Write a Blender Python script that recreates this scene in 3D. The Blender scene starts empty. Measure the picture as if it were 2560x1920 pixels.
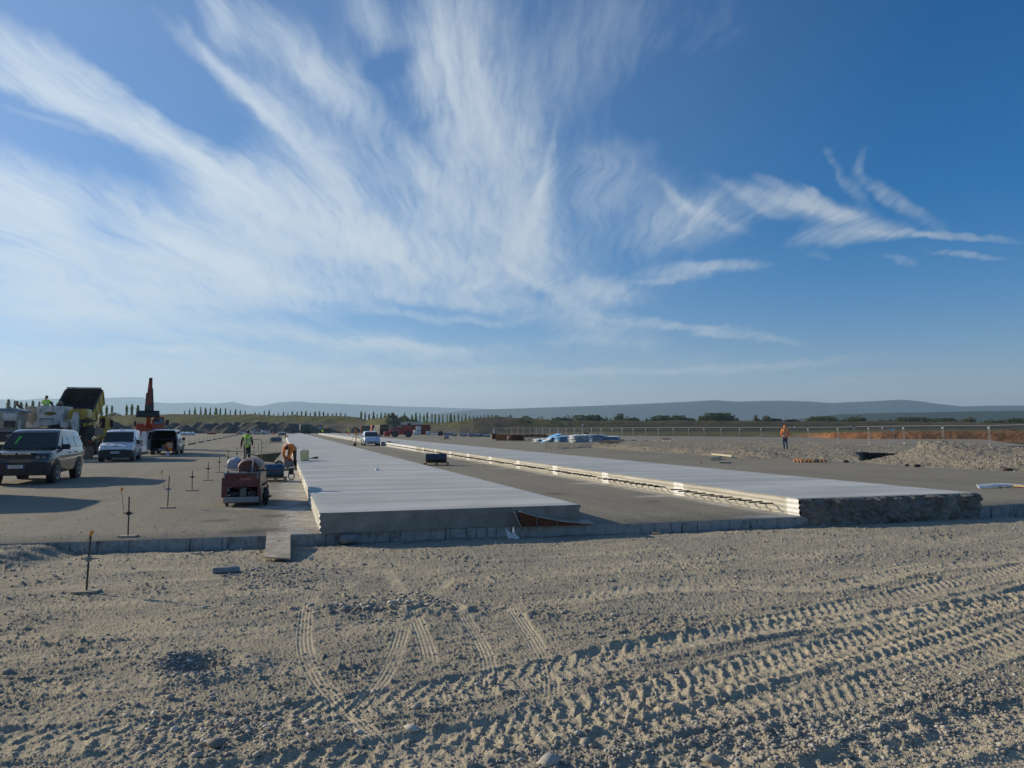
import bpy, bmesh, math, random
import numpy as np
from mathutils import Vector, Matrix, Euler
C = bpy.context.scene.collection
SC = bpy.context.scene
R = math.radians
PI = math.pi
random.seed(7)
rng = np.random.default_rng(11)

# ------------------------------------------------------------------ camera
FPX = 1850.0                       # focal length in pixels of the 2560 px wide photograph
CAMZ = 1.9                         # eye height above the compacted lot (z = 0)
PITCH = math.atan(111.0 / FPX)
cam = bpy.data.cameras.new('camera')
cam_o = bpy.data.objects.new('camera', cam); C.objects.link(cam_o)
cam_o.location = (0, 0, CAMZ)
cam_o.rotation_euler = (PI / 2 + PITCH, 0, 0)
cam.sensor_width = 36.0
cam.lens = 36.0 * FPX / 2560.0
cam.clip_start = 0.1
cam.clip_end = 80000
SC.camera = cam_o

def ray(px, py):
    a, b = (px - 1280) / FPX, (960 - py) / FPX
    return Vector((a, math.cos(PITCH) - b * math.sin(PITCH), math.sin(PITCH) + b * math.cos(PITCH)))
def G(px, py, z=0.0):              # point on the level z seen at a pixel
    d = ray(px, py); t = (z - CAMZ) / d.z
    return Vector((d.x * t, d.y * t, z))
def P(px, py, Y):                  # point at forward distance Y seen at a pixel
    d = ray(px, py); t = Y / d.y
    return Vector((d.x * t, Y, CAMZ + d.z * t))
def YG(py, z=0.0):
    return G(1280, py, z).y

# ------------------------------------------------------------------ sun, sky, exposure
SUN_EL = R(20.0)
SUN_H = Vector((-0.916, 0.401, 0)).normalized()
SUN_AZ = math.atan2(SUN_H.x, SUN_H.y)
sd = Vector((SUN_H.x * math.cos(SUN_EL), SUN_H.y * math.cos(SUN_EL), math.sin(SUN_EL)))
sun = bpy.data.lights.new('sun', 'SUN'); sun.energy = 5.0; sun.angle = R(0.53); sun.color = (1.0, 0.86, 0.64)
sun_o = bpy.data.objects.new('sun', sun); C.objects.link(sun_o)
sun_o.rotation_euler = sd.to_track_quat('Z', 'Y').to_euler()
sun_o.location = sd * 100
SC.view_settings.view_transform = 'Standard'
SC.view_settings.look = 'None'
SC.view_settings.exposure = 0.0
SC.view_settings.gamma = 1.0
SC.view_settings.use_curve_mapping = False
SC.render.engine = 'CYCLES'
SC.cycles.use_denoising = True
SC.cycles.max_bounces = 6
SC.cycles.diffuse_bounces = 2
SC.cycles.glossy_bounces = 3
SC.cycles.transparent_max_bounces = 8
SC.cycles.volume_bounces = 1

world = bpy.data.worlds.new('World'); SC.world = world
world.use_nodes = True
NT = world.node_tree
NT.nodes.clear()
class NB:                          # small node-graph helper
    def __init__(s, nt): s.nt = nt
    def n(s, t, **kw):
        x = s.nt.nodes.new(t)
        for k, v in kw.items(): setattr(x, k, v)
        return x
    def l(s, a, b): s.nt.links.new(a, b)
    def put(s, sock, v):
        if v is None: return
        if hasattr(v, 'is_output') or isinstance(v, bpy.types.NodeSocket): s.l(v, sock)
        else: sock.default_value = v
    def m(s, op, a, b=None, c=None, clamp=False):
        x = s.n('ShaderNodeMath', operation=op, use_clamp=clamp)
        for i, v in enumerate((a, b, c)): s.put(x.inputs[i], v)
        return x.outputs[0]
    def vm(s, op, a, b=None, out=0):
        x = s.n('ShaderNodeVectorMath', operation=op)
        s.put(x.inputs[0], a); s.put(x.inputs[1], b)
        return x.outputs[out]
    def comb(s, x=0.0, y=0.0, z=0.0):
        q = s.n('ShaderNodeCombineXYZ')
        for i, v in enumerate((x, y, z)): s.put(q.inputs[i], v)
        return q.outputs[0]
    def sep(s, v):
        q = s.n('ShaderNodeSeparateXYZ'); s.l(v, q.inputs[0]); return q.outputs
    def mapp(s, v, loc=(0, 0, 0), rot=(0, 0, 0), sca=(1, 1, 1), t='POINT'):
        q = s.n('ShaderNodeMapping', vector_type=t); s.l(v, q.inputs[0])
        q.inputs[1].default_value = loc; q.inputs[2].default_value = rot; q.inputs[3].default_value = sca
        return q.outputs[0]
    def noise(s, v, scale, detail=3.0, rough=0.5, dist=0.0, out=0, dim='3D'):
        q = s.n('ShaderNodeTexNoise', noise_dimensions=dim); s.l(v, q.inputs['Vector'])
        q.inputs['Scale'].default_value = scale; q.inputs['Detail'].default_value = detail
        q.inputs['Roughness'].default_value = rough; q.inputs['Distortion'].default_value = dist
        return q.outputs[out]
    def voro(s, v, scale, out='Distance', feature='F1', rand=1.0):
        q = s.n('ShaderNodeTexVoronoi', feature=feature); s.l(v, q.inputs['Vector'])
        q.inputs['Scale'].default_value = scale; q.inputs['Randomness'].default_value = rand
        return q.outputs[out]
    def ramp(s, f, stops, interp='LINEAR'):
        q = s.n('ShaderNodeValToRGB'); s.l(f, q.inputs[0]); e = q.color_ramp.elements
        q.color_ramp.interpolation = interp
        while len(e) < len(stops): e.new(0.5)
        for i, (p, c) in enumerate(stops):
            e[i].position = p
            e[i].color = (c, c, c, 1) if isinstance(c, (int, float)) else (*c, 1)
        return q.outputs[0]
    def mr(s, v, a, b, c=0.0, d=1.0, smooth=False):
        q = s.n('ShaderNodeMapRange', clamp=True)
        if smooth: q.interpolation_type = 'SMOOTHSTEP'
        s.put(q.inputs[0], v)
        for i, x in enumerate((a, b, c, d)): s.put(q.inputs[i + 1], x)
        return q.outputs[0]
    def mix(s, f, a, b, blend='MIX'):
        q = s.n('ShaderNodeMix', data_type='RGBA', blend_type=blend)
        s.put(q.inputs[0], f)
        for i, v in ((6, a), (7, b)):
            if isinstance(v, (tuple, list)): v = (*v[:3], 1)
            s.put(q.inputs[i], v)
        return q.outputs[2]

# sky: Nishita + a sheet of cirrus as a function of direction
w = NB(NT)
tc = w.n('ShaderNodeTexCoord')
D = w.vm('NORMALIZE', tc.outputs['Generated'])
dx, dy, dz = w.sep(D)
sky = w.n('ShaderNodeTexSky', sky_type='NISHITA', sun_disc=False)
sky.sun_elevation = SUN_EL; sky.sun_rotation = SUN_AZ
sky.altitude = 200; sky.air_density = 1.0; sky.dust_density = 0.3; sky.ozone_density = 4.0
# angular coordinates: azimuth and elevation in units of 1/1850 rad
az = w.m('MULTIPLY', w.m('ARCTAN2', dx, dy), FPX)
el = w.m('MULTIPLY', w.m('ARCSINE', dz), FPX)
AE0 = w.comb(az, el, 0.0)
zc = w.m('ADD', w.m('MAXIMUM', dz, 0.0), 0.10)
PL = w.comb(w.m('DIVIDE', dx, zc), w.m('DIVIDE', dy, zc), 0.0)       # cloud-layer plane
def wnoise(vec, scale, detail, sx, sy, rz, off, rough=0.55, col=False, dist=0.0):
    v = w.mapp(vec, loc=off, rot=(0, 0, rz), sca=(sx, sy, 1))
    return w.noise(v, scale, detail, rough, dist, out=1 if col else 0)
wa = w.vm('SUBTRACT', wnoise(PL, 1.0, 4, 1.6, 0.7, 0.0, (3, 1, 0), 0.6, True), (0.5, 0.5, 0.5))
wb = w.vm('SUBTRACT', wnoise(AE0, 0.012, 3, 1, 1, 0.0, (5, 9, 0), 0.6, True), (0.5, 0.5, 0.5))
AE = w.vm('ADD', w.vm('ADD', AE0, w.vm('MULTIPLY', wa, (90, 70, 0))), w.vm('MULTIPLY', wb, (40, 40, 0)))
def ae(px, py):
    d = ray(px, py).normalized()
    return math.atan2(d.x, d.y) * FPX, math.asin(d.z) * FPX
def blob(prev, x0, y0, x1, y1, wd, amp):
    """a streak from pixel (x0,y0) to (x1,y1) of half width wd"""
    a0, e0 = ae(x0, y0); a1, e1 = ae(x1, y1)
    L = math.hypot(a1 - a0, e1 - e0) / 2 + wd * 0.35
    src = AE
    if prev is not None:              # chained so that the graph is evaluated one streak after the other
        q = w.n('ShaderNodeVectorMath', operation='MULTIPLY_ADD'); w.l(prev, q.inputs[0]); q.inputs[1].default_value = (0, 0, 1e-9); w.l(AE, q.inputs[2]); src = q.outputs[0]
    v = w.mapp(src, loc=((a0 + a1) / 2, (e0 + e1) / 2, 0), rot=(0, 0, math.atan2(e1 - e0, a1 - a0)),
               sca=(L, wd, 1), t='TEXTURE')
    q = w.vm('DOT_PRODUCT', v, v, out=1)
    q = w.m('POWER', q, 1.35)
    return w.m('MULTIPLY_ADD', w.m('EXPONENT', w.m('MULTIPLY', q, -0.9)), amp, 0.0 if prev is None else prev)
BLOBS = [
 (-120, 20, 420, 330, 46, .95), (-60, 150, 430, 352, 26, .75), (380, 290, 780, 520, 34, .55), (640, 390, 1000, 640, 40, .45),
 (-150, 440, 210, 560, 86, 1.05), (-200, 640, 700, 700, 80, .85), (-200, 720, 620, 770, 40, .5), (250, 560, 700, 720, 50, .5),
 (300, 480, 760, 740, 46, .75), (520, 470, 1000, 640, 110, .72), (460, 380, 700, 560, 46, .6), (700, 560, 1250, 720, 70, .55),
 (430, 60, 800, 380, 22, .5), (640, 230, 900, 520, 56, .45), (500, -40, 590, 115, 30, .6), (590, 0, 800, 190, 44, .5),
 (760, 130, 900, 290, 50, .45), (880, -40, 960, 110, 46, .4), (1130, -60, 1210, 560, 105, .62), (1040, 40, 1120, 300, 60, .35),
 (990, 345, 1110, 500, 24, .4), (900, 400, 1250, 620, 80, .45), (1310, 300, 1330, 620, 60, .5), (1200, 560, 1420, 660, 60, .4),
 (800, 712, 1290, 760, 16, .35), (700, 840, 1200, 870, 30, .32), (900, 860, 1260, 900, 26, .3), (0, 800, 800, 830, 26, .5),
 (100, 905, 1500, 930, 16, .45), (0, 985, 1500, 975, 22, .5), (420, 850, 760, 905, 10, .4), (700, 835, 1230, 872, 12, .45), (900, 770, 1290, 800, 12, .4), (0, 860, 520, 880, 10, .35),
 (1300, 60, 1560, 120, 150, .26), (1560, 30, 1900, 60, 110, .15), (1310, 590, 1385, 420, 16, .35), (1400, 520, 1600, 460, 60, .22),
 (1400, 440, 1640, 360, 40, .2), (1430, 715, 1590, 740, 34, .6), (1330, 690, 1480, 790, 24, .35), (1610, 580, 1850, 520, 52, .33),
 (1660, 680, 1920, 655, 15, .42), (1600, 705, 1760, 695, 10, .25), (1680, 500, 1840, 565, 12, .3),
 (1840, 465, 2230, 575, 34, .33), (1900, 480, 2180, 560, 14, .3), (1990, 450, 2130, 540, 11, .34), (2050, 345, 2105, 440, 12, .22),
 (2100, 440, 2180, 510, 14, .26), (2145, 345, 2156, 440, 15, .22), (2156, 438, 2330, 560, 19, .34), (2010, 604, 2240, 585, 22, .42),
 (2200, 588, 2520, 593, 8, .45), (2290, 636, 2520, 639, 8, .34), (2200, 650, 2300, 668, 9, .3), (2000, 640, 2090, 655, 14, .16),
 (1560, 800, 2000, 858, 12, .42), (1300, 780, 1620, 830, 34, .42), (1350, 850, 1640, 858, 12, .25), (1480, 938, 2240, 893, 10, .34),
 (1380, 925, 1560, 932, 9, .25), (2040, 948, 2200, 951, 6, .3),
 # crisp fibres
 (1388, 350, 1318, 590, 10, .40), (1130, 722, 1240, 690, 8, .35), (470, 60, 700, 330, 12, .40), (700, 320, 960, 560, 14, .35), (560, 470, 800, 600, 14, .4), (300, 500, 520, 660, 16, .45), (0, 255, 250, 330, 10, .3), (380, 300, 620, 470, 14, .45),
 (640, 700, 960, 760, 12, .35), (0, 770, 420, 790, 10, .4), (300, 860, 620, 905, 10, .3), (820, 560, 1060, 690, 14, .35), (1180, 120, 1240, 420, 16, .35), (1090, 60, 1150, 330, 14, .3), (1240, 640, 1400, 740, 12, .35),
 (1870, 420, 2060, 530, 12, .2), (1930, 440, 2140, 560, 12, .2), (1790, 450, 1960, 545, 12, .18), (1640, 470, 1760, 560, 14, .18), (1700, 600, 1790, 480, 12, .16),
 # thin veils
 (-200, 600, 900, 740, 190, .12), (500, 420, 1250, 560, 200, .12), (-200, 880, 1300, 930, 60, .30), (-200, 990, 1300, 985, 40, .34), (700, 100, 1150, 260, 150, .16),
 (1250, 560, 1750, 700, 120, .22), (1080, 0, 1260, 520, 130, .2), (700, 60, 1000, 420, 90, .16), (1020, 620, 1480, 760, 60, .22), (1300, 860, 2000, 930, 50, .16), (1250, 180, 1500, 330, 130, .16), (450, 20, 760, 250, 90, .14), (1400, 420, 1950, 560, 90, .12),
 # clear gaps
 (740, 655, 980, 672, 24, -.30), (900, 200, 1060, 120, 26, -.22), (1030, 330, 1120, 300, 22, -.2), (240, 110, 640, 430, 40, -.30),
 (180, 545, 330, 610, 24, -.45), (0, 605, 210, 590, 9, -.25), (860, 420, 1010, 560, 24, -.2),
]
cov = None
for bl in BLOBS:
    if bl[0] + bl[2] > 3100: bl = bl[:5] + (bl[5] * 1.35,)
    cov = blob(cov, *bl)
# elsewhere in the sky (behind the camera): loose cirrus
back = w.mr(dy, 0.15, -0.25, 0.0, 1.0, True)
gen = w.mr(wnoise(PL, 0.7, 4, 1, 1, 0.2, (1, 7, 0)), .42, .75, 0.0, 0.9)
cov = w.m('ADD', cov, w.m('MULTIPLY', back, gen))
wv = w.vm('ADD', PL, w.vm('MULTIPLY', w.vm('SUBTRACT', wnoise(PL, 1.0, 3, .9, .9, 0.0, (8, 3, 0), 0.5, True), (0.5, 0.5, 0.5)), (0.55, 0.55, 0)))
st = wnoise(wv, 1.0, 7, 6.0, 1.3, R(-8), (0, 2, 0), 0.62)
st2 = wnoise(wv, 1.0, 7, 30.0, 4.0, R(-14), (4, 0, 0), 0.68)
st3 = wnoise(wv, 1.0, 5, 22.0, 5.0, R(24), (9, 0, 0), 0.65)
tex = w.m('ADD', w.m('MULTIPLY', w.mr(st, .32, .68), 0.72), w.m('ADD', w.m('MULTIPLY', w.mr(st2, .34, .68), 0.50), w.m('MULTIPLY', w.mr(st3, .40, .70), 0.22)))
dens = w.m('MULTIPLY', cov, w.m('ADD', tex, 0.18))
dens = w.m('ADD', dens, w.m('MULTIPLY', w.m('SUBTRACT', w.m('MINIMUM', cov, 1.0), 0.45), 0.22))
dens = w.m('MAXIMUM', w.m('SUBTRACT', dens, 0.04), 0.0)
dens = w.m('SUBTRACT', 1.0, w.m('EXPONENT', w.m('MULTIPLY', w.m('POWER', dens, 1.22), -1.35)))
dens = w.m('MULTIPLY', dens, 0.93)
# thin milky veil, thicker towards the sun
sdot = w.vm('DOT_PRODUCT', D, tuple(sd), out=1)
veil = w.m('MULTIPLY', w.mr(sdot, .05, .85, 0.0, .22), w.mr(wnoise(PL, 1.0, 3, 1.2, .5, 0.0, (2, 5, 0)), .25, .7, .6, 1.1))
dens = w.m('ADD', dens, w.m('MULTIPLY', veil, w.m('SUBTRACT', 1.0, dens)))
# cirrus is brighter towards the sun
cb = w.mr(sdot, -0.2, 0.9, 5.2, 8.2)
ccol = w.vm('SCALE', w.comb(0.86, 0.97, 1.06), None)
ccol.node.inputs['Scale'].default_value = 1.0
w.l(cb, ccol.node.inputs['Scale'])
hs = w.n('ShaderNodeHueSaturation'); hs.inputs['Saturation'].default_value = 1.42; hs.inputs['Value'].default_value = 1.0
w.l(sky.outputs[0], hs.inputs['Color'])
skt = w.mix(1.0, hs.outputs[0], (1.22, .97, 1.06), 'MULTIPLY')
skyc = w.mix(dens, skt, ccol)
bg = w.n('ShaderNodeBackground'); w.l(skyc, bg.inputs[0]); bg.inputs[1].default_value = 0.1
wo = w.n('ShaderNodeOutputWorld'); w.l(bg.outputs[0], wo.inputs[0])
world.cycles.sampling_method = 'MANUAL'
world.cycles.sample_map_resolution = 512
# ------------------------------------------------------------------ materials
MATS = {}
def newmat(name):
    m = bpy.data.materials.new(name); m.use_nodes = True
    nt = m.node_tree; b = NB(nt)
    return m, b, nt.nodes['Principled BSDF'], nt.nodes['Material Output']
def bump(b, bs, h, strength=0.3, dist=0.02, prev=None):
    q = b.n('ShaderNodeBump'); q.inputs['Strength'].default_value = strength; q.inputs['Distance'].default_value = dist
    b.l(h, q.inputs['Height'])
    if prev is not None: b.l(prev, q.inputs['Normal'])
    b.l(q.outputs[0], bs.inputs['Normal'])
    return q.outputs[0]
def sc3(c, k): return tuple(min(1.0, x * k) for x in c)
def M(name, col, rough=0.6, metal=0.0, var=0.18, scale=4.0, bmp=0.0, bscale=30.0, coat=0.0, spec=0.5, dirt=0.0):
    """plain surface with uneven colour, uneven gloss and optional grime"""
    if name in MATS: return MATS[name]
    m, b, bs, o = newmat(name)
    t = b.n('ShaderNodeTexCoord').outputs['Object']
    f = b.noise(t, scale, 5, 0.6)
    c = b.mix(b.mr(f, .3, .7), sc3(col, 1 - var), sc3(col, 1 + var))
    if dirt > 0:
        g = b.mr(b.noise(t, scale * 0.6 + 0.7, 6, 0.65), 0.62 - dirt * 0.3, 0.78)
        c = b.mix(b.m('MULTIPLY', g, min(1, dirt * 1.6)), c, (0.17, 0.145, 0.11))
    b.l(c, bs.inputs['Base Color'])
    b.l(b.mr(b.noise(t, scale * 2.3, 3), .3, .7, max(0.02, rough - 0.08), min(1, rough + 0.1)), bs.inputs['Roughness'])
    bs.inputs['Metallic'].default_value = metal
    bs.inputs['Specular IOR Level'].default_value = spec
    bs.inputs['Coat Weight'].default_value = coat
    bs.inputs['Coat Roughness'].default_value = 0.06
    if bmp: bump(b, bs, b.noise(t, bscale, 4, 0.6), bmp, 0.01)
    MATS[name] = m
    return m

# ------------------------------------------------------------------ mesh builder
class MB:
    def __init__(s): s.v = []; s.f = []; s.k = 0
    def add(s, vs, fs):
        n = len(s.v)
        s.v += [tuple(x) for x in vs]; s.f += [tuple(i + n for i in f) for f in fs]
        return s
    def box(s, c, d, rot=None, taper=None):
        hx, hy, hz = d[0] / 2, d[1] / 2, d[2] / 2
        tx, ty = taper if taper else (1, 1)
        vs = [Vector((x * hx * (tx if z > 0 else 1), y * hy * (ty if z > 0 else 1), z * hz)) for z in (-1, 1) for x, y in ((-1, -1), (1, -1), (1, 1), (-1, 1))]
        if rot is not None:
            Rm = Euler(rot).to_matrix() if not isinstance(rot, Matrix) else rot
            vs = [Rm @ q for q in vs]
        c = Vector(c)
        return s.add([q + c for q in vs], [(3, 2, 1, 0), (4, 5, 6, 7), (0, 1, 5, 4), (1, 2, 6, 5), (2, 3, 7, 6), (3, 0, 4, 7)])
    def bb(s, x0, x1, y0, y1, z0, z1):
        return s.box(((x0 + x1) / 2, (y0 + y1) / 2, (z0 + z1) / 2), (abs(x1 - x0), abs(y1 - y0), abs(z1 - z0)))
    def tube(s, pts, r, n=8, caps=True):
        pts = [Vector(p) for p in pts]
        if not isinstance(r, (list, tuple)): r = [r] * len(pts)
        vs = []; up = Vector((0, 0, 1)); pu = None
        for i, p in enumerate(pts):
            t = (pts[min(i + 1, len(pts) - 1)] - pts[max(i - 1, 0)]).normalized()
            if pu is None:
                a = up if abs(t.z) < 0.95 else Vector((0, 1, 0))
                u = t.cross(a).normalized()
            else:
                u = (pu - t * pu.dot(t)).normalized()
            pu = u; v = t.cross(u)
            for k in range(n):
                a = 2 * PI * k / n
                vs.append(p + (u * math.cos(a) + v * math.sin(a)) * r[i])
        fs = [(i * n + k, i * n + (k + 1) % n, (i + 1) * n + (k + 1) % n, (i + 1) * n + k) for i in range(len(pts) - 1) for k in range(n)]
        if caps:
            fs.append(tuple(range(n))[::-1]); fs.append(tuple((len(pts) - 1) * n + k for k in range(n)))
        return s.add(vs, fs)
    def cyl(s, p0, p1, r0, r1=None, n=16): return s.tube([p0, p1], [r0, r0 if r1 is None else r1], n)
    def ring(s, prof, c, axis='X', n=24):     # lathe: prof = (axial, radius) closed loop
        vs = []; c = Vector(c); m = len(prof)
        for k in range(n):
            a = 2 * PI * k / n; ca, sa = math.cos(a), math.sin(a)
            for ax, r in prof:
                q = {'X': (ax, r * ca, r * sa), 'Y': (r * ca, ax, r * sa), 'Z': (r * ca, r * sa, ax)}[axis]
                vs.append(c + Vector(q))
        fs = [(k * m + j, k * m + (j + 1) % m, ((k + 1) % n) * m + (j + 1) % m, ((k + 1) % n) * m + j) for k in range(n) for j in range(m)]
        return s.add(vs, fs)
    def loft(s, secs, caps=True, closed=True):
        n = len(secs[0]); vs = [q for sec in secs for q in sec]
        fs = [(i * n + k, i * n + (k + 1) % n, (i + 1) * n + (k + 1) % n, (i + 1) * n + k) for i in range(len(secs) - 1) for k in range(n if closed else n - 1)]
        if caps: fs.append(tuple(range(n))[::-1]); fs.append(tuple((len(secs) - 1) * n + k for k in range(n)))
        return s.add(vs, fs)
    def ell(s, c, r, nu=14, nv=9, rot=None):
        Rm = Euler(rot).to_matrix() if rot is not None else Matrix.Identity(3)
        vs = []; c = Vector(c)
        for j in range(1, nv):
            t = PI * j / nv
            for i in range(nu):
                a = 2 * PI * i / nu
                vs.append(c + Rm @ Vector((r[0] * math.sin(t) * math.cos(a), r[1] * math.sin(t) * math.sin(a), r[2] * math.cos(t))))
        fs = [(j * nu + i, (j + 1) * nu + i, (j + 1) * nu + (i + 1) % nu, j * nu + (i + 1) % nu) for j in range(nv - 2) for i in range(nu)]
        vs += [c + Rm @ Vector((0, 0, r[2])), c + Rm @ Vector((0, 0, -r[2]))]
        a, b2 = len(vs) - 2, len(vs) - 1; L = (nv - 2) * nu
        fs += [(a, i, (i + 1) % nu) for i in range(nu)] + [(b2, L + (i + 1) % nu, L + i) for i in range(nu)]
        return s.add(vs, fs)
    def quad(s, a, b, c, d, th=0.0):
        a, b, c, d = map(Vector, (a, b, c, d))
        if th:
            n = (b - a).cross(d - a).normalized() * th
            vs = [a, b, c, d, a + n, b + n, c + n, d + n]
            return s.add(vs, [(3, 2, 1, 0), (4, 5, 6, 7), (0, 1, 5, 4), (1, 2, 6, 5), (2, 3, 7, 6), (3, 0, 4, 7)])
        return s.add([a, b, c, d], [(0, 1, 2, 3)])
    def prism(s, prof, x0, x1, axis='X'):     # 2D profile extruded along an axis
        def q(x, a, b): return {'X': (x, a, b), 'Y': (a, x, b), 'Z': (a, b, x)}[axis]
        n = len(prof)
        vs = [q(x0, *p) for p in prof] + [q(x1, *p) for p in prof]
        fs = [tuple(range(n))[::-1], tuple(range(n, 2 * n))] + [(k, (k + 1) % n, n + (k + 1) % n, n + k) for k in range(n)]
        return s.add(vs, fs)
    def build(s, name, mat, parent=None, bev=0.0, smooth=35, seg=2, loc=None, rz=0.0, remesh=0.0):
        me = bpy.data.meshes.new(name)
        me.from_pydata(s.v, [], s.f)
        bm = bmesh.new(); bm.from_mesh(me); bmesh.ops.recalc_face_normals(bm, faces=bm.faces); bm.to_mesh(me); bm.free()
        o = bpy.data.objects.new(name, me); C.objects.link(o)
        if mat: me.materials.append(mat)
        if remesh:
            md = o.modifiers.new('r', 'REMESH'); md.mode = 'VOXEL'; md.voxel_size = remesh; md.use_smooth_shade = True
            sm = o.modifiers.new('s', 'SMOOTH'); sm.iterations = 3; sm.factor = 0.5
            dg = bpy.context.evaluated_depsgraph_get(); me2 = bpy.data.meshes.new_from_object(o.evaluated_get(dg))
            o.modifiers.clear(); o.data = me2; bpy.data.meshes.remove(me)
            me2.name = name
            if mat and not me2.materials: me2.materials.append(mat)
            for p in me2.polygons: p.use_smooth = True
        elif smooth:
            for p in me.polygons: p.use_smooth = True
            me.set_sharp_from_angle(angle=R(smooth))
        if bev:
            md = o.modifiers.new('bevel', 'BEVEL'); md.width = bev; md.segments = seg; md.limit_method = 'ANGLE'; md.angle_limit = R(35)
            md.harden_normals = False
        if parent: o.parent = parent
        if loc is not None: o.location = loc
        if rz: o.rotation_euler = (0, 0, rz)
        return o
def npmesh(name, V, F, mat, smooth=True, parent=None, attrs=None):
    me = bpy.data.meshes.new(name)
    V = np.asarray(V, dtype=np.float32); F = np.asarray(F, dtype=np.int32)
    me.vertices.add(len(V)); me.vertices.foreach_set('co', V.ravel())
    k = F.shape[1]
    me.loops.add(F.size); me.loops.foreach_set('vertex_index', F.ravel())
    me.polygons.add(len(F)); me.polygons.foreach_set('loop_start', np.arange(0, F.size, k, dtype=np.int32))
    me.polygons.foreach_set('loop_total', np.full(len(F), k, dtype=np.int32))
    me.polygons.foreach_set('use_smooth', np.full(len(F), smooth, dtype=bool))
    me.update(calc_edges=True)
    for nm, a in (attrs or {}).items():
        at = me.attributes.new(nm, 'FLOAT', 'POINT'); at.data.foreach_set('value', np.asarray(a, dtype=np.float32))
    if mat: me.materials.append(mat)
    o = bpy.data.objects.new(name, me); C.objects.link(o)
    if parent: o.parent = parent
    return o
def gridfaces(nr, nc):
    i = np.arange(nr - 1)[:, None] * nc + np.arange(nc - 1)[None, :]
    return np.stack([i, i + 1, i + nc + 1, i + nc], -1).reshape(-1, 4)
def tag(o, label, cat, group=None):
    o['label'] = label; o['category'] = cat
    if group: o['group'] = group
    return o
def thing(name, label, cat, loc=(0, 0, 0), rz=0.0, group=None):
    o = bpy.data.objects.new(name, None); C.objects.link(o)
    o.empty_display_size = 0.2
    o.location = loc; o.rotation_euler = (0, 0, rz)
    return tag(o, label, cat, group)
def kind(o, k): o['kind'] = k; return o
def dup(root, loc, rz=None, label=None, group=None, scale=None):
    def cp(o, par):
        c = o.copy(); C.objects.link(c)
        if par: c.parent = par
        for ch in list(o.children): cp(ch, c)
        return c
    r = cp(root, None); r.location = loc
    if rz is not None: r.rotation_euler = (0, 0, rz)
    if scale is not None: r.scale = scale if not isinstance(scale, (int, float)) else (scale,) * 3
    if label: r['label'] = label
    if group: r['group'] = group
    return r

# ------------------------------------------------------------------ numpy noise
def _hash(ix, iy, s):
    h = (ix.astype(np.int64) * 374761393 + iy.astype(np.int64) * 668265263 + s * 1442695041) & 0xffffffff
    h = ((h ^ (h >> 13)) * 1274126177) & 0xffffffff
    return ((h ^ (h >> 16)) & 0xffff) / 65535.0
def gn(x, y, s=0):                     # gradient noise, about -0.7 .. 0.7
    x0 = np.floor(x); y0 = np.floor(y); fx = x - x0; fy = y - y0
    ux = fx * fx * fx * (fx * (fx * 6 - 15) + 10); uy = fy * fy * fy * (fy * (fy * 6 - 15) + 10)
    r = []
    for j in (0, 1):
        for i in (0, 1):
            a = _hash(x0 + i, y0 + j, s) * 6.2831853
            r.append(np.cos(a) * (fx - i) + np.sin(a) * (fy - j))
    return (r[0] * (1 - ux) + r[1] * ux) * (1 - uy) + (r[2] * (1 - ux) + r[3] * ux) * uy
def fbm(x, y, o=4, s=0, g=0.5):
    t = 0; a = 1.0
    for k in range(o):
        t = t + a * gn(x, y, s + 17 * k); x = x * 2.03 + 3.1; y = y * 2.03 - 1.7; a *= g
    return t
def sst(x, a, b):
    t = np.clip((x - a) / (b - a), 0, 1); return t * t * (3 - 2 * t)

# slab frame: u along the slab ends, w along the slabs
SO = Vector((-3.47, 13.5, 0)); SA = R(17.2)
SU = Vector((math.cos(SA), math.sin(SA), 0)); SW = Vector((-math.sin(SA), math.cos(SA), 0))
def S(u, wv, z=0.0): return SO + SU * u + SW * wv + Vector((0, 0, z))
def SL(p):                              # world -> slab frame
    d = Vector(p) - SO; return d.dot(SU), d.dot(SW)

# ------------------------------------------------------------------ foreground ground
GZ = -0.17
EDGE = [(-900, 1372), (-60, 1360), (218, 1353), (480, 1345), (700, 1337), (860, 1330), (1080, 1322), (1295, 1315), (1600, 1308), (2010, 1291), (2140, 1283), (2465, 1264), (2600, 1257), (3400, 1230)]
EDGEP = [G(*e) for e in EDGE]
ex = np.array([p.x for p in EDGEP]); ey = np.array([p.y for p in EDGEP])
def polyd(X, Y, pts):
    """distance to a polyline, signed side and arc length"""
    best = np.full(X.shape, 1e9); side = np.zeros(X.shape); arc = np.zeros(X.shape); acc = 0.0
    for a, b in zip(pts[:-1], pts[1:]):
        vx, vy = b[0] - a[0], b[1] - a[1]; L = math.hypot(vx, vy)
        t = np.clip(((X - a[0]) * vx + (Y - a[1]) * vy) / (L * L), 0, 1)
        ddx = X - a[0] - t * vx; ddy = Y - a[1] - t * vy; d = np.hypot(ddx, ddy)
        k = d < best
        best = np.where(k, d, best); side = np.where(k, np.sign(vx * ddy - vy * ddx), side); arc = np.where(k, acc + t * L, arc)
        acc += L
    return best, side, arc
def smoothline(px, n=6):
    pts = [G(x, y, GZ) for x, y in px]
    pts = [(p.x, p.y) for p in pts]; out = []
    ext = [pts[0]] + pts + [pts[-1]]
    for i in range(1, len(ext) - 2):
        p0, p1, p2, p3 = map(np.array, ext[i - 1:i + 3])
        for k in range(n):
            t = k / n
            out.append(tuple(0.5 * (2 * p1 + (p2 - p0) * t + (2 * p0 - 5 * p1 + 4 * p2 - p3) * t * t + (3 * p1 - p0 - 3 * p2 + p3) * t ** 3)))
    out.append(pts[-1]); return out
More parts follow.
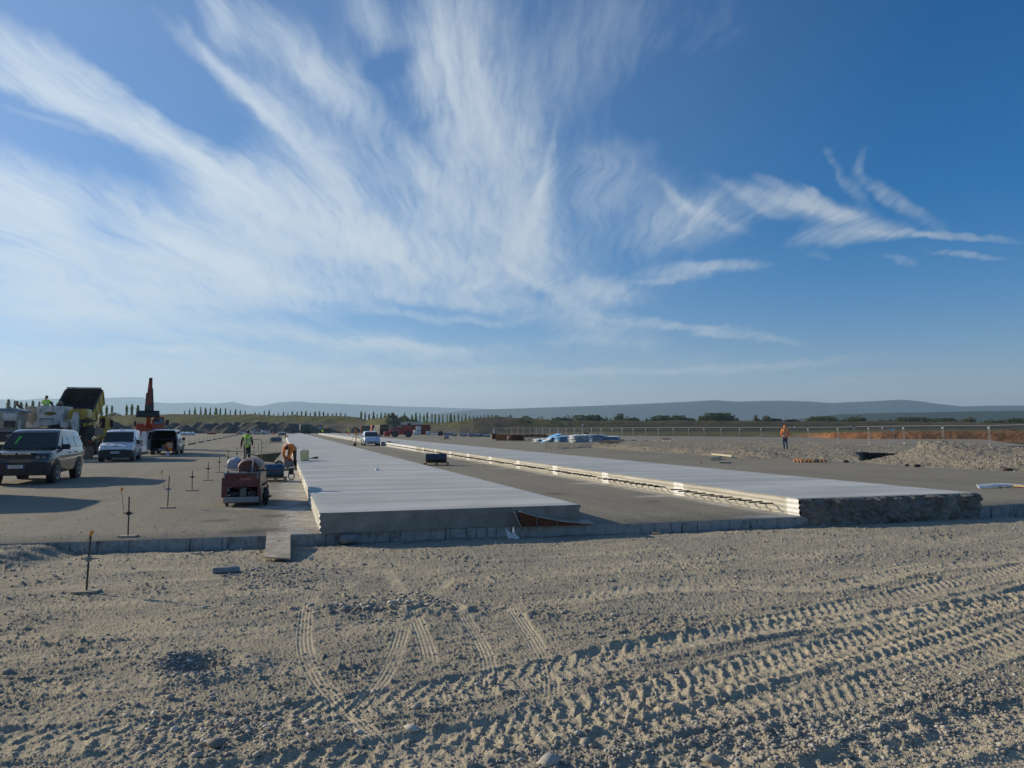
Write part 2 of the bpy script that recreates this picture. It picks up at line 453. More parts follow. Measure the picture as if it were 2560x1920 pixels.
LUG = [  # heavy lugged tyre tracks: path, half width, pitch, depth
 ([(300, 2010), (700, 1940), (984, 1890), (1280, 1826), (1620, 1735), (1918, 1664), (2190, 1592), (2420, 1528), (2800, 1440)], .27, .17, .026),
 ([(1500, 1640), (1739, 1600), (1972, 1566), (2147, 1553), (2560, 1500), (2900, 1470)], .20, .22, .026),
 ([(1860, 2060), (2080, 1960), (2240, 1880), (2420, 1830), (2700, 1770)], .24, .20, .034),
 ([(1100, 2040), (1500, 1960), (1800, 1890), (2030, 1840), (2200, 1810)], .2, .2, .02),
 ([(1500, 1480), (1800, 1470), (2060, 1470), (2340, 1420), (2700, 1390)], .18, .22, .016),
]
RIB = [   # smooth ribbed car tracks
 ([(1000, 1850), (1400, 1822), (1700, 1781), (1972, 1745), (2210, 1733)], .085, 5),
 ([(800, 1450), (772, 1510), (762, 1580), (766, 1630), (790, 1690), (840, 1750), (910, 1820), (1010, 1900)], .075, 4),
 ([(960, 1420), (1010, 1490), (1040, 1550), (1065, 1610), (1080, 1680)], .075, 4), ([(1120, 1500), (1180, 1570), (1215, 1640), (1224, 1710), (1210, 1790)], .075, 4),
 ([(1260, 1500), (1330, 1590), (1368, 1670), (1374, 1740), (1355, 1820)], .075, 4), ([(1010, 1560), (985, 1640), (945, 1710), (880, 1780), (800, 1840)], .075, 4),
 ([(1130, 1440), (1100, 1470), (1070, 1500)], .07, 4), ([(1180, 1755), (1150, 1790), (1130, 1820)], .07, 4),
 ([(1330, 1655), (1270, 1680), (1230, 1700)], .07, 4), ([(880, 1450), (865, 1465), (850, 1480)], .07, 4),
 ([(1520, 1620), (1545, 1655), (1570, 1700)], .07, 4), ([(2140, 1950), (2300, 1925), (2560, 1900), (2800, 1890)], .1, 5),
]
LUGP = [(smoothline(p), a, b, c) for p, a, b, c in LUG]
RIBP = [(smoothline(p), a, b) for p, a, b in RIB]
SWEEP = []      # long shallow tracks sweeping up to the right: (path, half width, pitch, depth)
for y0, w0, p0, d0, bend in ((1480, .16, .17, .010, .4), (1530, .20, .16, .012, .55), (1590, .14, .12, .010, .5), (1640, .22, .19, .016, .8), (1700, .12, .10, .008, .7), (1745, .20, .17, .014, 1.0), (1800, .16, .14, .012, .9),
                             (1860, .24, .20, .020, 1.1), (1930, .18, .15, .014, 1.15), (2010, .22, .18, .020, 1.3), (2090, .24, .2, .022, 1.45), (2170, .2, .16, .016, 1.5), (2280, .24, .19, .022, 1.75), (1420, .14, .16, .008, .2)):
    q = [G(x, y0 - bend * (.085 * x + .000026 * x * x) + 14 * math.sin(x * .0021 + y0), GZ) for x in range(-500, 3200, 100)]
    q = [v for v in q if v.y > 1 and v.y < 30]
    sx_ = np.array([v.x for v in q]); sy_ = np.array([v.y for v in q]); o_ = np.argsort(sx_)
    ar_ = np.concatenate([[0], np.cumsum(np.hypot(np.diff(sx_[o_]), np.diff(sy_[o_])))])
    SWEEP.append((sx_[o_], sy_[o_], np.gradient(sy_[o_], sx_[o_]), ar_, w0, p0, d0))
HOLE = G(475, 1668, GZ); CLOD = G(880, 1530, GZ)
def edge_y(X): return np.interp(X, ex, ey)
def hground(X, Y):
    """height and tints of the churned ground in front of the lot"""
    de = edge_y(X) - Y                                   # metres in front of the edge
    rough = 0.55 + 0.75 * sst(fbm(X * .55 + 4, Y * .7, 3, 5), -.25, .4)
    smooth = np.ones_like(X)
    H = np.zeros_like(X); packed = np.zeros_like(X)
    for pts, wd, n in RIBP:
        d, sg, arc = polyd(X, Y, pts)
        Lp = float(arc.max()) if arc.size else 1.0
        m = (1 - sst(d, wd, wd * 1.35)) * sst(arc, .0, .45) * (1 - sst(arc, Lp - .6, Lp)) * (.45 + .55 * sst(fbm(X * 1.3, Y * 1.3, 2, 35), -.3, .15))
        sd2 = d * sg
        H += m * .5 * (-.008 + .007 * np.cos(2 * PI * sd2 / (2 * wd / n)) + .004 * np.sign(np.sin(arc * 2 * PI / .045)) * (np.cos(2 * PI * sd2 / (2 * wd / n)) > 0))
        H += .004 * m * np.exp(-((d - wd * 1.25) / .03) ** 2)
        smooth *= 1 - .88 * m; packed = np.maximum(packed, m)
    for pts, wd, pit, dep in LUGP:
        d, sg, arc = polyd(X, Y, pts)
        jit = 0.03 * gn(X * 2.1, Y * 2.1, 91)
        m = 1 - sst(d, wd * .92, wd * 1.12)
        wear = sst(fbm(X * .5, Y * .5, 2, 31), -.35, .15)
        ph = (arc + jit) / pit + np.where(sg > 0, .5, 0) - d * 2.2
        lg = np.abs((ph % 1.0) - .5) * 2
        lug = sst(lg, .45, .75) * sst(d, .02, .05)
        H += m * dep * .75 * (-.55 + 1.15 * lug * (.7 + .9 * gn(X * 19, Y * 19, 95))) * (.6 + .4 * wear)
        H += dep * .7 * np.exp(-((d - wd * 1.2) / .06) ** 2) * (1 + gn(X * 6, Y * 6, 7))
        smooth *= 1 - .45 * m; packed = np.maximum(packed, m * .8)
    for k_, (sx_, sy_, sg_, ar_, wd, pit, dep) in enumerate(SWEEP):
        sl = np.interp(X, sx_, sg_); d = (Y - np.interp(X, sx_, sy_)) / np.sqrt(1 + sl * sl)
        m = 1 - sst(np.abs(d), wd * .85, wd * 1.15)
        arc = np.interp(X, sx_, ar_) + .02 * gn(X * 2.3, Y * 2.3, 40 + k_)
        wear = sst(fbm(X * .35 + k_ * 7.7, Y * .35, 2, 33), -.15, .3) * .7 if dep < .018 else .45 + .55 * sst(fbm(X * .5 + k_ * 7.7, Y * .5, 2, 33), -.3, .2)
        ph = arc / (pit * .72) + np.where(d > 0, .5, 0) - np.abs(d) * 2.2
        lug = sst(np.abs((ph % 1.0) - .5) * 2, .42, .8)
        cr = .6 + 1.1 * gn(X * 23, Y * 23, 70 + k_)
        H += m * wear * dep * .62 * (1.5 * lug * np.clip(cr, 0, 1.4) - .8) + dep * .6 * np.exp(-((np.abs(d) - wd * 1.2) / .035) ** 2) * wear * (1 + 1.5 * gn(X * 11, Y * 11, 9))
        smooth *= 1 - .5 * m * wear; packed = np.maximum(packed, m * wear * .75)
    # churned relief, slightly drawn out along the direction of travel
    ca, sa = math.cos(R(12)), math.sin(R(12))
    A = X * ca + Y * sa; B = -X * sa + Y * ca
    n1 = fbm(A * .45, B * .8, 3, 1) * .020
    n2 = fbm(A * 1.5, B * 4.2, 3, 2) * .012
    n3 = fbm(A * 5.0, B * 13.0, 3, 3)
    n3 = np.where(n3 > 0, n3 ** 1.25 * 1.25, n3 * .40) * .024
    patchy = sst(fbm(X * .9 + 9, Y * 1.3, 3, 55), -.05, .3)
    n4 = np.abs(fbm(X * 19, Y * 19, 2, 4)) * .017 * (.35 + patchy)
    n5 = gn(X * 43, Y * 43, 6) * .012 + gn(X * 90, Y * 90, 16) * .007
    cl = fbm(X * 8.5, Y * 10.5, 2, 66); n6 = np.where(cl > .22, (cl - .22) ** .8 * .065, 0) * patchy
    far = np.clip(1.1 - .02 * Y, .75, 1)
    H += n1 + (n2 * (.4 + .6 * smooth) + (n3 * rough + (n4 + n6) * rough + n5) * smooth) * far
    # little pit ringed with pebbles, and a row of dark clods
    r = np.hypot((X - HOLE.x - .1) / 1.0, (Y - HOLE.y) / .8)
    H += -.07 * np.exp(-(r / .22) ** 2) + .05 * np.exp(-((r - .42) / .16) ** 2)
    r2 = np.hypot((X - CLOD.x - .5) / 1.3, (Y - CLOD.y) / .3)
    H += .06 * np.exp(-r2 ** 2) * (1 + 1.2 * gn(X * 7, Y * 7, 77))
    # earth ramp up to the lot at the left
    rampx = 1 - sst(X, -7.9 + .25 * gn(Y * 2, X, 8), -7.15)
    H += rampx * (.185 + .06 * fbm(X * .9 + Y * .9, Y * 3.4 - X * 1.0, 3, 12)) * (1 - sst(de, .25, 2.7 + .4 * gn(X * 1.1, Y * 0, 14)))
    # loose fill against the foot of the edge
    H += (-.045 + .03 * fbm(X * 2.2, Y * 2.2, 3, 23)) * np.exp(-np.clip(de, 0, 9) / .9)
    H = np.where(de < 0.03, np.minimum(H, .12), H)
    return H + GZ, packed
nr, nc = 560, 1640
inv = np.linspace(1 / 17.4, 1 / 3.2, nr)
Yr = 1 / inv
T = np.linspace(-1.0, 1.0, nc)
YY = Yr[:, None] * np.ones(nc)[None, :]
XX = YY * T[None, :]
HH, PK = hground(XX, YY)
YE = edge_y(XX)
keep = YY < YE + .25
HH = np.where(YY > YE + .05, -.35, HH)
Fc = gridfaces(nr, nc)
kv = keep.ravel(); Fc = Fc[kv[Fc].any(1)]
def m_dirt():
    m, b, bs, o = newmat('dirt')
    t = b.n('ShaderNodeNewGeometry').outputs['Position']
    pk = b.n('ShaderNodeAttribute', attribute_name='packed').outputs['Fac']
    big = b.noise(t, .45, 4, .6)
    c = b.mix(b.mr(big, .35, .66), (.385, .352, .268), (.535, .470, .335))
    c = b.mix(b.mr(b.noise(t, 1.7, 5, .65), .45, .72), c, (.31, .295, .245))
    c = b.mix(b.m('MULTIPLY', b.mr(b.noise(t, .8, 5, .7), .52, .68), .6), c, (.26, .25, .215))
    c = b.mix(b.m('MULTIPLY', b.mr(b.noise(t, 5.5, 6, .7), .5, .75), .55), c, (.24, .215, .155))
    c = b.mix(b.m('MULTIPLY', pk, .72), c, (.62, .54, .385))
    # small stones in the soil
    vc = b.n('ShaderNodeTexVoronoi'); b.l(t, vc.inputs['Vector']); vc.inputs['Scale'].default_value = 62
    sx, sy, sz = b.sep(vc.outputs['Color'])
    stone = b.m('MULTIPLY', b.m('GREATER_THAN', sx, .62), b.mr(vc.outputs['Distance'], .42, .3))
    stone = b.m('MULTIPLY', stone, b.m('SUBTRACT', 1.0, b.m('MULTIPLY', pk, .7)))
    sc = b.mix(sy, (.17, .175, .17), (.66, .63, .56))
    c = b.mix(b.m('MULTIPLY', stone, .85), c, sc)
    b.l(c, bs.inputs['Base Color']); bs.inputs['Roughness'].default_value = .95; bs.inputs['Specular IOR Level'].default_value = .2
    h = b.m('ADD', b.m('MULTIPLY', b.noise(t, 75, 4, .7), .8), b.m('MULTIPLY', stone, .6))
    h = b.m('ADD', h, b.m('MULTIPLY', b.voro(t, 120), -.4))
    bump(b, bs, h, 1.0, .02)
    return m
MDIRT = m_dirt()
kind(npmesh('dirt_ground', np.stack([XX, YY, HH], -1).reshape(-1, 3), Fc, MDIRT, attrs={'packed': PK.ravel()}), 'structure')

# loose stones lying on the dirt
def stones_mesh(name, pts, sizes, mat, seed=3, flat=.62):
    r = np.random.default_rng(seed)
    bm = bmesh.new(); bmesh.ops.create_icosphere(bm, subdivisions=1, radius=1.0); bm.verts.ensure_lookup_table()
    bv = np.array([v.co[:] for v in bm.verts]); bf = np.array([[v.index for v in f.verts] for f in bm.faces]); bm.free()
    n = len(pts); V = np.repeat(bv[None], n, 0)
    V = V * (1 + .22 * r.standard_normal((n, len(bv), 1)).clip(-1.4, 1.4))
    sc = np.stack([r.uniform(.75, 1.35, n), r.uniform(.6, 1.0, n), r.uniform(flat * .7, flat * 1.25, n)], -1)
    V = V * sc[:, None, :] * sizes[:, None, None]
    a = r.uniform(0, 2 * PI, n); ca, sa = np.cos(a)[:, None], np.sin(a)[:, None]
    x = V[..., 0] * ca - V[..., 1] * sa; y = V[..., 0] * sa + V[..., 1] * ca
    tl = r.normal(0, .3, n)[:, None]; z = V[..., 2] + x * np.tan(tl) * .5
    V = np.stack([x, y, z], -1) + pts[:, None, :]
    F = (bf[None] + (np.arange(n) * len(bv))[:, None, None]).reshape(-1, 3)
    return npmesh(name, V.reshape(-1, 3), F, mat, smooth=True, attrs={'tint': np.repeat(r.uniform(0, 1, n), len(bv))})
def m_stone(name, a, c2, c3):
    m, b, bs, o = newmat(name)
    f = b.n('ShaderNodeAttribute', attribute_name='tint').outputs['Fac']
    t = b.n('ShaderNodeTexCoord').outputs['Object']
    c = b.ramp(f, [(0, a), (.55, c2), (.85, c2), (1, c3)])
    c = b.mix(b.mr(b.noise(t, 60, 4, .7), .4, .7), c, b.mix(.5, c, (.2, .18, .15)))
    b.l(c, bs.inputs['Base Color']); bs.inputs['Roughness'].default_value = .85; bs.inputs['Specular IOR Level'].default_value = .3
    return m
MST = m_stone('pebble', (.20, .195, .18), (.38, .35, .295), (.62, .59, .52))
def scatter(n, y0, y1, tmax=.84):
    iy = rng.uniform(1 / y1, 1 / y0, n); y = 1 / iy; x = y * rng.uniform(-tmax, tmax, n)
    return x, y
px_, py_ = scatter(26000, 3.3, 15.5)
sz = (.0055 + .0065 * rng.exponential(1.0, px_.size).clip(0, 2.8)) * np.clip(py_ / 8.5, .8, 1.35)
dn = fbm(px_ * .8, py_ * .9, 3, 41)
kp = dn + rng.uniform(-.4, .4, px_.size) > .05
px_, py_, sz = px_[kp], py_[kp], sz[kp]
extra = []
def patch(cx, cy, rx, ry, n, s0, s1):
    a = rng.normal(0, 1, (n, 2))
    qx, qy = cx + a[:, 0] * rx, cy + a[:, 1] * ry
    p = [G(x, y, GZ) for x, y in zip(qx, qy) if y > 1390 and y < 2100]
    extra.append(np.array([(q.x, q.y, s) for q, s in zip(p, s0 + (s1 - s0) * rng.random(len(p)) ** 3)]))
patch(1950, 1835, 230, 34, 1500, .006, .026); patch(2420, 1760, 150, 55, 1300, .006, .024); patch(1500, 1900, 220, 40, 600, .006, .026)
patch(480, 1672, 60, 18, 650, .010, .028); patch(900, 1528, 60, 10, 260, .012, .045); patch(1020, 1505, 50, 10, 200, .012, .04)
patch(700, 1440, 70, 22, 500, .012, .030); patch(560, 1820, 200, 40, 500, .010, .034); patch(2300, 1850, 220, 40, 600, .006, .022)
for x, y, s in [(150, 1686, .045), (22, 1686, .05), (1370, 1910, .075), (1780, 1902, .06), (1915, 1831, .045), (1232, 1707, .045), (1040, 1768, .05), (1030, 1828, .05), (538, 1870, .06), (660, 1785, .04), (935, 1729, .04), (2195, 1773, .04), (490, 1900, .05), (1462, 1855, .05), (560, 1440, .04), (1310, 1750, .04)]:
    q = G(x, y, GZ); extra.append(np.array([(q.x, q.y, s)]))
ext_ = np.concatenate(extra)
px_ = np.concatenate([px_, ext_[:, 0]]); py_ = np.concatenate([py_, ext_[:, 1]]); sz = np.concatenate([sz, ext_[:, 2]])
ok = py_ < edge_y(px_) - .12
px_, py_, sz = px_[ok], py_[ok], sz[ok]
hz, pk_ = hground(px_, py_)
o = stones_mesh('gravel', np.stack([px_, py_, hz + sz * .18], -1), sz, MST)
kind(o, 'stuff'); tag(o, 'loose grey and pale pebbles lying all over the churned dirt', 'gravel')

# ------------------------------------------------------------------ the lot: one compacted sheet with a cut edge at the front
def m_lot():
    m, b, bs, o = newmat('compacted_gravel')
    t = b.n('ShaderNodeTexCoord').outputs['Object']         # slab frame
    x, y, z = b.sep(t)
    big = b.noise(t, .09, 4, .6)
    c = b.mix(b.mr(big, .35, .65), (.205, .188, .142), (.272, .245, .182))
    c = b.mix(b.m('MULTIPLY', b.mr(b.noise(t, .8, 5, .65), .5, .75), .5), c, (.15, .138, .112))
    v9 = b.mapp(t, sca=(1.3, .09, 1)); tr_ = b.noise(v9, 1.0, 5, .65)
    c = b.mix(b.m('MULTIPLY', b.mr(tr_, .52, .68), .55), c, (.32, .28, .20))
    c = b.mix(b.m('MULTIPLY', b.mr(tr_, .46, .36), .35), c, (.14, .128, .10))
    c = b.mix(b.m('MULTIPLY', b.mr(b.noise(t, 2.6, 6, .75), .58, .72), .6), c, (.35, .31, .235))
    vc = b.n('ShaderNodeTexVoronoi'); b.l(t, vc.inputs['Vector']); vc.inputs['Scale'].default_value = 38
    sx, sy, sz_ = b.sep(vc.outputs['Color'])
    c = b.mix(b.m('MULTIPLY', b.m('GREATER_THAN', sx, .6), .55), c, b.mix(sy, (.10, .094, .080), (.42, .39, .31)))
    # cement dust along the foot of the slabs, oil stains beside the machine
    nz = b.noise(t, 1.6, 5, .7); nz2 = b.noise(t, 7.0, 4, .7)
    def strip(c0, half, k, yy=0.0):
        d = b.m('ABSOLUTE', b.m('SUBTRACT', x, c0))
        return b.m('MULTIPLY', b.mr(b.m('ADD', d, b.m('MULTIPLY', b.m('SUBTRACT', nz2, .5), half * 1.4)), half, half * .35), k)
    dust = b.m('MAXIMUM', strip(9.93, .42, .8), strip(-.28, .55, .75))
    jo = b.m('ABSOLUTE', b.m('SUBTRACT', b.m('FRACT', b.m('DIVIDE', b.m('ADD', y, 2.6), 5.0)), .5))
    sp = b.m('MULTIPLY', b.mr(jo, .07, .02), b.m('MAXIMUM', strip(9.55, 1.0, .8), strip(-.9, 1.2, .55)))
    dust = b.m('MULTIPLY', b.m('MAXIMUM', dust, sp), b.mr(nz, .3, .6))
    dust = b.m('MULTIPLY', dust, b.m('GREATER_THAN', y, -.4))
    c = b.mix(dust, c, (.62, .60, .54))
    for (ux, wy, r0) in ((-1.2, .8, .55), (-.75, 3.2, .4), (-1.9, 2.6, .35), (7.0, 6.4, .5), (8.6, 3.6, .35)):
        dd = b.vm('LENGTH', b.vm('SUBTRACT', t, (ux, wy, 0)), out=1)
        s_ = b.m('MULTIPLY', b.mr(b.m('ADD', dd, b.m('MULTIPLY', b.m('SUBTRACT', nz, .5), 1.2)), r0, r0 * .2), .65)
        c = b.mix(s_, c, (.075, .065, .055))
    # the cut edge: pale face with vertical bitumen runs
    g = b.n('ShaderNodeNewGeometry'); gx, gy, gz = b.sep(g.outputs['Normal'])
    side = b.m('LESS_THAN', b.m('ABSOLUTE', gz), .5)
    v1 = b.mapp(t, sca=(20, 20, 1.6)); run = b.noise(v1, 1.0, 5, .65)
    v2 = b.mapp(t, sca=(4.5, 4.5, .7)); run2 = b.noise(v2, 1.0, 4, .6)
    rc = b.mix(b.mr(b.m('ADD', b.m('MULTIPLY', run, .72), b.m('MULTIPLY', run2, .28)), .46, .38), (.37, .365, .345), (.055, .055, .055))
    rc = b.mix(b.mr(b.noise(t, 6, 5, .7), .48, .7), rc, (.20, .185, .155))
    c = b.mix(side, c, rc)
    b.l(c, bs.inputs['Base Color']); bs.inputs['Roughness'].default_value = .93; bs.inputs['Specular IOR Level'].default_value = .25
    h = b.m('ADD', b.noise(t, 55, 4, .7), b.m('MULTIPLY', b.noise(t, 9, 4, .6), .6))
    bump(b, bs, h, .8, .010)
    return m
MLOT = m_lot()
ep = []
for a, bq in zip(EDGEP[:-1], EDGEP[1:]):
    n = max(2, int((bq - a).length / .16)) if abs(a.x) < 20 and abs(bq.x) < 40 else 3
    for k in range(n): ep.append(a.lerp(bq, k / n))
ep.append(EDGEP[-1])
loc_ = []
for q in ep:
    u_, w_ = SL(q)
    j = .012 * math.sin(u_ * 7.1) + .012 * math.sin(u_ * 17.3 + 1) + random.uniform(-.014, .014)
    loc_.append((u_, w_ + j))
mb = MB(); n = len(loc_)
far_w = [420.0] * n
vs = [(u_, w_, -.36) for u_, w_ in loc_] + [(u_, w_ + .012, -.012) for u_, w_ in loc_] + [(u_, w_ + .035, 0) for u_, w_ in loc_]
rows_w = [1.2, 4, 10, 22, 45, 90, 180, 320]
for rw in rows_w: vs += [(u_ * (1 + rw / 30.0), max(w_, 0) * 0 + rw + w_ * max(0, 1 - rw / 4), 0) for u_, w_ in loc_]
nrw = 3 + len(rows_w)
fs = [(r * n + i, r * n + i + 1, (r + 1) * n + i + 1, (r + 1) * n + i) for r in range(nrw - 1) for i in range(n - 1)]
mb.add(vs, fs)
lot = mb.build('gravel_lot', MLOT, smooth=30); lot.location = SO; lot.rotation_euler = (0, 0, SA); kind(lot, 'structure')

# wide base ground to the horizon (and behind the camera)
def m_field():
    m, b, bs, o = newmat('field')
    t = b.n('ShaderNodeNewGeometry').outputs['Position']
    c = b.mix(b.mr(b.noise(t, .006, 5, .6), .4, .62), (.075, .085, .035), (.15, .125, .075))
    c = b.mix(b.mr(b.noise(t, .15, 5, .65), .45, .7), c, (.055, .065, .028))
    b.l(c, bs.inputs['Base Color']); bs.inputs['Roughness'].default_value = 1.0; bs.inputs['Specular IOR Level'].default_value = .1
    return m
MB().add([(-30000, -400, -.45), (30000, -400, -.45), (30000, 30000, -.45), (-30000, 30000, -.45)], [(0, 1, 2, 3)]).build('ground', m_field(), smooth=0)['kind'] = 'structure'
mb = MB()
skv = [(-90, -40), (90, -40), (90, 3.3), (-90, 3.3)]
mb.add([(-90, -60, GZ), (90, -60, GZ), (90, 3.25, GZ), (-90, 3.25, GZ)], [(0, 1, 2, 3)])
for sgn in (-1, 1):
    mb.add([(sgn * 90, 3.25, GZ), (sgn * 3.15, 3.25, GZ - .02), (sgn * 17.2, 17.3, GZ - .03), (sgn * 90, 40 if sgn > 0 else 17.3, GZ)], [(0, 1, 2, 3)])
kind(mb.build('dirt_apron', MDIRT, smooth=0), 'structure')

# ------------------------------------------------------------------ concrete paving strips
def m_conc(name, front_dark=False):
    m, b, bs, o = newmat(name)
    t = b.n('ShaderNodeTexCoord').outputs['Object']
    x, y, z = b.sep(t)
    g = b.n('ShaderNodeNewGeometry'); nx, ny, nz = b.sep(g.outputs['Normal'])
    top = b.m('GREATER_THAN', nz, .8)
    big = b.noise(t, .5, 5, .6)
    v = b.mapp(t, sca=(.35, 5.0, 1)); br = b.noise(v, 1.0, 6, .7)
    v = b.mapp(t, sca=(.12, 1.1, 1)); br2 = b.noise(v, 1.0, 4, .6)
    v = b.mapp(t, sca=(3.0, 60.0, 1)); br3 = b.noise(v, 1.0, 3, .6)
    c = b.mix(b.mr(br2, .38, .62), (.40, .425, .405), (.55, .575, .545))
    c = b.mix(b.m('MULTIPLY', b.mr(br, .45, .66), .35), c, (.62, .63, .60))
    c = b.mix(b.m('MULTIPLY', b.mr(br, .46, .34), .3), c, (.33, .34, .34))
    c = b.mix(b.m('MULTIPLY', b.mr(br3, .45, .75), .35), c, (.33, .34, .35))
    c = b.mix(b.m('MULTIPLY', b.mr(big, .45, .7), .5), c, (.35, .365, .36))
    # curing compound: pale line at each transverse joint, duller band beside it
    f = b.m('SUBTRACT', b.m('FRACT', b.m('DIVIDE', b.m('ADD', b.m('ADD', y, b.m('MULTIPLY', b.m('SUBTRACT', big, .5), .12)), 3.24), 5.08)), .5)
    af = b.m('ABSOLUTE', f)
    ln = b.m('MULTIPLY', b.mr(af, .016, .007), b.mr(b.noise(b.mapp(t, sca=(.6, 2, 1)), 1.0, 5, .7), .30, .55, .15, .85))
    c = b.mix(ln, c, (.80, .80, .79))
    dk = b.m('MULTIPLY', b.mr(b.m('ABSOLUTE', b.m('SUBTRACT', f, .09)), .08, .01), .5)
    c = b.mix(dk, c, (.33, .34, .355))
    # pale lips along both edges
    # sides: cream cement
    s1 = b.noise(b.mapp(t, sca=(4, .8, 9)), 1.0, 5, .65)
    sc = b.mix(b.mr(s1, .35, .7), (.40, .38, .32), (.56, .54, .47))
    pj = b.m('MULTIPLY', b.mr(b.m('ABSOLUTE', b.m('SUBTRACT', b.m('FRACT', b.m('DIVIDE', b.m('ADD', y, 2.6), 5.0)), .5)), .062, .045), b.mr(b.noise(t, 9, 4, .7), .25, .5, .3, 1.0))
    sc = b.mix(b.m('MULTIPLY', pj, .85), sc, (.82, .82, .80))
    sc = b.mix(b.m('MULTIPLY', b.m('GREATER_THAN', y, 48.0), .8), sc, (.76, .76, .73))
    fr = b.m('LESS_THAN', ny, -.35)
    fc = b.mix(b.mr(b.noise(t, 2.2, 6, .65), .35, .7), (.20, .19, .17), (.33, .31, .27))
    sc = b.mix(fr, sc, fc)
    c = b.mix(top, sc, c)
    b.l(c, bs.inputs['Base Color'])
    b.l(b.mr(br, .3, .7, .7, .9), bs.inputs['Roughness']); bs.inputs['Specular IOR Level'].default_value = .2
    h = b.m('ADD', b.m('MULTIPLY', b.noise(t, 26, 5, .7), .6), b.m('MULTIPLY', br3, .6))
    bump(b, bs, h, .45, .006)
    return m
MCON = m_conc('concrete')
SLT = .37
def slab(name, label, x0, x1, y0, y1, rough_front):
    mb = MB()
    ys = list(np.arange(y0, 26, .22)) + list(np.arange(26, 80, 2.0)) + [100, 140, 190, y1]
    zp = np.linspace(0, SLT, 19)
    secs = []
    for i, yv in enumerate(ys):
        nf = 1.0 if yv < 26 else 0.0
        e0 = (.012 * math.sin(yv * 3.1) + random.uniform(-.008, .008)) * nf
        sec = []
        for k, zv in enumerate(zp):                        # grooved left side
            gv = .014 * math.sin(zv / SLT * 2 * PI * 3.5 + .6) - .02 * (zv / SLT - .4)
            rg = random.uniform(-.006, .006) * nf
            sec.append((x0 + gv + rg + e0 * .4, yv, zv))
        sec.append((x0 + .03 + e0 * .5, yv, SLT + .004)); sec.append((x0 + .12, yv, SLT))
        sec.append((x1 - .12, yv, SLT)); sec.append((x1 - .03, yv, SLT + .004))
        for k, zv in enumerate(zp[::-2]):
            sec.append((x1 + .02 * math.sin(zv / SLT * 2 * PI * 2.5) + random.uniform(-.005, .005) * nf, yv, zv))
        secs.append(sec)
    mb.loft(secs, caps=False)
    n = len(secs[0])
    mb.f.append(tuple((len(secs) - 1) * n + k for k in range(n)))
    if not rough_front: mb.f.append(tuple(range(n))[::-1])
    o = mb.build(name, MCON, smooth=40, loc=SO, rz=SA)
    tag(o, label, 'concrete strip', 'freshly paved concrete strips')
    return o
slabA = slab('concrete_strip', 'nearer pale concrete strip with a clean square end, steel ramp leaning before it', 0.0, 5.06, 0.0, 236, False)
slabB = slab('concrete_strip', 'farther concrete strip with dark dowel bars along its side and a rough lumpy end', 10.1, 15.08, -.25, 226, True)
# rough poured end of the far strip: lumpy face spilling down to the dirt
gu = np.linspace(10.06, 15.12, 150); gv = np.linspace(0, 1, 44)
U_, V_ = np.meshgrid(gu, gv, indexing='ij')
zt = SLT + .006; zb = -.30
ang = V_ * (PI / 2) * 1.25
prof_out = np.where(V_ < .35, np.sin(V_ / .35 * PI / 2) * .16, .16 + .10 * np.sin((V_ - .35) / .65 * PI / 2))
prof_z = np.where(V_ < .35, zt - .10 * (1 - np.cos(V_ / .35 * PI / 2)), zt - .10 - (V_ - .35) / .65 * (zt - .10 - zb))
nl = fbm(U_ * 3.2, V_ * 2.4, 3, 61) * .17 + np.abs(fbm(U_ * 7, V_ * 6, 3, 62)) * .16 + fbm(U_ * 19, V_ * 17, 2, 63) * .022
fade = sst(V_, .02, .3)
rnd = np.clip(1 - ((U_ - 12.59) / 2.62) ** 8, 0, 1)
Wd = -.25 - (prof_out * rnd + nl * fade)
Zd = prof_z + .025 * fbm(U_ * 4, V_ * 5, 2, 64) * fade
Zd = np.where(V_ < .02, zt - .002, Zd)
m_, b_, s_, o_ = newmat('raw_concrete'); t_ = b_.n('ShaderNodeTexCoord').outputs['Object']
b_.l(b_.mix(b_.mr(b_.noise(t_, 5, 6, .7), .35, .7), (.15, .145, .128), (.34, .32, .275)), s_.inputs['Base Color']); s_.inputs['Roughness'].default_value = .95
bump(b_, s_, b_.m('ADD', b_.noise(t_, 16, 5, .75), b_.m('MULTIPLY', b_.voro(t_, 9), .8)), 1.0, .05)
o = npmesh('rough_end', np.stack([U_, Wd, Zd], -1).reshape(-1, 3), gridfaces(150, 44), m_, parent=None)
o.parent = slabB; o['label'] = 'rough unfinished end of the concrete strip'
# dowel bars sticking out of its left side
MBAR = M('dark_steel_bar', (.035, .036, .04), .5, .6, .3, 20)
mb = MB(); mb.tube([(-.34, 0, 0), (.06, 0, 0)], .017, 8)
db = mb.build('dowel_bar', MBAR, parent=slabB)
ys_ = []
for k in range(-1, 46):
    base = 4.9 + 5.0 * k - 4.5
    for j in range(11): ys_.append(base + .25 + j * .405)
ys_ = [v for v in ys_ if v > .35]
first = True; rest = MB()
for i, yv in enumerate(ys_):
    if i < 99:
        if first: q = db; first = False
        else: q = db.copy(); C.objects.link(q)
        q.location = (10.08, yv, .185 + random.uniform(-.006, .006)); q.rotation_euler = (0, R(random.uniform(-3, 3)), R(random.uniform(-3, 3)))
    else: rest.tube([(9.75, yv, .185), (10.1, yv, .185)], .017, 5)
ro = rest.build('dowel_bar_row', MBAR, parent=slabB); kind(ro, 'stuff')
# ------------------------------------------------------------------ far terrain: banks, cut edge, field (angular grid, real distances)
def tab(px, table, col):
    xs = [r[0] for r in table]
    return np.interp(px, xs, [r[col] for r in table])
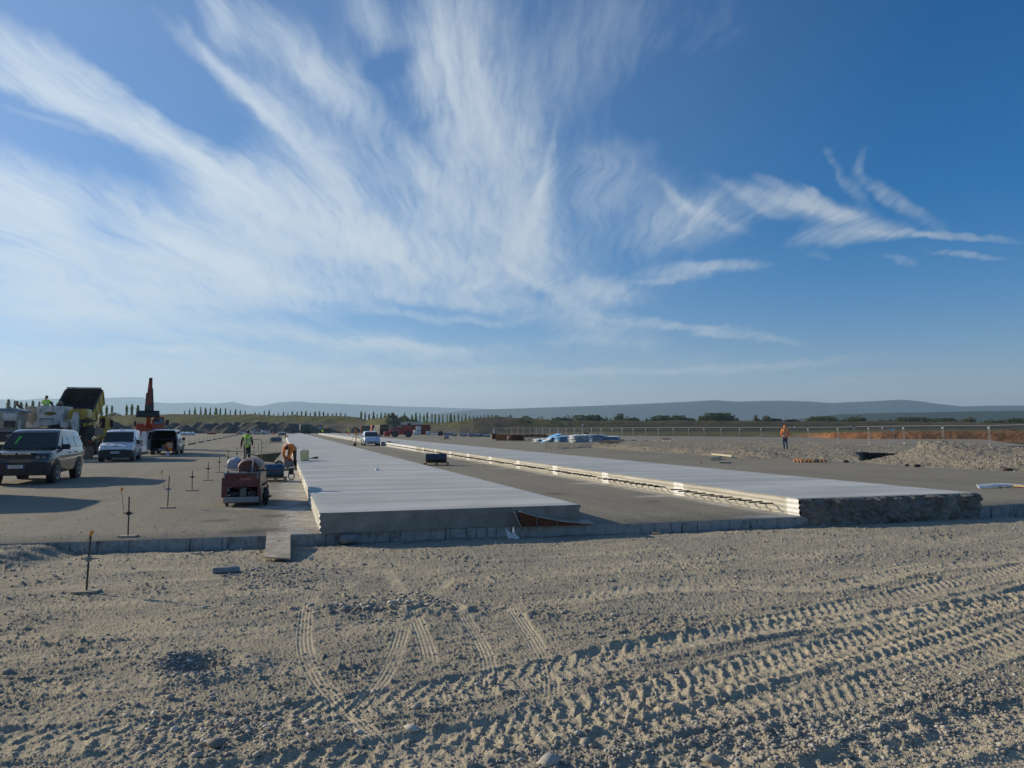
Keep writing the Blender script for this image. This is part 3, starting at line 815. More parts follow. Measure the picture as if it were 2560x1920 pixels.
#        px    crest py  crest dist  foot dist  grass(0 soil..1)
CREST = [(-1500, 1046, 390, 330, .7), (-300, 1047, 390, 325, .7), (0, 1047, 390, 320, .7), (180, 1047, 385, 312, .6), (255, 1045, 380, 308, .5), (320, 1039, 375, 306, .8), (460, 1037.5, 372, 304, .8), (660, 1039, 366, 302, .7),
         (860, 1042, 350, 298, .55), (895, 1045, 345, 290, .35), (915, 1052, 335, 280, .3), (940, 1047, 315, 268, .9), (965, 1043.5, 305, 262, 1.0), (985, 1047, 308, 262, .9), (1005, 1055, 330, 265, .5), (1050, 1059, 335, 270, .4),
         (1125, 1059, 310, 255, .45), (1160, 1054, 298, 250, .6), (1185, 1047, 290, 246, .15), (1240, 1046.5, 288, 244, .1), (1300, 1047, 290, 244, .4), (1370, 1051.5, 300, 246, 1.0), (1430, 1053, 325, 250, .9), (1600, 1053.5, 335, 255, .35),
         (2080, 1055, 338, 262, .3), (2560, 1059, 340, 265, .3), (3200, 1060, 345, 270, .3), (4200, 1060, 345, 270, .3)]
#        px   cut distance, plateau height
CUT = [(1250, 232, -.5), (1330, 225, .10), (1430, 205, .45), (1560, 190, .55), (1800, 176, .6), (1970, 160, .75), (2080, 140, 1.15), (2200, 133, 1.35), (2560, 129, 1.5), (3200, 126, 1.5), (4200, 126, 1.5)]
ncol, nrow = 900, 230
TX = np.linspace(-1.35, 1.45, ncol)
PXc = 1280 + FPX * TX
Yt = np.concatenate([np.linspace(118, 200, 90), np.linspace(201, 420, 110), np.geomspace(425, 1500, 30)])
PXX = np.ones(nrow)[:, None] * PXc[None, :]
YT = Yt[:, None] * np.ones(ncol)[None, :]
cpy, cd, fd, gr = (tab(PXX, CREST, k) for k in (1, 2, 3, 4))
ch = CAMZ + (1071 - cpy) / FPX * cd
cutd, cuth = tab(PXX, CUT, 1), tab(PXX, CUT, 2)
XT = YT * TX[None, :]
jag = fbm(XT * .11, YT * .11, 3, 71) * 3.0
Zt = np.full(XT.shape, -.5)
onr = PXX > 1290
cutw = np.interp(PXX, [1300, 1900, 2080, 4200], [26, 14, 3.2, 2.2])
cz = -.5 + (cuth + .5) * sst(YT + jag * np.interp(PXX, [1300, 2000, 2200], [3, 1.2, .35]), cutd - cutw / 2, cutd + cutw / 2)
Zt = np.where(onr, cz + .05 * fbm(XT * .3, YT * .3, 3, 72) * (cz > .2), Zt)
r = sst(YT + jag * 1.2, fd, cd)
zb_ = ch * r ** .85 + r * (fbm(XT * .06, YT * .05, 4, 73) * .8 + np.abs(fbm(XT * .3, YT * .3, 3, 74)) * .5) - .5 * (1 - r)
back_ = sst(YT, cd, cd + 260)
zb_ = np.where(YT > cd, zb_ - back_ * (ch - 1.0) * .9, zb_)
Zt = np.maximum(Zt, np.where(YT > fd - 8, zb_, -9))
grs = np.clip(gr * (.35 + 1.3 * sst(r, .25, .9)), 0, 1.2)
ismound = (PXX > 900) & (PXX < 1440)
grs = np.where(r < .02, np.where(onr & (cz > .1) & (YT > cutd + cutw * .2), 1.1, 0), grs)
redc = np.where(onr & (np.abs(YT + jag * .35 - cutd) < cutw * .62) & (PXX > 1960), sst(PXX, 1960, 2080), 0)
dark = np.where(onr & (r > .03) & (PXX > 1420), .85, np.where(ismound & (PXX > 1150) & (PXX < 1330), .8, .0)) * sst(r, .0, .2) * (1 - sst(r, .8, .97) * .5)
def m_terrain():
    m, b, bs, o = newmat('bank_soil')
    t = b.n('ShaderNodeNewGeometry').outputs['Position']
    A = lambda nme: b.n('ShaderNodeAttribute', attribute_name=nme).outputs['Fac']
    g = b.m('ADD', A('grass'), b.m('MULTIPLY', b.m('SUBTRACT', b.noise(t, .11, 6, .7), .5), 1.5))
    soil = b.mix(b.mr(b.noise(t, .2, 6, .7), .35, .7), (.085, .078, .062), (.165, .148, .115))
    gc = b.mix(b.mr(b.noise(t, .25, 5, .7), .35, .7), (.085, .09, .04), (.15, .145, .06))
    yl = b.mr(b.noise(t, .16, 6, .75), .60, .68)
    gc = b.mix(b.m('MULTIPLY', yl, .8), gc, (.36, .30, .025))
    c = b.mix(b.mr(g, .38, .62), soil, gc)
    c = b.mix(b.m('MULTIPLY', A('dark'), .8), c, b.mix(b.mr(b.noise(b.mapp(t, sca=(.05, .05, 1.2)), 1.0, 4, .7), .35, .65), (.035, .04, .022), (.075, .065, .045)))
    rc = b.mix(b.mr(b.noise(t, .8, 5, .7), .3, .7), (.20, .085, .035), (.36, .19, .095))
    rc = b.mix(b.mr(b.noise(b.mapp(t, sca=(.5, .5, .1)), 1.0, 4, .7), .55, .7), rc, (.06, .035, .02))
    c = b.mix(A('red'), c, rc)
    b.l(c, bs.inputs['Base Color']); bs.inputs['Roughness'].default_value = 1; bs.inputs['Specular IOR Level'].default_value = .1
    bump(b, bs, b.noise(t, 1.2, 5, .7), 1.0, .5)
    return m
kind(npmesh('terrain', np.stack([XT, YT, Zt], -1).reshape(-1, 3), gridfaces(nrow, ncol), m_terrain(),
            attrs={'grass': grs.ravel(), 'red': redc.ravel(), 'dark': dark.ravel()}), 'structure')

# ------------------------------------------------------------------ hills far away
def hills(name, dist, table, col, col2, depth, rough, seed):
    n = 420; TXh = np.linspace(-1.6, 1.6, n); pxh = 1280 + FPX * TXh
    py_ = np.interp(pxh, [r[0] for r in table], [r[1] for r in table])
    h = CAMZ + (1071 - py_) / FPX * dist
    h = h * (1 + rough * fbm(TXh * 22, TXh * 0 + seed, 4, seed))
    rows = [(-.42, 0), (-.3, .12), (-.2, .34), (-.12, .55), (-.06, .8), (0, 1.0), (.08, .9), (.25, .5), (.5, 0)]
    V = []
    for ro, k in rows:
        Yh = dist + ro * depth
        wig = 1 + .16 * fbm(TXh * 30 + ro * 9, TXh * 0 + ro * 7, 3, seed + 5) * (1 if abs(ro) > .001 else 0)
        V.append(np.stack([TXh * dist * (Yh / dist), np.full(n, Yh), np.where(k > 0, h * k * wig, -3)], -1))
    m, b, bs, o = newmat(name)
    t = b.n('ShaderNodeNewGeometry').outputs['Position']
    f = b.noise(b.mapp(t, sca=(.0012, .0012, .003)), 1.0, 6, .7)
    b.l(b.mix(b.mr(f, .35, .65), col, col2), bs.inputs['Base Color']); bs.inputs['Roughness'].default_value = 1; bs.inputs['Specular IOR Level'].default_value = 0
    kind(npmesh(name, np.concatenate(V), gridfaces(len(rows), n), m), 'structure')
RH = [(-2000, 1075), (700, 1075), (900, 1062), (1000, 1048), (1100, 1034), (1192, 1024), (1300, 1021), (1389, 1018), (1500, 1014), (1620, 1009), (1708, 1005), (1787, 1000.6), (1845, 1004), (1915, 1002), (1960, 1001.5), (2030, 1004), (2080, 1008), (2130, 1005), (2160, 1004), (2200, 1002), (2258, 999), (2300, 1003), (2340, 1009), (2405, 1016), (2480, 1014), (2560, 1014), (2900, 1005), (3600, 1010), (5000, 1020)]
LH = [(-2000, 1005), (-600, 1000), (-200, 1002), (0, 998), (30, 998.5), (52, 1001), (100, 996), (147, 997), (200, 999), (245, 995.5), (284, 994), (330, 993), (356, 993.5), (382, 1005), (423, 1008), (480, 1007), (545, 1009), (565, 1006), (581, 1003.6), (610, 1012), (635, 1015), (659, 1014.5), (675, 1010), (693, 1006), (746, 1004), (786, 1007), (860, 1010), (950, 1014), (1100, 1019), (1250, 1023), (1400, 1030), (1700, 1060), (5000, 1060)]
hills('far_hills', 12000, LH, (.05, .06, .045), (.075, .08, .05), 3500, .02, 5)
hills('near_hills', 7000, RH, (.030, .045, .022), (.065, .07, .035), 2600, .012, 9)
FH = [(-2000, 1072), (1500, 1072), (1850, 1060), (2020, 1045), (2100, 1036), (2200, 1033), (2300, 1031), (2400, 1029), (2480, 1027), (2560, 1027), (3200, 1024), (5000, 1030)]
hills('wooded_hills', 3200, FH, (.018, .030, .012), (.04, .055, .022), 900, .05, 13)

# ------------------------------------------------------------------ haze: one closed box of thin air round everything
mb = MB(); mb.bb(-19500, 19500, -300, 14500, -4.5, 530)
mh = bpy.data.materials.new('haze'); mh.use_nodes = True; mh.node_tree.nodes.clear(); bh = NB(mh.node_tree)
pv = bh.n('ShaderNodeVolumePrincipled'); pv.inputs['Color'].default_value = (.54, .77, 1.0, 1)
pv.inputs['Density'].default_value = 0.95e-4; pv.inputs['Anisotropy'].default_value = .25
ho = bh.n('ShaderNodeOutputMaterial'); bh.l(pv.outputs[0], ho.inputs['Volume'])
hz_o = mb.build('haze', mh, smooth=0); kind(hz_o, 'stuff')

# ------------------------------------------------------------------ trees
def m_leaf(name, a, c2):
    m, b, bs, o = newmat(name)
    t = b.n('ShaderNodeTexCoord').outputs['Object']
    f = b.n('ShaderNodeAttribute', attribute_name='tint').outputs['Fac']
    b.l(b.mix(b.mr(b.m('ADD', b.m('MULTIPLY', b.noise(t, .5, 3), .5), b.m('MULTIPLY', f, .5)), .25, .75), a, c2), bs.inputs['Base Color'])
    bs.inputs['Roughness'].default_value = .85; bs.inputs['Specular IOR Level'].default_value = .2
    tl = b.n('ShaderNodeBsdfTranslucent'); b.l(bs.inputs['Base Color'].links[0].from_socket, tl.inputs[0])
    mx = b.n('ShaderNodeMixShader'); mx.inputs[0].default_value = .45; b.l(bs.outputs[0], mx.inputs[1]); b.l(tl.outputs[0], mx.inputs[2]); b.l(mx.outputs[0], o.inputs['Surface'])
    return m
ML_POP = m_leaf('poplar_leaf', (.19, .24, .12), (.38, .42, .22))
ML_POPN = m_leaf('poplar_leaf_fresh', (.14, .23, .075), (.30, .42, .15))
ML_BUSH = m_leaf('bush_leaf', (.065, .095, .038), (.15, .18, .075))
ML_OLIVE = m_leaf('olive_leaf', (.10, .115, .045), (.20, .20, .085))
ML_DARK = m_leaf('conifer_leaf', (.012, .022, .014), (.035, .05, .028))
M_TRUNK = M('bark', (.10, .085, .065), .95, 0, .3, 3)
def crown(name, n, fn, size, mat, seed):
    """a crown of n leaf clumps: fn(r) -> point; each clump is three bent leaf-sprays"""
    r = np.random.default_rng(seed); V = []; F = []; Tn = []
    for i in range(n):
        p = fn(r); tn = r.random()
        for k in range(3):
            a = r.uniform(0, 2 * PI); t = r.uniform(-.9, .9); s = size * r.uniform(.6, 1.3)
            d1 = np.array([math.cos(a) * math.cos(t), math.sin(a) * math.cos(t), math.sin(t)])
            d2 = np.cross(d1, r.normal(0, 1, 3)); d2 /= np.linalg.norm(d2) + 1e-6
            q = len(V)
            V += [p - d1 * s * .5 - d2 * s * .3, p + d1 * s * .4 - d2 * s * .35, p + d1 * s * .6 + d2 * s * .2 + np.array([0, 0, -.12 * s]), p - d1 * s * .2 + d2 * s * .5]
            F.append((q, q + 1, q + 2, q + 3)); Tn += [tn] * 4
    return npmesh(name, V, F, mat, smooth=False, attrs={'tint': Tn})
def trunk(H, r0, limbs, seed, top=.85, spread=.12, low=.12):
    r = random.Random(seed); mb = MB()
    pts = [(math.sin(k) * .12, math.cos(k * 1.7) * .12, H * top * k / 6) for k in range(7)]; pts[0] = (0, 0, -.6)
    mb.tube(pts, [r0 * (1 - .8 * k / 6) for k in range(7)], 7)
    for i in range(limbs):
        z = H * r.uniform(low, .75); a = r.uniform(0, 2 * PI); L = H * spread * r.uniform(.6, 1.3)
        mb.tube([(0, 0, z), (math.cos(a) * L * .5, math.sin(a) * L * .5, z + L * .8), (math.cos(a) * L * .8, math.sin(a) * L * .8, z + L * 2)], [r0 * .35, r0 * .2, r0 * .06], 5)
    return mb
def poplar(seed, mat):
    H = 20.0; t = bpy.data.objects.new('poplar_tree', None); C.objects.link(t)
    rr = random.Random(seed); W = rr.uniform(1.1, 2.1); ph = rr.uniform(0, 6); notch = rr.uniform(.3, .7)
    def fn(r):
        while True:
            h = r.random() ** .85
            prof = (math.sin(PI * min(1, (h + .06) / 1.06) ** .72)) ** .75 * (1 - .35 * math.exp(-((h - notch) / .05) ** 2))
            a = r.uniform(0, 2 * PI)
            W2 = W * prof * (1 + .38 * math.sin(h * 15 + ph + a * 2)) * (.8 + .3 * math.sin(h * 6 + ph)) 
            q = math.sqrt(r.random()) * W2
            if r.random() > .1: return np.array([q * math.cos(a), q * math.sin(a), 1.6 + h * (H - 1.4)])
    c = crown('crown', 330, fn, 1.0, mat, seed); c.parent = t
    k = trunk(H, .32, 9, seed, spread=.07).build('trunk', M_TRUNK, t)
    return t
def bushy(seed, mat, H=10.0, W=5.5, n=900, low=.12, name='broadleaf_tree', size=.95):
    t = bpy.data.objects.new(name, None); C.objects.link(t)
    rr = np.random.default_rng(seed)
    lobes = [(np.array([rr.normal(0, W * .38), rr.normal(0, W * .38), H * rr.uniform(.35, .8)]), W * rr.uniform(.35, .6)) for _ in range(9)]
    def fn(r):
        c, q = lobes[r.integers(len(lobes))]
        d = r.normal(0, 1, 3); d /= np.linalg.norm(d); d *= q * r.random() ** .4
        p = c + d * np.array([1, 1, .8]); p[2] = min(max(p[2], H * low + r.random() * H * .1), H)
        return p
    c = crown('crown', n, fn, size, mat, seed); c.parent = t
    trunk(H, .3, 8, seed, top=.7, spread=.2).build('trunk', M_TRUNK, t)
    return t
protos = [poplar(100 + i, ML_POP) for i in range(4)] + [poplar(120 + i, ML_POPN) for i in range(3)]  # seven shapes, placed with their own width and turn
used = set()
def place_tree(i, pr, px, ytop, Y, label, cat, group, H, base_z=-.6, wmul=1.0):
    top = CAMZ + (1071 - ytop) / FPX * Y
    s = (top - base_z) / H
    loc = ((px - 1280) / FPX * Y, Y, base_z)
    rz = random.uniform(0, 6.28)
    if i not in used: used.add(i); o = pr; o.location = loc; o.rotation_euler = (0, 0, rz); o['category'] = cat
    else: o = dup(pr, loc, rz)
    o.scale = (s * wmul, s * wmul, s); tag(o, label, cat, group)
def lot_of_poplars(lst, Y, label, group, ids, wmul=1.0):
    for px, yt in lst:
        k = random.choice(ids)
        place_tree(k, protos[k], px, yt, Y * random.uniform(.97, 1.03), label, 'tree', group, 20.6, wmul=wmul * random.uniform(.7, 1.25))
lot_of_poplars([(21, 997), (37, 1001), (52, 1004), (66, 1005), (82, 1001), (98, 1003), (130, 1004)], 560, 'slim poplar standing behind the white slipform paving machine', 'poplars behind the paving machine', (0, 1, 2, 3), 1.1)
lot_of_poplars([(254, 1011), (267, 1013), (280, 1013), (317, 1012), (330, 1010), (345, 1012)], 520, 'tall poplar with its foot hidden in bushes between dump truck and excavator', 'poplars between the truck and the excavator', (0, 1, 2, 3), 1.1)
lot_of_poplars([(396, 1028), (462, 1026), (474, 1022)], 640, 'thin small poplar on the skyline just right of the excavator', 'thin poplars beside the excavator', (1, 2))
lot_of_poplars([(488, 1017), (502, 1018), (514, 1019), (526, 1018), (540, 1018), (551, 1019), (564, 1020), (576, 1023), (589, 1023), (601, 1025), (613, 1026)], 640, 'poplar on the skyline above the left half of the spoil heaps', 'poplars above the left spoil heaps', (0, 1, 2, 3), 1.0)
lot_of_poplars([(625, 1034), (638, 1030), (649, 1031), (661, 1026), (673, 1024), (685, 1033), (696, 1031), (709, 1028), (720, 1031), (731, 1028), (743, 1028), (754, 1027), (765, 1027), (776, 1031), (788, 1028), (799, 1027), (809, 1029), (820, 1032), (831, 1033), (841, 1031), (852, 1031), (863, 1033)], 660, 'poplar on the skyline above the right half of the spoil heaps and the tanker', 'poplars above the right spoil heaps', (0, 1, 2, 3), 1.0)
lot_of_poplars([(903, 1028), (913, 1030), (923, 1034), (934, 1029), (943, 1034), (953, 1030), (963, 1031), (993, 1036), (1001, 1040)], 480, 'green poplar rising behind the gorse covered mound', 'poplars behind the gorse mound', (4, 5, 6), 1.0)
lot_of_poplars([(1012, 1031), (1030, 1036), (1040, 1031), (1050, 1032), (1060, 1035), (1068, 1030), (1080, 1032), (1088, 1034), (1098, 1036), (1107, 1035), (1118, 1037), (1127, 1034), (1136, 1037), (1146, 1034), (1155, 1037), (1164, 1035)], 440, 'tall green poplar in the row behind the rust red container and telehandler', 'poplars behind the red container', (4, 5, 6), 1.05)
lot_of_poplars([(1174, 1040), (1184, 1039), (1193, 1039), (1202, 1038), (1211, 1036), (1220, 1037), (1229, 1037), (1238, 1037), (1242, 1038), (1247, 1038), (1254, 1041), (1260, 1042), (1268, 1039), (1276, 1036)], 520, 'small green poplar peeping over the flat dark mound', 'poplars over the dark mound', (4, 5, 6), 1.2)
bushes = [bushy(200, ML_BUSH), bushy(201, ML_OLIVE), bushy(202, ML_BUSH, H=9, W=7), bushy(203, ML_DARK, H=9, W=4.5, n=800), bushy(204, ML_OLIVE, H=11, W=5, n=420, low=.25)]
def bt(k, px, yt, Y, label, wm=1.0, group=None): place_tree(('b', k), bushes[k], px, yt, Y, label, 'tree', group, 10.0 if k in (0, 1) else (9.0 if k in (2, 3) else 11.0), -.6, wm)
bt(1, 978, 1033, 470, 'broad round tree among the poplars behind the gorse mound', 1.2)
bt(1, 1021, 1039, 520, 'low broad tree between the poplars behind the red container', .9)
bt(1, 1297, 1040, 560, 'wide olive green tree ending the row right of the dark mound', 1.3)
bt(0, 300, 1036, 470, 'low dark bush between the poplars left of the excavator', 1.0)
bt(1, 262, 1032, 490, 'bushy green thicket at the feet of poplars right of the dump truck', 1.3)
bt(0, 1348, 1042, 620, 'first pale clump in the tree line right of the dark mound', 1.5)
bt(0, 1414, 1039, 620, 'dense dark tree straight behind the blue sheeting stacks', 1.3)
bt(2, 1478, 1039, 640, 'flat topped dark trees in the tree line above the stacked sheeting', 1.3)
bt(4, 1543, 1032, 600, 'tall thin brownish tree standing out of the far tree line', 1.0)
bt(0, 1570, 1040, 620, 'dark bushy tree just right of the thin brownish tree', 1.1)
bt(2, 1660, 1040, 620, 'wide dark tree in the tree line left of the biggest clump', 1.4)
bt(0, 1772, 1032, 560, 'left crown of the biggest tree clump behind the fence', 1.2)
bt(2, 1803, 1034, 560, 'right crown of the biggest tree clump behind the fence', 1.25)
bt(2, 1715, 1046, 620, 'low bushes left of the biggest tree clump', 1.5)
bt(3, 1909, 1045, 500, 'dark round conifer left of the walking man in orange', .8)
bt(1, 1912, 1039, 560, 'olive tree behind the dark conifers near the walking man', 1.0)
bt(3, 1930, 1044, 500, 'small dark conifer beside the round one near the walking man', .7)
bt(4, 1892, 1036, 600, 'upright green tree behind the conifers near the walking man', .5)
bt(3, 1968, 1044, 480, 'flat dark conifer bush above the walking man', 1.4)
bt(2, 2062, 1042, 560, 'broad bush right of the walking man on the far field', 1.4)
bt(0, 2116, 1043, 520, 'round bush before the wooded hill', 1.0)
bt(0, 2145, 1038, 520, 'taller round tree before the wooded hill', 1.0)
bt(0, 2203, 1047, 480, 'low dark green bush above the fence gate panel', 1.4)
bt(2, 2290, 1044, 560, 'wide bush in the hedge right of the gate panel', 1.6)
bt(2, 2350, 1046, 540, 'dark bush in the hedge before the wooded hill', 1.4)
bt(1, 2408, 1043, 470, 'bright green bush standing before the wooded hill', 1.0)
bt(0, 2480, 1048, 540, 'dark bush near the right edge of the far field', 1.6)
bt(2, 2550, 1046, 560, 'last bush at the right edge of the far field', 1.6)
# the far wood that reads as one mass
r = np.random.default_rng(5); V = []; F = []; Tn = []
def wood(n, px0, px1, Y0, Y1, htop, seed):
    rr = np.random.default_rng(seed)
    for i in range(n):
        px = rr.uniform(px0, px1); Y = rr.uniform(Y0, Y1)
        hh = htop * (.55 + .45 * (.5 + .5 * math.sin(px * .021 + seed) * math.sin(px * .0077))) * rr.uniform(.7, 1.1)
        c = np.array([(px - 1280) / FPX * Y, Y, 0]); tn = rr.random()
        for k in range(24):
            p = c + np.array([rr.normal(0, hh * .36), rr.normal(0, hh * .3), hh * (rr.uniform(.02, 1) ** 1.25)])
            s = hh * .30 * rr.uniform(.6, 1.2)
            a = rr.normal(0, 1, 3); a /= np.linalg.norm(a); q = np.cross(a, rr.normal(0, 1, 3)); q /= np.linalg.norm(q)
            k0 = len(V); V.extend([p - a * s * .5, p + q * s * .5, p + a * s * .5, p - q * s * .4]); F.append((k0, k0 + 1, k0 + 2, k0 + 3)); Tn.extend([tn] * 4)
wood(520, 1300, 2800, 760, 1100, 11, 1); wood(420, 1150, 2900, 1200, 1500, 16, 2); wood(260, 880, 1330, 800, 1050, 10, 3); wood(170, -900, 420, 700, 900, 7, 4)
wood(900, 2180, 2900, 2100, 2900, 34, 6)
wo_ = npmesh('treeline', V, F, m_leaf('wood_leaf', (.040, .06, .028), (.095, .115, .05)), smooth=False, attrs={'tint': Tn})
kind(wo_, 'stuff'); tag(wo_, 'continuous dark wood along the foot of the hills', 'wood')
# ------------------------------------------------------------------ common materials of the things
M_BLACK = M('black_plastic', (.018, .018, .02), .55, 0, .3, 8)
M_TYRE = M('tyre_rubber', (.022, .022, .024), .85, 0, .3, 12, dirt=.5)
M_RIM = M('alloy_rim', (.42, .43, .44), .35, .7, .15, 10, dirt=.3)
M_STEELW = M('white_wheel', (.55, .55, .53), .5, .1, .15, 10, dirt=.4)
M_DKRIM = M('dark_rim', (.10, .10, .105), .5, .5, .2, 10, dirt=.4)
M_GLASS = M('dark_glass', (.014, .020, .022), .07, 0, .1, 2, spec=.5, coat=.1)
M_GLASS2 = M('side_glass', (.05, .07, .08), .08, 0, .1, 2, spec=.9, coat=.6)
M_CHROME = M('chrome', (.6, .61, .62), .18, 1.0, .1, 5)
M_LAMP = M('lamp_glass', (.55, .58, .60), .25, 0, .3, 14, spec=.8)
M_REDL = M('red_lamp', (.30, .02, .015), .25, 0, .2, 10)
M_PLATE = M('plate_white', (.60, .61, .60), .5, 0, .05, 10)
M_PLATEB = M('plate_blue', (.02, .05, .30), .5, 0, .05, 10)
M_INK = M('black_ink', (.02, .02, .022), .6, 0, .05, 10)
M_SUV = M('suv_paint', (.020, .028, .027), .28, .25, .08, 3, coat=.8, dirt=.1)
M_WHITE = M('white_paint', (.72, .73, .74), .32, 0, .05, 3, coat=.5, dirt=.25)
M_WHITE2 = M('worn_white_paint', (.60, .60, .57), .5, 0, .1, 3, coat=.1, dirt=.6)
M_SILV = M('silver_paint', (.44, .49, .52), .32, .3, .05, 3, coat=.6, dirt=.2)
M_ICE = M('pale_blue_paint', (.52, .60, .66), .32, .2, .05, 3, coat=.6, dirt=.15)
M_RED = M('red_paint', (.34, .022, .020), .45, 0, .2, 4, coat=.2, dirt=.35)
M_DRED = M('dark_red_paint', (.095, .016, .016), .5, 0, .25, 5, coat=.1, dirt=.4)
M_ORANGE = M('orange_paint', (.38, .055, .013), .5, 0, .15, 4, coat=.2, dirt=.35)
M_YEL = M('yellow_paint', (.44, .29, .010), .5, 0, .15, 4, coat=.1, dirt=.5)
M_GREEN = M('green_paint', (.020, .075, .045), .45, 0, .15, 4, coat=.2, dirt=.3)
M_CREAM = M('cream_paint', (.46, .40, .31), .55, 0, .15, 4, dirt=.7)
M_GREYP = M('grey_paint', (.26, .265, .26), .6, .1, .15, 4, dirt=.5)
M_STEEL = M('dull_steel', (.20, .195, .185), .55, .6, .2, 6, dirt=.4)
M_DKST = M('dark_steel', (.055, .055, .058), .55, .5, .3, 6, dirt=.4)
M_GALV = M('galvanised_steel', (.25, .265, .28), .6, .4, .12, 8)
M_RUST = M('rusty_steel', (.115, .042, .020), .9, .1, .4, 5)
M_WOOD = M('raw_wood', (.42, .27, .12), .8, 0, .2, 9, dirt=.3)
M_WOODG = M('grey_wood', (.36, .31, .23), .85, 0, .22, 9, dirt=.5)
M_PLY = M('plywood', (.44, .39, .31), .8, 0, .2, 5, dirt=.7)
M_BLUE = M('blue_drum_paint', (.030, .075, .14), .45, 0, .2, 5, dirt=.4)
M_NAVY = M('dark_drum_paint', (.030, .040, .065), .42, .1, .3, 6, dirt=.4)
M_BEIGE = M('beige_plastic', (.86, .68, .30), .55, 0, .1, 5, dirt=.3)
M_WPLAS = M('white_plastic', (.74, .75, .74), .45, 0, .06, 5, dirt=.15)
M_SKIN = M('skin', (.46, .26, .18), .6, 0, .08, 20)
M_HAIR = M('dark_hair', (.025, .018, .013), .8, 0, .3, 40)
M_VEST = M('hivis_yellow', (.55, .90, .03), .75, 0, .08, 12, bmp=.4, bscale=14)
M_OVEST = M('hivis_orange', (.95, .23, .025), .75, 0, .08, 12, bmp=.4, bscale=14)
M_REFL = M('reflective_tape', (.62, .62, .56), .4, .3, .08, 10)
M_DCLO = M('dark_cloth', (.020, .021, .028), .9, 0, .25, 12, bmp=.4, bscale=20)
M_JEAN = M('blue_jeans', (.055, .085, .14), .9, 0, .25, 12, bmp=.4, bscale=20)
M_BROWNC = M('brown_cloth', (.075, .058, .042), .9, 0, .25, 12, bmp=.4, bscale=20)
M_KHAKI = M('khaki_cloth', (.40, .33, .20), .9, 0, .15, 12)
M_BOOT = M('boot_leather', (.05, .04, .032), .8, 0, .2, 20, dirt=.5)
M_MUD = M('mud', (.20, .175, .14), .95, 0, .25, 6)

_font = None
def lettering(parent, s, size, loc, mat, rot=(PI / 2, 0, 0), th=.004, sx=1.0, name='lettering', bold=.0):
    cu = bpy.data.curves.new(name, 'FONT'); cu.body = s; cu.size = size; cu.extrude = th; cu.offset = bold
    cu.align_x = 'CENTER'; cu.align_y = 'CENTER'; cu.resolution_u = 2
    o = bpy.data.objects.new(name, cu); C.objects.link(o)
    dg = bpy.context.evaluated_depsgraph_get()
    me = bpy.data.meshes.new_from_object(o.evaluated_get(dg))
    bpy.data.objects.remove(o); bpy.data.curves.remove(cu)
    me.name = name; me.materials.clear(); me.materials.append(mat)
    q = bpy.data.objects.new(name, me); C.objects.link(q)
    q.parent = parent; q.location = loc; q.rotation_euler = rot; q.scale = (sx, 1, 1)
    return q

# ------------------------------------------------------------------ vehicles (front towards -y, driver's side is +x)
def lsec(y, zb, zt, hw):
    h = [(hw * .90, zb), (hw * .98, zb + .07), (hw, zb + (zt - zb) * .5), (hw * .985, zt - .13), (hw * .945, zt - .03), (hw * .86, zt), (hw * .45, zt + .012)]
    return [(x, y, z) for x, z in h] + [(-x, y, z) for x, z in h[::-1]]
def gsec(y, zb, zt, hb, ht):
    h = [(hb, zb), (ht + (hb - ht) * .12, zt - (zt - zb) * .10 - .01), (ht - .01, zt - .035), (ht * .82, zt - .004), (ht * .4, zt + .008)]
    return [(x, y, z) for x, z in h] + [(-x, y, z) for x, z in h[::-1]]
def wheel(parent, x, y, r, wd, rim=M_RIM, spokes=7, name='wheel'):
    mb = MB(); a = wd / 2
    mb.ring([(-a, r * .62), (-a * 1.03, r * .86), (-a * .82, r * .98), (0, r), (a * .82, r * .98), (a * 1.03, r * .86), (a, r * .62)], (0, 0, 0), 'X', 28)
    t = mb.build(name, M_TYRE, parent, loc=(x, y, r))
    mb = MB(); s = 1 if x > 0 else -1; xo = s * a * .80
    mb.ring([(xo - s * .02, r * .50), (xo - s * .02, r * .63), (xo + s * .035, r * .63), (xo + s * .03, r * .56)], (0, 0, 0), 'X', 28)
    mb.cyl((xo - s * .06, 0, 0), (xo - s * .03, 0, 0), r * .6, n=20)
    mb.cyl((xo - s * .05, 0, 0), (xo + s * .02, 0, 0), r * .16, n=12)
    for k in range(spokes):
        an = 2 * PI * k / spokes
        mb.box((xo - s * .005, math.sin(an) * r * .36, math.cos(an) * r * .36), (.03, r * .12, r * .5), rot=(-an, 0, 0))
    mb.build('rim', rim, t)
    return t
def car_shell(t, low, gh, paint, roofpaint=None, open_rear=False):
    mb = MB(); mb.loft([lsec(*s) for s in low]); 
    b = mb.build('body', paint, t, smooth=50)
    mb = MB(); mb.loft([gsec(*s) for s in gh])
    mb.build('cabin', roofpaint or paint, t, smooth=40)
    return b
def side_glass(t, gh, y0, y1, f0=.14, f1=.80, sides=(1, -1), i=1, mat=M_GLASS2, slant0=0, slant1=0, name='side_window'):
    y, zb, zt, hb, ht = gh[i]
    for s in sides:
        def q(yy, f): 
            top = zt - (zt - zb) * .10 - .01
            return (s * (hb + (ht + (hb - ht) * .12 - hb) * f + .006), yy, zb + (top - zb) * f)
        a, b_, c, d = q(y0, f0), q(y1, f0), q(y1 + slant1, f1), q(y0 + slant0, f1)
        mb = MB()
        if s > 0: mb.quad(a, b_, c, d, .012)
        else: mb.quad(b_, a, d, c, .012)
        mb.build(name, mat, t, bev=.004)
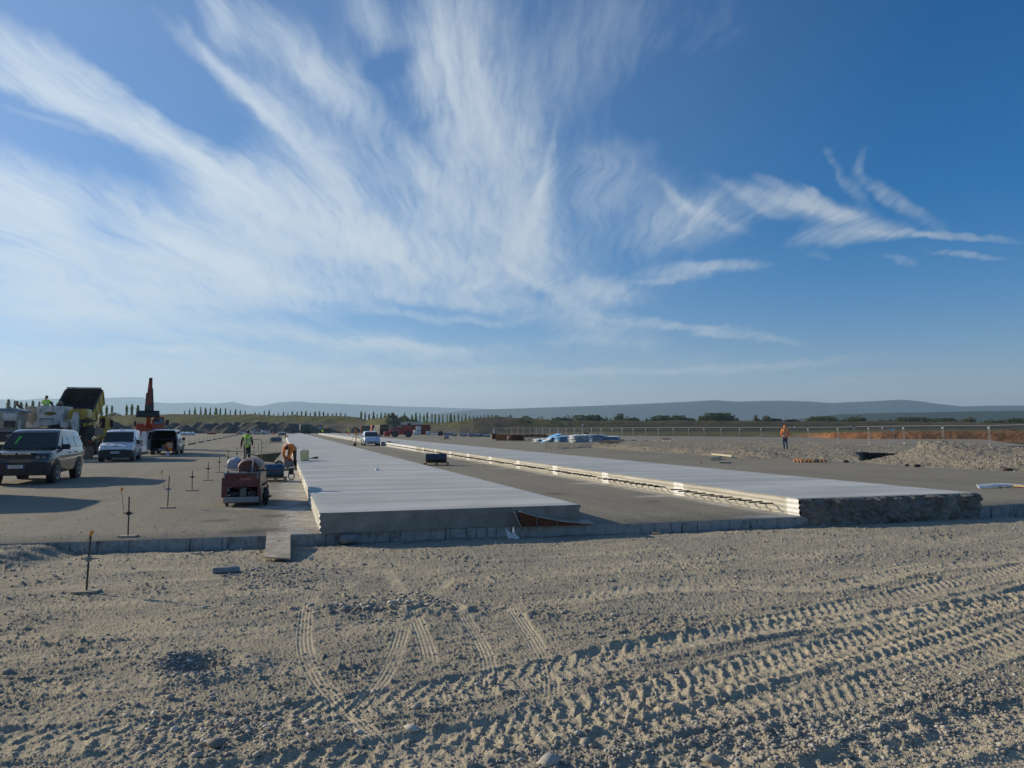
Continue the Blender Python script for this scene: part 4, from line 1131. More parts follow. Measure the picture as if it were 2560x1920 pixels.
def glass_front(t, g0, g1, mat=M_GLASS, f0=.05, f1=.90, name='windscreen', sgn=-1, k0=.93, k1=.93):
    y0, _, z0, h0 = g0[0], 0, g0[2], g0[3]; y1, z1, h1 = g1[0], g1[2], g1[4]
    def q(f, s):
        hb = h0 * k0 + (h1 * k1 - h0 * k0) * f
        n = Vector((0, sgn * (z1 - z0), abs(y1 - y0))).normalized() * .012
        return Vector((s * hb, y0 + (y1 - y0) * f, z0 + (z1 - z0) * f)) + n
    mb = MB(); mb.quad(q(f0, -1), q(f0, 1), q(f1, 1), q(f1, -1), .01); mb.build(name, mat, t)
def arch(t, x, y, r, s):
    mb = MB(); mb.cyl((x - s * .22, y, r), (x + s * .004, y, r), r + .075, n=28); mb.build('wheel_arch', M_BLACK, t)
def mirror(t, x, y, z, w=.2, h=.15, mat=M_BLACK):
    s = 1 if x > 0 else -1
    mb = MB(); mb.box((x + s * w / 2, y, z), (w, .12, h)); mb.box((x - s * .02, y + .02, z - h * .3), (.12, .05, .05)); mb.build('mirror', mat, t, bev=.03)
def plate(t, s, x, y, z, w=.52, h=.11, sgn=-1):
    mb = MB(); mb.box((x, y, z), (w, .012, h)); p = mb.build('number_plate', M_PLATE, t)
    mb = MB()
    for e in (-1, 1): mb.box((x + e * (w / 2 - .022), y + sgn * .004, z), (.042, .012, h * .98))
    mb.build('band', M_PLATEB, p)
    lettering(p, s, h * .72, (x, y + sgn * .009, z), M_INK, (PI / 2, 0, 0) if sgn < 0 else (PI / 2, 0, PI), sx=.9)

# dark off-roader at the left
suvloc = G(38, 1213.5)
t = thing('parked_suv', 'dark grey green off-road car facing us at the left edge', 'car', suvloc, SA)
LOW = [(0.0, .42, .86, .80), (.05, .36, 1.0, .90), (.18, .34, 1.07, .95), (.6, .34, 1.12, .975), (1.35, .33, 1.18, .985), (3.2, .33, 1.20, .985), (4.5, .36, 1.20, .97), (4.86, .42, 1.16, .93), (4.95, .5, 1.05, .88)]
GH = [(1.22, 1.14, 1.17, .90, .86), (1.98, 1.14, 1.80, .935, .735), (2.35, 1.14, 1.865, .935, .735), (4.1, 1.14, 1.86, .925, .73), (4.55, 1.14, 1.80, .915, .715), (4.90, 1.14, 1.18, .87, .84)]
car_shell(t, LOW, GH, M_SUV)
glass_front(t, GH[0], GH[1])
mb = MB(); mb.quad((-.50, 1.41, 1.36), (-.44, 1.41, 1.36), (-.34, 1.70, 1.62), (-.42, 1.70, 1.62), .01); mb.build('sticker', M('lime_sticker', (.10, .55, .05), .6), t)
side_glass(t, GH, 1.75, 2.62, slant0=.42, mat=M_GLASS2); side_glass(t, GH, 2.68, 3.52); side_glass(t, GH, 3.58, 4.62, slant1=-.20)
mb = MB()
for k in range(4): mb.box((0, .0 + k * .010, .86 + .045 * k), (1.02, .07, .024))
mb.build('grille', M('grille_grey', (.10, .105, .11), .35, .6), t, bev=.006)
mb = MB(); mb.box((0, .035, 1.045), (1.16, .07, .06)); hb = mb.build('bonnet_edge', M_BLACK, t, bev=.02)
lettering(hb, 'RANGE  ROVER', .07, (0, -.006, 1.047), M_CHROME, sx=1.75)
for s in (-1, 1):
    mb = MB(); mb.quad((s * .53 if s > 0 else -.90, .085 if s > 0 else .175, .84), (.90 if s > 0 else -.53, .175 if s > 0 else .085, .84), (.90 if s > 0 else -.53, .20 if s > 0 else .10, 1.0), (.53 if s > 0 else -.90, .10 if s > 0 else .20, 1.0), -.05)
    hl = mb.build('headlight', M_LAMP, t, bev=.01)
    for xx, rr in ((.63, .065), (.80, .058)):
        m2 = MB(); m2.cyl((s * xx, (-.012 if xx > .7 else -.045), .92), (s * xx, .14, .92), rr, n=16); m2.build('bulb_ring', M_STEEL, hl)
    m2 = MB(); m2.box((s * .52, .035, .52), (.14, .03, .07)); m2.build('fog_lamp', M_LAMP, t, bev=.01)
mb = MB(); mb.loft([[(x * k, yy, z) for x, z in ((-.93, .32), (.93, .32), (.96, .5), (.95, .76), (-.95, .76), (-.96, .5))] for yy, k in ((-.05, .88), (.0, .955), (.3, 1.02))]); mb.build('bumper', M_BLACK, t, bev=.03)
plate(t, 'AA-570-KS', 0, -.062, .62)
for s in (-1, 1):
    mirror(t, s * .93, 1.72, 1.24, .24, .19)
    for yy in (.90, 3.78):
        arch(t, s * .985, yy, .38, s); wheel(t, s * .87, yy, .38, .26)
    for yy in (2.5, 3.4): m2 = MB(); m2.box((s * 1.0, yy, 1.02), (.03, .16, .04)); m2.build('door_handle', M_BLACK, t, bev=.01)
    m2 = MB(); m2.box((s * .985, 2.35, .92), (.02, 2.1, .03)); m2.build('trim_strip', M_STEEL, t)
    m2 = MB(); m2.box((s * .895, 4.84, 1.0), (.06, .16, .34)); m2.build('tail_light', M_REDL, t, bev=.02)

def panel_van(label, loc, rz, paint, plate_txt, rear_open=False, door=0, group=None, s=1.0, name='panel_van'):
    t = thing(name, label, 'van', loc, rz, group)
    t.scale = (s, s, s)
    low = [(0, .30, .72, .74), (.06, .26, .84, .83), (.25, .24, .92, .885), (.7, .24, 1.02, .90), (1.15, .24, 1.09, .905), (2.4, .24, 1.12, .905), (4.3, .26, 1.12, .90), (4.37, .34, 1.1, .88)]
    gh = [(.98, 1.0, 1.07, .85, .83), (1.72, 1.0, 1.70, .875, .72), (2.1, 1.0, 1.80, .885, .74), (3.6, 1.0, 1.82, .885, .745), (4.25, 1.0, 1.80, .88, .74), (4.36, 1.0, 1.74, .87, .73)]
    mb = MB(); mb.loft([lsec(*q) for q in low], caps=not rear_open)
    if rear_open: mb.f.append(tuple(range(14))[::-1])
    mb.build('body', paint, t, smooth=50)
    mb = MB(); mb.loft([gsec(*q) for q in gh], caps=not rear_open); mb.build('cabin', paint, t, smooth=40)
    glass_front(t, gh[0], gh[1], k0=.95, k1=1.0, f1=.95)
    side_glass(t, gh, 1.55, 2.35, slant0=.35, f0=.2, f1=.86, mat=M_GLASS)
    mb = MB(); mb.loft([[(x * k, yy, z) for x, z in ((-.86, .22), (.86, .22), (.90, .4), (.885, .66), (.5, .70), (-.5, .70), (-.885, .66), (-.90, .4))] for yy, k in ((-.05, .88), (0, .95), (.32, 1.02))]); mb.build('bumper', M_BLACK, t, bev=.03)
    plate(t, plate_txt, 0, -.06, .53)
    for q in (-1, 1):
        m2 = MB(); x0, x1 = (.50, .86) if q > 0 else (-.86, -.50)
        ya, yb = (.04, .22) if q > 0 else (.22, .04)
        m2.quad((x0, ya - .05, .76), (x1, yb - .05, .76), (x1, yb + .03, .95), (x0, ya + .02, .93), -.12); m2.build('headlight', M_LAMP, t, bev=.012)
        m2 = MB(); m2.cyl((q * .68, -.035, .42), (q * .68, .03, .42), .055); m2.build('fog_lamp', M_LAMP, t)
        mirror(t, q * .90, 1.52, 1.10, .2, .22)
        for yy in (.85, 3.58):
            arch(t, q * .905, yy, .32, q); wheel(t, q * .80, yy, .32, .2, M_STEELW, 6)
        m2 = MB(); m2.box((q * .912, 2.2, .42), (.03, 1.9, .09)); m2.build('side_strip', M_BLACK, t, bev=.01)
        m2 = MB(); m2.box((q * .895, 4.3, .98), (.06, .14, .40)); m2.build('tail_light', M_REDL, t, bev=.02)
    mb = MB(); mb.cyl((0, 2.0, 1.81), (0, 2.25, 1.83), .05); mb.box((-.5, 2.2, 1.83), (.05, .05, .07)); mb.build('aerial', M_WPLAS, t)
    if rear_open:
        mb = MB(); mb.bb(-.80, .80, 2.3, 4.352, .45, 1.68); mb.f = [f for k, f in enumerate(mb.f) if k != 4]
        i = mb.build('load_space', M('dark_lining', (.012, .012, .014), .9), t, smooth=0)
        m2 = MB(); m2.bb(-.88, .88, 4.34, 4.38, .28, .47); m2.build('rear_sill', M_DCLO, t)
        m2 = MB(); m2.bb(-.62, -.35, 3.7, 4.1, .46, .95); m2.bb(-.3, .15, 3.8, 4.2, .46, .72); m2.build('tool_box', M_GREYP, i, bev=.01)
        for q in (-1, 1):
            hx = q * .89; ot = q * (.10 if q > 0 else .16)
            m2 = MB(); zs = ((.42, 0), (1.25, 0), (1.72, -q * .10))
            m2.loft([[(hx + zx, 4.39, z), (hx + zx - q * .045, 4.39, z), (hx + zx + ot - q * .045, 5.14, z), (hx + zx + ot, 5.14, z)] for z, zx in zs])
            rd = m2.build('rear_door', paint, t, bev=.02)
            m3 = MB(); m3.loft([[(hx + zx + .006 * q + ot * .12, 4.48, z), (hx + zx - q * .051 + ot * .12, 4.48, z), (hx + zx + ot * .88 - q * .051, 5.05, z), (hx + zx + ot * .88 + .006 * q, 5.05, z)] for z, zx in ((1.12, 0), (1.25, 0), (1.62, -q * .08))])
            m3.build('rear_window', M_GLASS, rd)
    elif door:
        m2 = MB(); m2.prism([(0, .40), (.05, .40), (.05, 1.35), (.04, 1.55), (.03, 1.70), (0, 1.70)], 0, .74, 'X'); rd = m2.build('rear_door', paint, t, bev=.02)
        rd.matrix_local = Matrix.Translation((.885, 4.36, 0)) @ Matrix.Rotation(R(76), 4, 'Z')
    return t
vloc = G(287, 1154.5)
van1 = panel_van('white panel van facing us with red bonnet stripes and one rear door open', vloc, SA + R(3), M_WHITE, 'CF-306-WR', door=1, group=None, s=1.0)
M_STRIPE = M('red_stripe', (.42, .03, .05), .5)
for x, wd in ((-.42, .16), (0, .2), (.42, .16)):
    m2 = MB(); m2.box((x, .40, .975), (wd, .03, .02), rot=(.15, 0, .1)); m2.build('bonnet_stripe', M_STRIPE, van1)
m2 = MB(); m2.prism([(-.16, .10), (.16, .10), (.13, -.05), (0, -.13), (-.13, -.05)], .0, .05, 'Y'); q = m2.build('emblem', M_NAVY, van1, bev=.02); q.location = (0, .075, .80)
m2 = MB(); m2.tube([(-.05, 0, -.06), (-.02, -.005, .02), (.03, 0, .06), (.05, 0, .0)], [.02, .028, .02, .012], 6); q2 = m2.build('lion_badge', M_CHROME, q)
for z_, h_, a_, b_ in ((.95, .10, 1.5, 3.4), (.80, .06, 1.9, 3.9)):
    m2 = MB(); m2.quad((.913, a_, z_), (.913, b_, z_ + .05), (.913, b_ - .3, z_ + h_ + .05), (.913, a_ + .5, z_ + h_), .004); m2.build('side_stripe', M_STRIPE if h_ > .08 else M_GREYP, van1)

rloc = G(408, 1137)
van2 = panel_van('silver panel van seen from behind with both rear doors open and dark load space', rloc + SW * 4.4, SA + PI, M_SILV, 'BZ-419-KD', rear_open=True)
m2 = MB(); m2.box((-.915, 3.3, .9), (.01, .5, .3)); m2.build('side_logo', M_STRIPE, van2)
plate(van2, 'BZ-419-KD', .1, 4.40, .38, sgn=1)

# the van just outside the frame whose shadow falls into it
van3 = panel_van('white panel van parked outside the left edge, casting the nearest shadow', Vector((-15.04, 17.0, 0)), SA, M_WHITE2, 'AW-208-TL', s=1.1)
# ------------------------------------------------------------------ people
def limb(mb, pts, rs, n=10):
    mb.tube(pts, rs, n)
    for p, r in zip(pts, rs): mb.ell(p, (r, r, r), 10, 7)
def hand(mb, wr, d, side, up=Vector((0, 0, 1)), s=1.0, curl=.5):
    """palm, four unequal bent fingers and a thumb from the side of the palm; d = pointing direction"""
    d = Vector(d).normalized(); v = Vector(side); v = (v - d * v.dot(d)).normalized(); n = d.cross(v)
    wr = Vector(wr)
    for k in range(4):
        o = (k - 1.5) * .020 * s
        limb(mb, [wr + v * o * .6, wr + d * .085 * s + v * o], [.016 * s, .012 * s], 6)
        L = (.070, .080, .075, .058)[k] * s; b0 = wr + d * .085 * s + v * o
        b1 = b0 + (d * math.cos(curl * .6) - n * math.sin(curl * .6)) * L * .5; b2 = b1 + (d * math.cos(curl * 1.5) - n * math.sin(curl * 1.5)) * L * .5
        limb(mb, [b0, b1, b2], [.0095 * s, .0085 * s, .007 * s], 6)
    t0 = wr + d * .025 * s - v * .030 * s
    limb(mb, [t0, t0 + (d * .6 - v * .6 - n * .25).normalized() * .04 * s, t0 + (d * .85 - v * .35 - n * .4).normalized() * .072 * s], [.013 * s, .0105 * s, .0085 * s], 6)
def person(label, loc, rz, J, top, legs, hat=None, hair=M_HAIR, tape=True, sleeves=None, s=1.0, vox=.014, name='person', group=None, bib=None):
    """J: joints in metres, figure faces +y; continuous skin under clothes"""
    t = thing(name, label, 'person', loc, rz, group); t.scale = (s, s, s)
    V = {k: Vector(v) for k, v in J.items()}
    body = MB()
    up = (V['neck'] - V['pelvis']).normalized()
    fwd = Vector(J.get('face', (0, 1, 0))).normalized()
    hd = V['head']; hup = (hd - V['neck']).normalized()
    side = fwd.cross(hup).normalized(); fw = hup.cross(side).normalized()
    def hp(x, y, z): return hd + side * x + fw * y + hup * z
    RM = Matrix((side, fw, hup)).transposed()
    body.ell(hp(0, 0, .02), (.078, .095, .115), 16, 11, rot=RM.to_euler())
    body.ell(hp(0, .03, -.055), (.058, .062, .060), 12, 8, rot=RM.to_euler())
    limb(body, [hp(0, .088, .02), hp(0, .112, -.015)], [.010, .016], 6)              # nose
    limb(body, [hp(-.022, .088, -.058), hp(.022, .088, -.058)], [.010, .010], 6)     # mouth
    for e in (-1, 1):
        body.ell(hp(e * .032, .082, .022), (.014, .012, .010), 8, 6)                 # eyes
        body.ell(hp(e * .080, -.005, .0), (.012, .022, .034), 8, 6, rot=RM.to_euler())   # ears
    limb(body, [V['neck'] - hup * .05, hd - hup * .06], [.058, .054])
    mid = V['pelvis'].lerp(V['neck'], .5) + Vector(J.get('bow', (0, 0, 0)))
    limb(body, [V['pelvis'], mid, V['neck'] - up * .06], [.135, .135, .11], 14)
    for e in ('l', 'r'):
        limb(body, [V['sh' + e], V['el' + e], V['wr' + e]], [.052, .042, .028])
        limb(body, [V['hip' + e], V['kn' + e], V['an' + e]], [.085, .058, .042])
        hand(body, V['wr' + e], J.get('hd' + e, V['wr' + e] - V['el' + e]), fwd if abs(Vector(J.get('hd' + e, V['wr' + e] - V['el' + e])).normalized().dot(fwd)) < .9 else Vector((1, 0, 0)))
    body.build('body', M_SKIN, None, remesh=vox * .75).parent = t
    # jacket or vest
    c = MB(); across = (V['shr'] - V['shl']); aw = across.normalized()
    for f, wx, wd in ((.05, .165, .13), (.3, .165, .135), (.6, .18, .14), (.85, .19, .125)):
        p = V['pelvis'].lerp(V['neck'], f) + Vector(J.get('bow', (0, 0, 0))) * math.sin(f * PI)
        limb(c, [p - aw * (wx - wd * .8), p + aw * (wx - wd * .8)], [wd, wd], 12)
    limb(c, [V['shl'], V['neck'] - up * .05, V['shr']], [.075, .085, .075])
    if sleeves is None:
        for e in ('l', 'r'): limb(c, [V['sh' + e], V['el' + e], V['el' + e].lerp(V['wr' + e], .92)], [.078, .062, .050])
    if sleeves is None or True:
        limb(c, [V['pelvis'] - up * .02 - aw * .05, V['pelvis'] - up * .02 + aw * .05], [.135, .135], 12)
    c.build('jacket' if sleeves is None else 'vest', top, None, remesh=vox).parent = t
    if sleeves is not None:
        c = MB()
        for e in ('l', 'r'): limb(c, [V['sh' + e], V['el' + e], V['el' + e].lerp(V['wr' + e], .94)], [.070, .058, .046])
        limb(c, [V['neck'] - up * .03, V['neck'] + hup * .015], [.075, .066])
        c.build('shirt', sleeves, None, remesh=vox).parent = t
    c = MB()
    limb(c, [V['hipl'] + Vector((0, 0, .05)), V['hipr'] + Vector((0, 0, .05))], [.118, .118], 12)
    for e in ('l', 'r'): limb(c, [V['hip' + e], V['kn' + e], V['an' + e] + (V['kn' + e] - V['an' + e]) * .08], [.108, .080, .068])
    c.build('trousers', legs, None, remesh=vox).parent = t
    for e in ('l', 'r'):
        c = MB(); a = V['an' + e]; f = Vector(J.get('toe' + e, (0, 1, 0))).normalized()
        limb(c, [a + Vector((0, 0, .06)), a - f * .03 + Vector((0, 0, -.035)), a + f * .10 + Vector((0, 0, -.045)), a + f * .17 + Vector((0, 0, -.048))], [.055, .047, .042, .034])
        c.build('boot', M_BOOT, None, remesh=vox).parent = t
    c = MB()
    if hat is None:
        c.ell(hp(0, -.012, .045), (.086, .100, .108), 14, 9, rot=RM.to_euler())
        o = c.build('hair', hair, None)
        # keep the face clear: hair only behind and above
        bm = bmesh.new(); bm.from_mesh(o.data)
        dl = [v for v in bm.verts if (v.co - hd).dot(fw) > .05 and (v.co - hd).dot(hup) < .075 or (v.co - hd).dot(hup) < -.045]
        bmesh.ops.delete(bm, geom=dl, context='VERTS'); bm.to_mesh(o.data); bm.free(); o.parent = t
    else:
        c.ell(hp(0, -.008, .05), (.092, .106, .105), 14, 9, rot=RM.to_euler()); c.ell(hp(0, .10, .065), (.075, .075, .012), 12, 5, rot=RM.to_euler())
        c.build('helmet', hat, None).parent = t
    if tape:
        c = MB()
        for f in ((.12, .42) if sleeves is None else (.10, .40)):
            p = V['pelvis'].lerp(V['neck'], f) + Vector(J.get('bow', (0, 0, 0))) * math.sin(f * PI)
            wd = .150; pts = []
            dp = aw.cross(up).normalized()
            c.add([p + aw * (math.cos(a) * (.165 + .045)) + dp * (math.sin(a) * wd) + up * z for z in (-.025, .025) for a in [2 * PI * k / 24 for k in range(24)]],
                  [(k, (k + 1) % 24, 24 + (k + 1) % 24, 24 + k) for k in range(24)])
        for e in (-1, 1):
            pp = []
            for f in (.45, .65, .85, 1.0):
                p = V['pelvis'].lerp(V['neck'], f) + Vector(J.get('bow', (0, 0, 0))) * math.sin(f * PI)
                pp.append(p + aw * e * .11)
            dp = aw.cross(up).normalized()
            for sg in (-1, 1):
                o_ = dp * sg * .142
                vs = []
                for k, p in enumerate(pp): vs += [p + o_ * (1 if k < 3 else .62) - aw * .022, p + o_ * (1 if k < 3 else .62) + aw * .022]
                c.add(vs, [(0, 1, 3, 2), (2, 3, 5, 4), (4, 5, 7, 6)])
        tp = c.build('reflective_band', M_REFL, t)
        so = tp.modifiers.new('s', 'SOLIDIFY'); so.thickness = .008; so.offset = 0
    return t
def standing(**k):
    J = dict(pelvis=(0, 0, .96), neck=(0, .01, 1.50), head=(0, .035, 1.655), shl=(-.19, 0, 1.43), shr=(.19, 0, 1.43), ell=(-.255, -.02, 1.14), elr=(.255, -.02, 1.14),
             wrl=(-.265, .05, .88), wrr=(.265, .05, .88), hipl=(-.095, 0, .93), hipr=(.095, 0, .93), knl=(-.11, .02, .50), knr=(.11, .02, .50), anl=(-.12, -.01, .085), anr=(.12, -.01, .085))
    J.update(k); return J
vestman = person('person standing with back turned in a lime yellow safety vest and dark sleeves', G(617, 1156) , SA * .4,
    standing(head=(.03, .05, 1.65), face=(.45, .9, -.15), ell=(-.29, -.03, 1.16), wrl=(-.33, .04, .90), elr=(.27, .02, 1.15), wrr=(.24, .20, 1.0), knl=(-.10, .03, .5), anl=(-.12, .0, .085), anr=(.13, .06, .085)), M_VEST, M_DCLO, sleeves=M_DCLO, s=1.0)
m2 = MB(); m2.box((0, -.150, 1.31), (.15, .006, .028)); m2.build('back_print', M_INK, vestman)
# bending worker at the slab edge
bend = person('person in orange jacket bending low over the pump at the near strip edge', G(727, 1169.5), SA * .5,
    dict(pelvis=(.05, .05, .90), neck=(-.06, .02 - .52, 1.02), head=(-.10, -.68, .98), face=(-.25, -.45, -1), shl=(-.24, -.44, .98), shr=(.13, -.46, .98), ell=(-.27, -.50, .68), elr=(.06, -.56, .70),
         wrl=(-.20, -.60, .46), wrr=(-.05, -.66, .48), hipl=(-.06, .05, .86), hipr=(.15, .05, .86), knl=(-.10, -.06, .48), knr=(.19, -.04, .48), anl=(-.12, .02, .085), anr=(.20, .04, .085), toel=(-.2, -1, 0), toer=(.1, -1, 0), bow=(0, 0, .06)), M_OVEST, M_BROWNC)
# crouching person behind the silver van
crouch = person('person in an orange jacket crouching behind the open silver van', G(424, 1137.5), SA,
    dict(pelvis=(.06, .02, .42), neck=(-.10, .26, .82), head=(-.16, .42, .84), face=(-.4, .8, -.6), shl=(-.26, .2, .76), shr=(.08, .28, .76), ell=(-.36, .34, .52), elr=(.04, .46, .50), wrl=(-.26, .50, .36), wrr=(-.12, .56, .36),
         hipl=(-.04, .02, .40), hipr=(.16, .02, .40), knl=(-.12, .36, .46), knr=(.22, .38, .44), anl=(-.08, .12, .085), anr=(.20, .10, .085), bow=(0, -.06, .04)), M_OVEST, M_DCLO)
# walking man on the far gravel bank (stands on the bank, see below)
WALKP = P(1963, 1119, 54.9)
walker = person('person in orange hooded jacket and blue jeans walking along the fence', WALKP, R(-8),
    standing(pelvis=(0, 0, .96), neck=(0, -.02, 1.49), head=(0, .01, 1.64), face=(.1, 1, -.2), ell=(-.25, -.06, 1.15), wrl=(-.20, .10, .95), elr=(.27, -.02, 1.16), wrr=(.33, .14, .98), hipl=(-.09, 0, .93), hipr=(.09, 0, .93), knl=(-.09, .10, .52), anl=(-.06, .02, .085), knr=(.10, .02, .50), anr=(.10, -.16, .10)), M_OVEST, M_JEAN, hair=M_OVEST)
# far workers
tiny = standing()
w1 = person('tiny far worker in yellow vest and orange trousers before the tractor', G(806, 1086.5), .3, tiny, M_VEST, M_OVEST, vox=.03, tape=False)
w2 = person('far worker in a pale yellow vest standing on the far strip beside tripods', P(872, 1090, 166), 1.2, tiny, M_VEST, M_OVEST, vox=.03, tape=False)

# ------------------------------------------------------------------ left machines
MY = 47.0; mp = MY / FPX            # metres per photo pixel at the paver
def atY(px, Y, z=0.0): return Vector(((px - 1280) / FPX * Y, Y, z))
def LZ(py, Y): return CAMZ + (1071 - py) / FPX * Y
# slipform paving machine: local x along u (to the right), y away, origin under its middle
o_ = atY(120, MY)
t = thing('paving_machine', 'white slipform paving machine with yellow diamond sign behind the dark car', 'paving machine', o_, SA)
k = mp / math.cos(SA) * (1 / (1 - math.tan(SA) * (120 - 1280) / FPX))      # metres along u per pixel here
def X(px): return (px - 120) * k
Z = lambda py: LZ(py, MY)
mb = MB(); mb.bb(X(93), X(160), 0, 2.2, Z(1062), Z(1015)); fp = mb.build('engine_housing', M_WHITE2, t, bev=.03)
mb = MB(); cx, cz, a, b_ = X(126), Z(1034), 19 * k, 5.8 * mp
mb.prism([(cx - a, cz), (cx, cz - b_), (cx + a, cz), (cx, cz + b_)], -.025, -.003, 'Y'); dm = mb.build('diamond_sign', M_YEL, fp)
lettering(dm, 'COLAS', .19, (cx + .02, -.032, cz), M_INK, sx=1.0, bold=.008)
mb = MB()
for py in (1046, 1048): mb.bb(X(100), X(135), -.02, .01, Z(py + 1), Z(py))
for px in (101, 131): mb.bb(X(px), X(px + 3), -.03, .01, Z(1054), Z(1051)); mb.bb(X(px + 1), X(px + 3), -.03, .01, Z(1029), Z(1024))
mb.build('vent_slots', M_DKST, fp)
mb = MB(); mb.bb(X(58), X(92.5), .4, 2.0, Z(1064), Z(1018)); mb.bb(X(66), X(92.5), .3, 1.9, Z(1040), Z(1016)); mb.build('side_housing', M_CREAM, t, bev=.03)
mb = MB(); mb.prism([(X(55), Z(1055)), (X(150), Z(1055)), (X(152), Z(1060)), (X(92), Z(1069)), (X(55), Z(1069))], -.35, .2, 'Y'); mb.build('frame_beam', M_WHITE2, t, bev=.02)
mb = MB(); mb.bb(X(55), X(240), .1, 2.6, Z(1090), Z(1070)); mb.bb(X(40), X(60), .2, 2.4, Z(1135), Z(1085)); mb.bb(X(150), X(158), .3, 2.2, Z(1070), Z(1030)); mb.build('chassis', M_DKST, t, bev=.03)
mb = MB(); mb.bb(X(158), X(177), -.5, .3, Z(1069), Z(1055)); mb.bb(X(164), X(172), -.4, .2, Z(1090), Z(1066)); mb.build('hydraulic_block', M_WHITE2, t, bev=.04)
mb = MB(); mb.bb(X(189.5), X(204), -.8, -.3, Z(1087), Z(1041)); mb.bb(X(191.5), X(203), -.75, -.35, Z(1041), Z(1031)); mb.cyl((X(197), -.55, Z(1087)), (X(197), -.55, Z(1125)), .10); mb.build('jacking_column', M_WHITE2, t, bev=.02)
def crawler(x0, x1, y0, y1, h):
    mb = MB(); r = h / 2; L0, L1 = y0 + r, y1 - r; pr = []
    for i in range(9): a = PI / 2 + PI * i / 8; pr.append((L0 + r * math.cos(a), r + r * math.sin(a)))
    for i in range(9): a = -PI / 2 + PI * i / 8; pr.append((L1 + r * math.cos(a), r + r * math.sin(a)))
    mb.prism(pr, x0, x1, 'X')
    n = 26
    for i in range(n):
        f = i / n * 2 * (L1 - L0 + PI * r)
        if f < L1 - L0: c, ro = (L0 + f, 0.0), 0
        elif f < L1 - L0 + PI * r: a = -PI / 2 + (f - (L1 - L0)) / r; c, ro = (L1 + r * math.cos(a), r + r * math.sin(a)), a + PI / 2
        elif f < 2 * (L1 - L0) + PI * r: c, ro = (L1 - (f - (L1 - L0) - PI * r), 2 * r), 0
        else: a = PI / 2 + (f - 2 * (L1 - L0) - PI * r) / r; c, ro = (L0 + r * math.cos(a), r + r * math.sin(a)), a + PI / 2
        mb.box(((x0 + x1) / 2, c[0], c[1]), (x1 - x0 + .04, .09, .05), rot=(ro, 0, 0))
    return mb
for x0 in (X(52), X(170), X(206)): crawler(x0, x0 + .45, -1.0, 1.4, .75).build('crawler_track', M_DKST, t, smooth=0)
mb = MB(); mb.loft([[(X(171) + dx0, y, Z(1048) + .02) , (X(171) + dx0, y, Z(1030)), (X(176) + dx0, y, Z(1022.5)), (X(217) - dx0, y, Z(1021.5)), (X(222) - dx0, y, Z(1028)), (X(222) - dx0, y, Z(1046)), (X(216) - dx0, y, Z(1049))] for y, dx0 in ((-.25, .12), (-.12, .03), (0, 0), (1.2, 0), (1.35, .06))])
mb.build('engine_hood', M_YEL, t, bev=.03)
mb = MB(); mb.bb(X(205), X(232), -.1, 1.4, Z(1054), Z(1050)); mb.bb(X(214), X(217), 0, .1, Z(1100), Z(1050))
random.seed(3)
for i in range(26):
    xx, yy, zz = random.uniform(X(204), X(236)), random.uniform(-.2, 1.2), random.uniform(Z(1125), Z(1054))
    mb.tube([(xx, yy, zz), (xx + random.uniform(-.4, .4), yy + random.uniform(-.2, .2), zz + random.uniform(-.5, .5)), (xx + random.uniform(-.6, .6), yy, zz + random.uniform(-.6, .6))], .03, 6)
for i in range(12):
    xx, zz = random.uniform(X(206), X(232)), random.uniform(Z(1115), Z(1058)); mb.box((xx, random.uniform(0, .8), zz), (random.uniform(.1, .4), .3, random.uniform(.1, .35)))
mb.build('hydraulic_hoses', M_DKST, t, smooth=30)
mb = MB(); mb.box((X(219), -.1, Z(1062)), (.30, .2, .22)); mb.build('gearbox', M_YEL, t, bev=.03)
mb = MB()
for px in (96, 110, 140, 155): mb.tube([(X(px), .05, Z(1015)), (X(px), .05, Z(1007) if px > 130 else Z(1012))], .022, 6)
mb.tube([(X(148), .1, Z(1013)), (X(149), .1, Z(1006)), (X(152), .1, Z(1004)), (X(155), .1, Z(1006)), (X(155), .1, Z(1014))], .03, 6)
mb.build('guard_rail', M_STEEL, t)
mb = MB(); mb.tube([(X(38), .4, Z(1003)), (X(39), .4, Z(1013)), (X(54), .4, Z(1024))], .07, 8); mb.build('exhaust_pipe', M_DRED, t)
mb = MB(); mb.bb(X(47), X(58), .2, 1.2, Z(1054), Z(1027)); mb.build('control_cabinet', M('ochre_paint', (.36, .22, .06), .6, dirt=.6), t, bev=.03)
# driver on the platform
drv = standing(wrl=(-.05, .30, 1.05), ell=(-.22, .10, 1.12), elr=(.34, .16, 1.16), wrr=(.42, .38, 1.08), face=(-1, .1, 0))
driver = person('person in a yellow vest on top of the paving machine', o_ + SU * X(104) + SW * .9 + Vector((0, 0, Z(1015) - 1.10)), SA, drv, M_VEST, M_DCLO, sleeves=M_DCLO, vox=.02)
# cream conveyor machine at the very left
o2 = atY(22, 44.0); k2 = 44 / FPX / math.cos(SA) / (1 - math.tan(SA) * (22 - 1280) / FPX)
t = thing('placing_machine', 'weathered cream conveyor machine cut by the left edge behind the dark car', 'paving machine', o2, SA)
X2 = lambda px: (px - 22) * k2; Z2 = lambda py: LZ(py, 44.0)
mb = MB(); mb.prism([(X2(-60), Z2(1028)), (X2(44), Z2(1028)), (X2(45), Z2(1040)), (X2(42), Z2(1070)), (X2(-60), Z2(1070))], 0, 1.8, 'Y'); mb.build('housing', M_CREAM, t, bev=.04)
mb = MB(); mb.bb(X2(8), X2(43), -.06, .0, Z2(1051), Z2(1033)); mb.build('access_panel', M_WHITE2, t, bev=.02)
mb = MB(); mb.bb(X2(12), X2(40), -.05, .02, Z2(1068), Z2(1053)); mb.build('hopper_opening', M_DKST, t, bev=.01)
